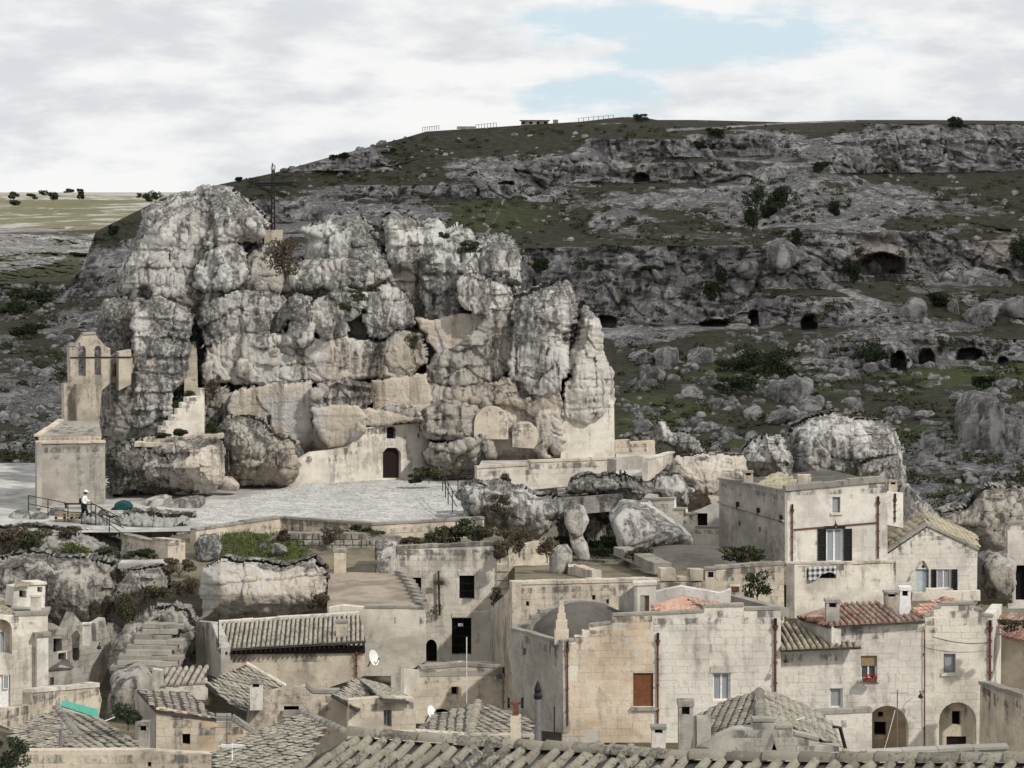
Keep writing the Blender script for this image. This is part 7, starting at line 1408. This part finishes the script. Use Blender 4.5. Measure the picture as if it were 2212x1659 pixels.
def dish(u, v, Y, r, label, yaw=.6):
    o = empty('satellite_dish', at(u, v, Y), label, 'satellite dish', None, 'thing'); c = at(u, v, Y); m = MB(); n = 16; d = Vector((math.sin(yaw), -math.cos(yaw), .35)).normalized(); a = d.cross(Vector((0, 0, 1))).normalized(); b = a.cross(d)
    rings = [(0, 0), (.5, .05), (.85, .14), (1, .2)]
    for rr, dz in rings: m.v += [tuple(c + (a * math.cos(6.283 * k / n) * .82 + b * math.sin(6.283 * k / n)) * r * rr + d * dz * r) for k in range(n)]
    for i in range(3):
        for k in range(n): m.f.append((i * n + k, i * n + (k + 1) % n, (i + 1) * n + (k + 1) % n, (i + 1) * n + k))
    m.build('reflector', M_dish, o, True); e = c + d * r * .9; MB().tube([c - b * r, e - b * r * .3], .02, 4).build('arm', M_lead, o); MB().box(tuple(e - b * r * .3), (.08, .08, .1)).build('receiver', M_lead, o); MB().tube([c - d * .02, c - d * .35 - Vector((0, 0, .35))], .03, 5).build('bracket', M_lead, o)
dish(*zH(597, 625)[0], 129.8, .40, 'white satellite dish on the flat roofed house wall', .9); dish(*zH(972, 975)[0], 105, .26, 'white satellite dish behind the low stone roof', .8); dish(*zH(1160, 665)[0], 122.5, .13, 'tiny white dish on the arched court roof', .2)
def antenna(u, vt, vb, Y, label, arms=4, mat=None):
    o = empty('television_aerial', at(u, vb, Y), label, 'aerial', None, 'thing'); b, t_ = at(u, vb, Y), at(u, vt, Y); MB().tube([b, t_], .025, 5).build('mast', mat or M_lead, o)
    for i in range(arms): p = t_.lerp(b, .04 + .07 * i); w_2 = .35 + .1 * (i % 2); MB().tube([p - Vector((w_2, .1, 0)), p + Vector((w_2, -.1, 0))], .014, 4).build('element', mat or M_lead, o)
antenna(*zH(1205, 490)[0], zH(1205, 920)[0][1], 118, 'tall thin white aerial pole before the arched court', 0, M_line); antenna(*zG(1470, 990)[0], zG(1475, 1200)[0][1], 99, 'comb shaped aerial on the small grey house', 6); antenna(*zG(1415, 335)[0], zG(1418, 560)[0][1], 124.6, 'slender dark mast at the long tiled house corner', 0, M_iron); antenna(*zI(1523, 700)[0], zI(1530, 1035)[0][1], 108, 'thin aerial mast before the white arched house', 1); antenna(*zG(1505, 1180)[0], zG(1500, 1290)[0][1], 88, 'white frame aerial on the rough slab roof', 3, M_dish); antenna(*zH(1773, 940)[0], zH(1775, 1140)[0][1], 88, 'dark iron rod standing between the low roofs', 0, M_iron)
FL = empty('stove_flue', at(*zH(1668, 1150)[0], 84), 'tall grey stove pipe with conical black cowl', 'flue', None, 'thing'); b, t_ = at(*zH(1668, 1160)[0], 84), at(*zH(1666, 890)[0], 84); MB().tube([b, t_], .115, 10).build('pipe', M_lead, FL); MB().lathe(t_, [(.13, 0), (.14, .12), (.1, .2), (.12, .3), (.06, .48), (.01, .58)], 10).build('cowl', M_iron, FL)
BP = empty('brick_chimney', at(*zH(1520, 1150)[0], 86), 'rust brown chimney with iron fork on the low roofs', 'chimney', None, 'thing'); c = at(*zH(1522, 1150)[0], 86); MB().box((c.x, c.y, c.z + .3), (.34, .34, .95)).build('stack', M_tufa, BP); MB().box((c.x, c.y, c.z + .95), (.2, .2, .42)).build('flue', M_rust, BP); MB().box((c.x, c.y, c.z + 1.18), (.42, .22, .06)).build('cap', M_rust, BP)
for x in (-.22, .22): MB().box((c.x + x, c.y, c.z + 1.18), (.09, .09, .34)).build('prong', M_iron, BP)
LN = empty('laundry', at(*zF(1180, 1090)[0], 146.6), 'black and white checked cloth drying on the balcony', 'laundry', None, 'thing')
def m_check(t, b):
    p = t.sep(wpos(t)); a = t.math('GREATER_THAN', t.math('FRACT', t.math('MULTIPLY', p[0], 3.4)), .5); c_ = t.math('GREATER_THAN', t.math('FRACT', t.math('MULTIPLY', p[2], 3.4)), .5); s_ = t.math('MULTIPLY', t.math('ADD', a, c_), .5); t.l.new(t.mix(s_, (.03, .03, .035), (.62, .62, .61)), b.inputs['Base Color'])
M_check = material('checked_cloth', m_check); nx_, nz_ = 24, 10; pl = PL(1690, 147.2, 1938, 149); a0, a1, z0, z1 = bounds(pl, zF(1110,1032, 1250,1095)); VV = []
for j in range(nz_):
    for i in range(nx_): f, g = i / (nx_ - 1), j / (nz_ - 1); VV.append(tuple(pl.pt(a0 + (a1 - a0) * f, z1 + .05 - (z1 - z0) * g * (.75 + .3 * math.sin(f * 5 + 1)), .12 + .05 * math.sin(f * 22) * g + .03 * math.sin(f * 9))))
link('cloth', mesh_np('cloth', VV, grid_faces(nx_, nz_)), LN, M_check); MB().tube([pl.pt(a0 - .6, z1 + .1, .1), pl.pt(a1 + .6, z1 + .1, .1)], .012, 4).build('line', M_wire, LN)
def lamp(u, v, Y, label):
    o = empty('wall_lamp', at(u, v, Y), label, 'lamp', None, 'thing'); c = at(u, v, Y); MB().tube([c, c + Vector((0, -.25, .12)), c + Vector((0, -.4, .02))], .018, 5).build('bracket', M_iron, o); MB().lathe(c + Vector((0, -.4, -.16)), [(.12, 0), (.1, .08), (.03, .18)], 8).build('shade', M_iron, o); MB().lathe(c + Vector((0, -.4, -.22)), [(.04, 0), (.06, .05), (.05, .1)], 8).build('bulb', M_line, o)
lamp(*zF(1695, 1012)[0], 151.7, 'black lamp above the pale blue door'); lamp(*zI(1642, 712)[0], 115, 'black lamp between the two arches'); lamp(*zI(912, 520)[0], 114.3, 'small iron lamp on the ochre house corner'); lamp(*zG(650, 535)[0], 128.4, 'lamp on a bracket over the ruined row'); lamp(*zF(1250, 803)[0], 150, 'small lamp over the white french window')
def cable(name, pts, r, mat, label, sag=.3):
    a, b = pts; m = MB(); m.tube([a.lerp(b, i / 12) - Vector((0, 0, sag * math.sin(math.pi * i / 12))) for i in range(13)], r, 4); tag(m.build(name, mat), label, 'cable', None, 'thing')
cable('cable', (at(*zH(1230, 325)[0], 140), at(*zH(1485, 230)[0], 128)), .02, M_line, 'pale cable slung to the terrace corner'); cable('cable', (at(*zG(610, 1050)[0], 103), at(*zG(830, 955)[0], 104)), .022, M_line, 'white line strung over the dark gap by the turquoise sheet', .1); cable('cable', (at(*zI(1710, 410)[0], 114.9), at(*zI(2040, 440)[0], 115.1)), .018, M_wire, 'dark cable across the stepped gable front', .15); cable('cable', (at(*zI(1510, 810)[0], 110), at(*zI(1448, 1035)[0], 108)), .011, M_line, 'white guy line before the shadowy arch', .05)
cable('cable', (at(*zI(860, 880)[0], 86), at(*zI(1020, 850)[0], 87)), .02, M_line, 'pale cable lying over the vaulted tile roof', .03)

# ------------------------------------------------------------------ the walking person
def skin_mesh(name, verts, edges, rad, root, sub=2):
    me = bpy.data.meshes.new(name); me.from_pydata(verts, edges, []); o = bpy.data.objects.new(name, me); COL.objects.link(o); mo = o.modifiers.new('skin', 'SKIN'); mo.use_smooth_shade = True
    for i, r in enumerate(rad): me.skin_vertices[0].data[i].radius = (r, r) if not isinstance(r, tuple) else r
    me.skin_vertices[0].data[root].use_root = True; s = o.modifiers.new('sub', 'SUBSURF'); s.levels = sub; s.render_levels = sub
    dg = bpy.context.evaluated_depsgraph_get(); m2 = bpy.data.meshes.new_from_object(o.evaluated_get(dg)); bpy.data.objects.remove(o); m2.name = name; m2.polygons.foreach_set('use_smooth', [True] * len(m2.polygons)); return m2
M_skin = flat_mat('skin', (.45, .28, .2), .6, var=.05); M_jacket = flat_mat('white_jacket', (.75, .75, .74), .8, var=.06, sc=5); M_trouser = flat_mat('black_trousers', (.015, .015, .018), .85); M_shoe = flat_mat('black_shoe', (.01, .01, .01), .5); M_hair = flat_mat('dark_hair', (.03, .022, .018), .7)
def person():
    ft = atz(*zC(545, 824)[0], 0.02); PR_ = empty('person', ft, 'person in white jacket, white cap and black trousers walking across the square', 'person', None, 'thing')
    v = [(0, 0, .93), (.02, 0, 1.12), (.04, 0, 1.33), (.05, 0, 1.45), (.07, 0, 1.54), (.09, 0, 1.62), (.10, 0, 1.71),                  # pelvis..head
         (.04, -.19, 1.40), (-.05, -.25, 1.14), (.14, -.23, .98), (.20, -.22, .93),                                                    # near arm swings
         (.04, .19, 1.40), (.12, .24, 1.15), (.33, .2, 1.10), (.42, .18, 1.11),                                                         # far arm holds something
         (0, -.1, .88), (.20, -.1, .50), (.22, -.1, .09), (.36, -.1, .04),                                                              # near leg forward
         (0, .1, .88), (-.06, .1, .48), (-.36, .1, .19), (-.30, .1, .06)]                                                               # far leg behind
    e = [(0, 1), (1, 2), (2, 3), (3, 4), (4, 5), (5, 6), (2, 7), (7, 8), (8, 9), (9, 10), (2, 11), (11, 12), (12, 13), (13, 14), (0, 15), (15, 16), (16, 17), (17, 18), (0, 19), (19, 20), (20, 21), (21, 22)]
    r = [.14, .13, .15, .065, .085, .1, .07, .065, .05, .038, .035, .065, .05, .038, .035, .095, .062, .045, .04, .095, .062, .045, .04]
    P = lambda a: [tuple(ft + Vector(q)) for q in a]
    link('body', skin_mesh('body', P(v), e, r, 0), PR_, M_skin)
    jv = [v[i] for i in (0, 1, 2)] + [(.045, 0, 1.44)] + [v[i] for i in (7, 8, 9, 11, 12, 13)]; je = [(0, 1), (1, 2), (2, 3), (2, 4), (4, 5), (5, 6), (2, 7), (7, 8), (8, 9)]
    link('jacket', skin_mesh('jacket', P(jv), je, [(.2, .2), (.185, .185), (.2, .2), .09, .1, .08, .06, .1, .08, .06], 0), PR_, M_jacket)
    tv = [v[0]] + [v[i] for i in (15, 16, 17, 19, 20, 21)]; link('trousers', skin_mesh('trousers', P(tv), [(0, 1), (1, 2), (2, 3), (0, 4), (4, 5), (5, 6)], [.165, .12, .085, .07, .12, .085, .07], 0), PR_, M_trouser)
    for a, b in ((17, 18), (21, 22)):
        link('shoe', skin_mesh('shoe', P([v[a], v[b]]), [(0, 1)], [.065, .055], 0), PR_, M_shoe)
    h = ft + Vector((.10, 0, 1.70)); m = MB(); m.lathe(h, [(.125, -.03), (.12, .05), (.08, .1), (.02, .115)], 14); m.build('cap', M_jacket, PR_, True); MB().box((h.x + .15, h.y, h.z - .01), (.14, .16, .02)).build('cap_peak', M_jacket, PR_)
    m = MB(); m.lathe(h + Vector((-.03, 0, -.1)), [(.09, -.05), (.105, .0), (.105, .07)], 12); m.build('hair', M_hair, PR_, True); MB().box((h.x + .12, h.y, h.z - .09), (.04, .03, .05)).build('nose', M_skin, PR_)
    for hand in (10, 14):
        c = ft + Vector(v[hand])
        for k in range(5):
            y = (k - 2) * .016; s = c + Vector((.02, y, 0)); d = Vector((.05, y * .5, -.02)) if k else Vector((.02, -.04, .02)); link('finger', skin_mesh('finger', [tuple(s), tuple(s + d), tuple(s + d * 1.6 + Vector((0, 0, -.02)))], [(0, 1), (1, 2)], [.010, .009, .007], 0, 1), PR_, M_skin)
    bg_ = empty('shoulder_bag', ft + Vector((-.16, 0, 1.0)), 'dark shoulder bag on the back of the walking person', 'bag', None, 'thing'); c = ft + Vector((-.22, -.08, 1.12)); MB().box(tuple(c), (.13, .26, .34), .1).build('pouch', M_trouser, bg_); MB().tube([c + Vector((.04, 0, .17)), c + Vector((.2, -.06, .34)), c + Vector((.32, 0, .26))], .018, 5).build('strap', M_trouser, bg_)
person()
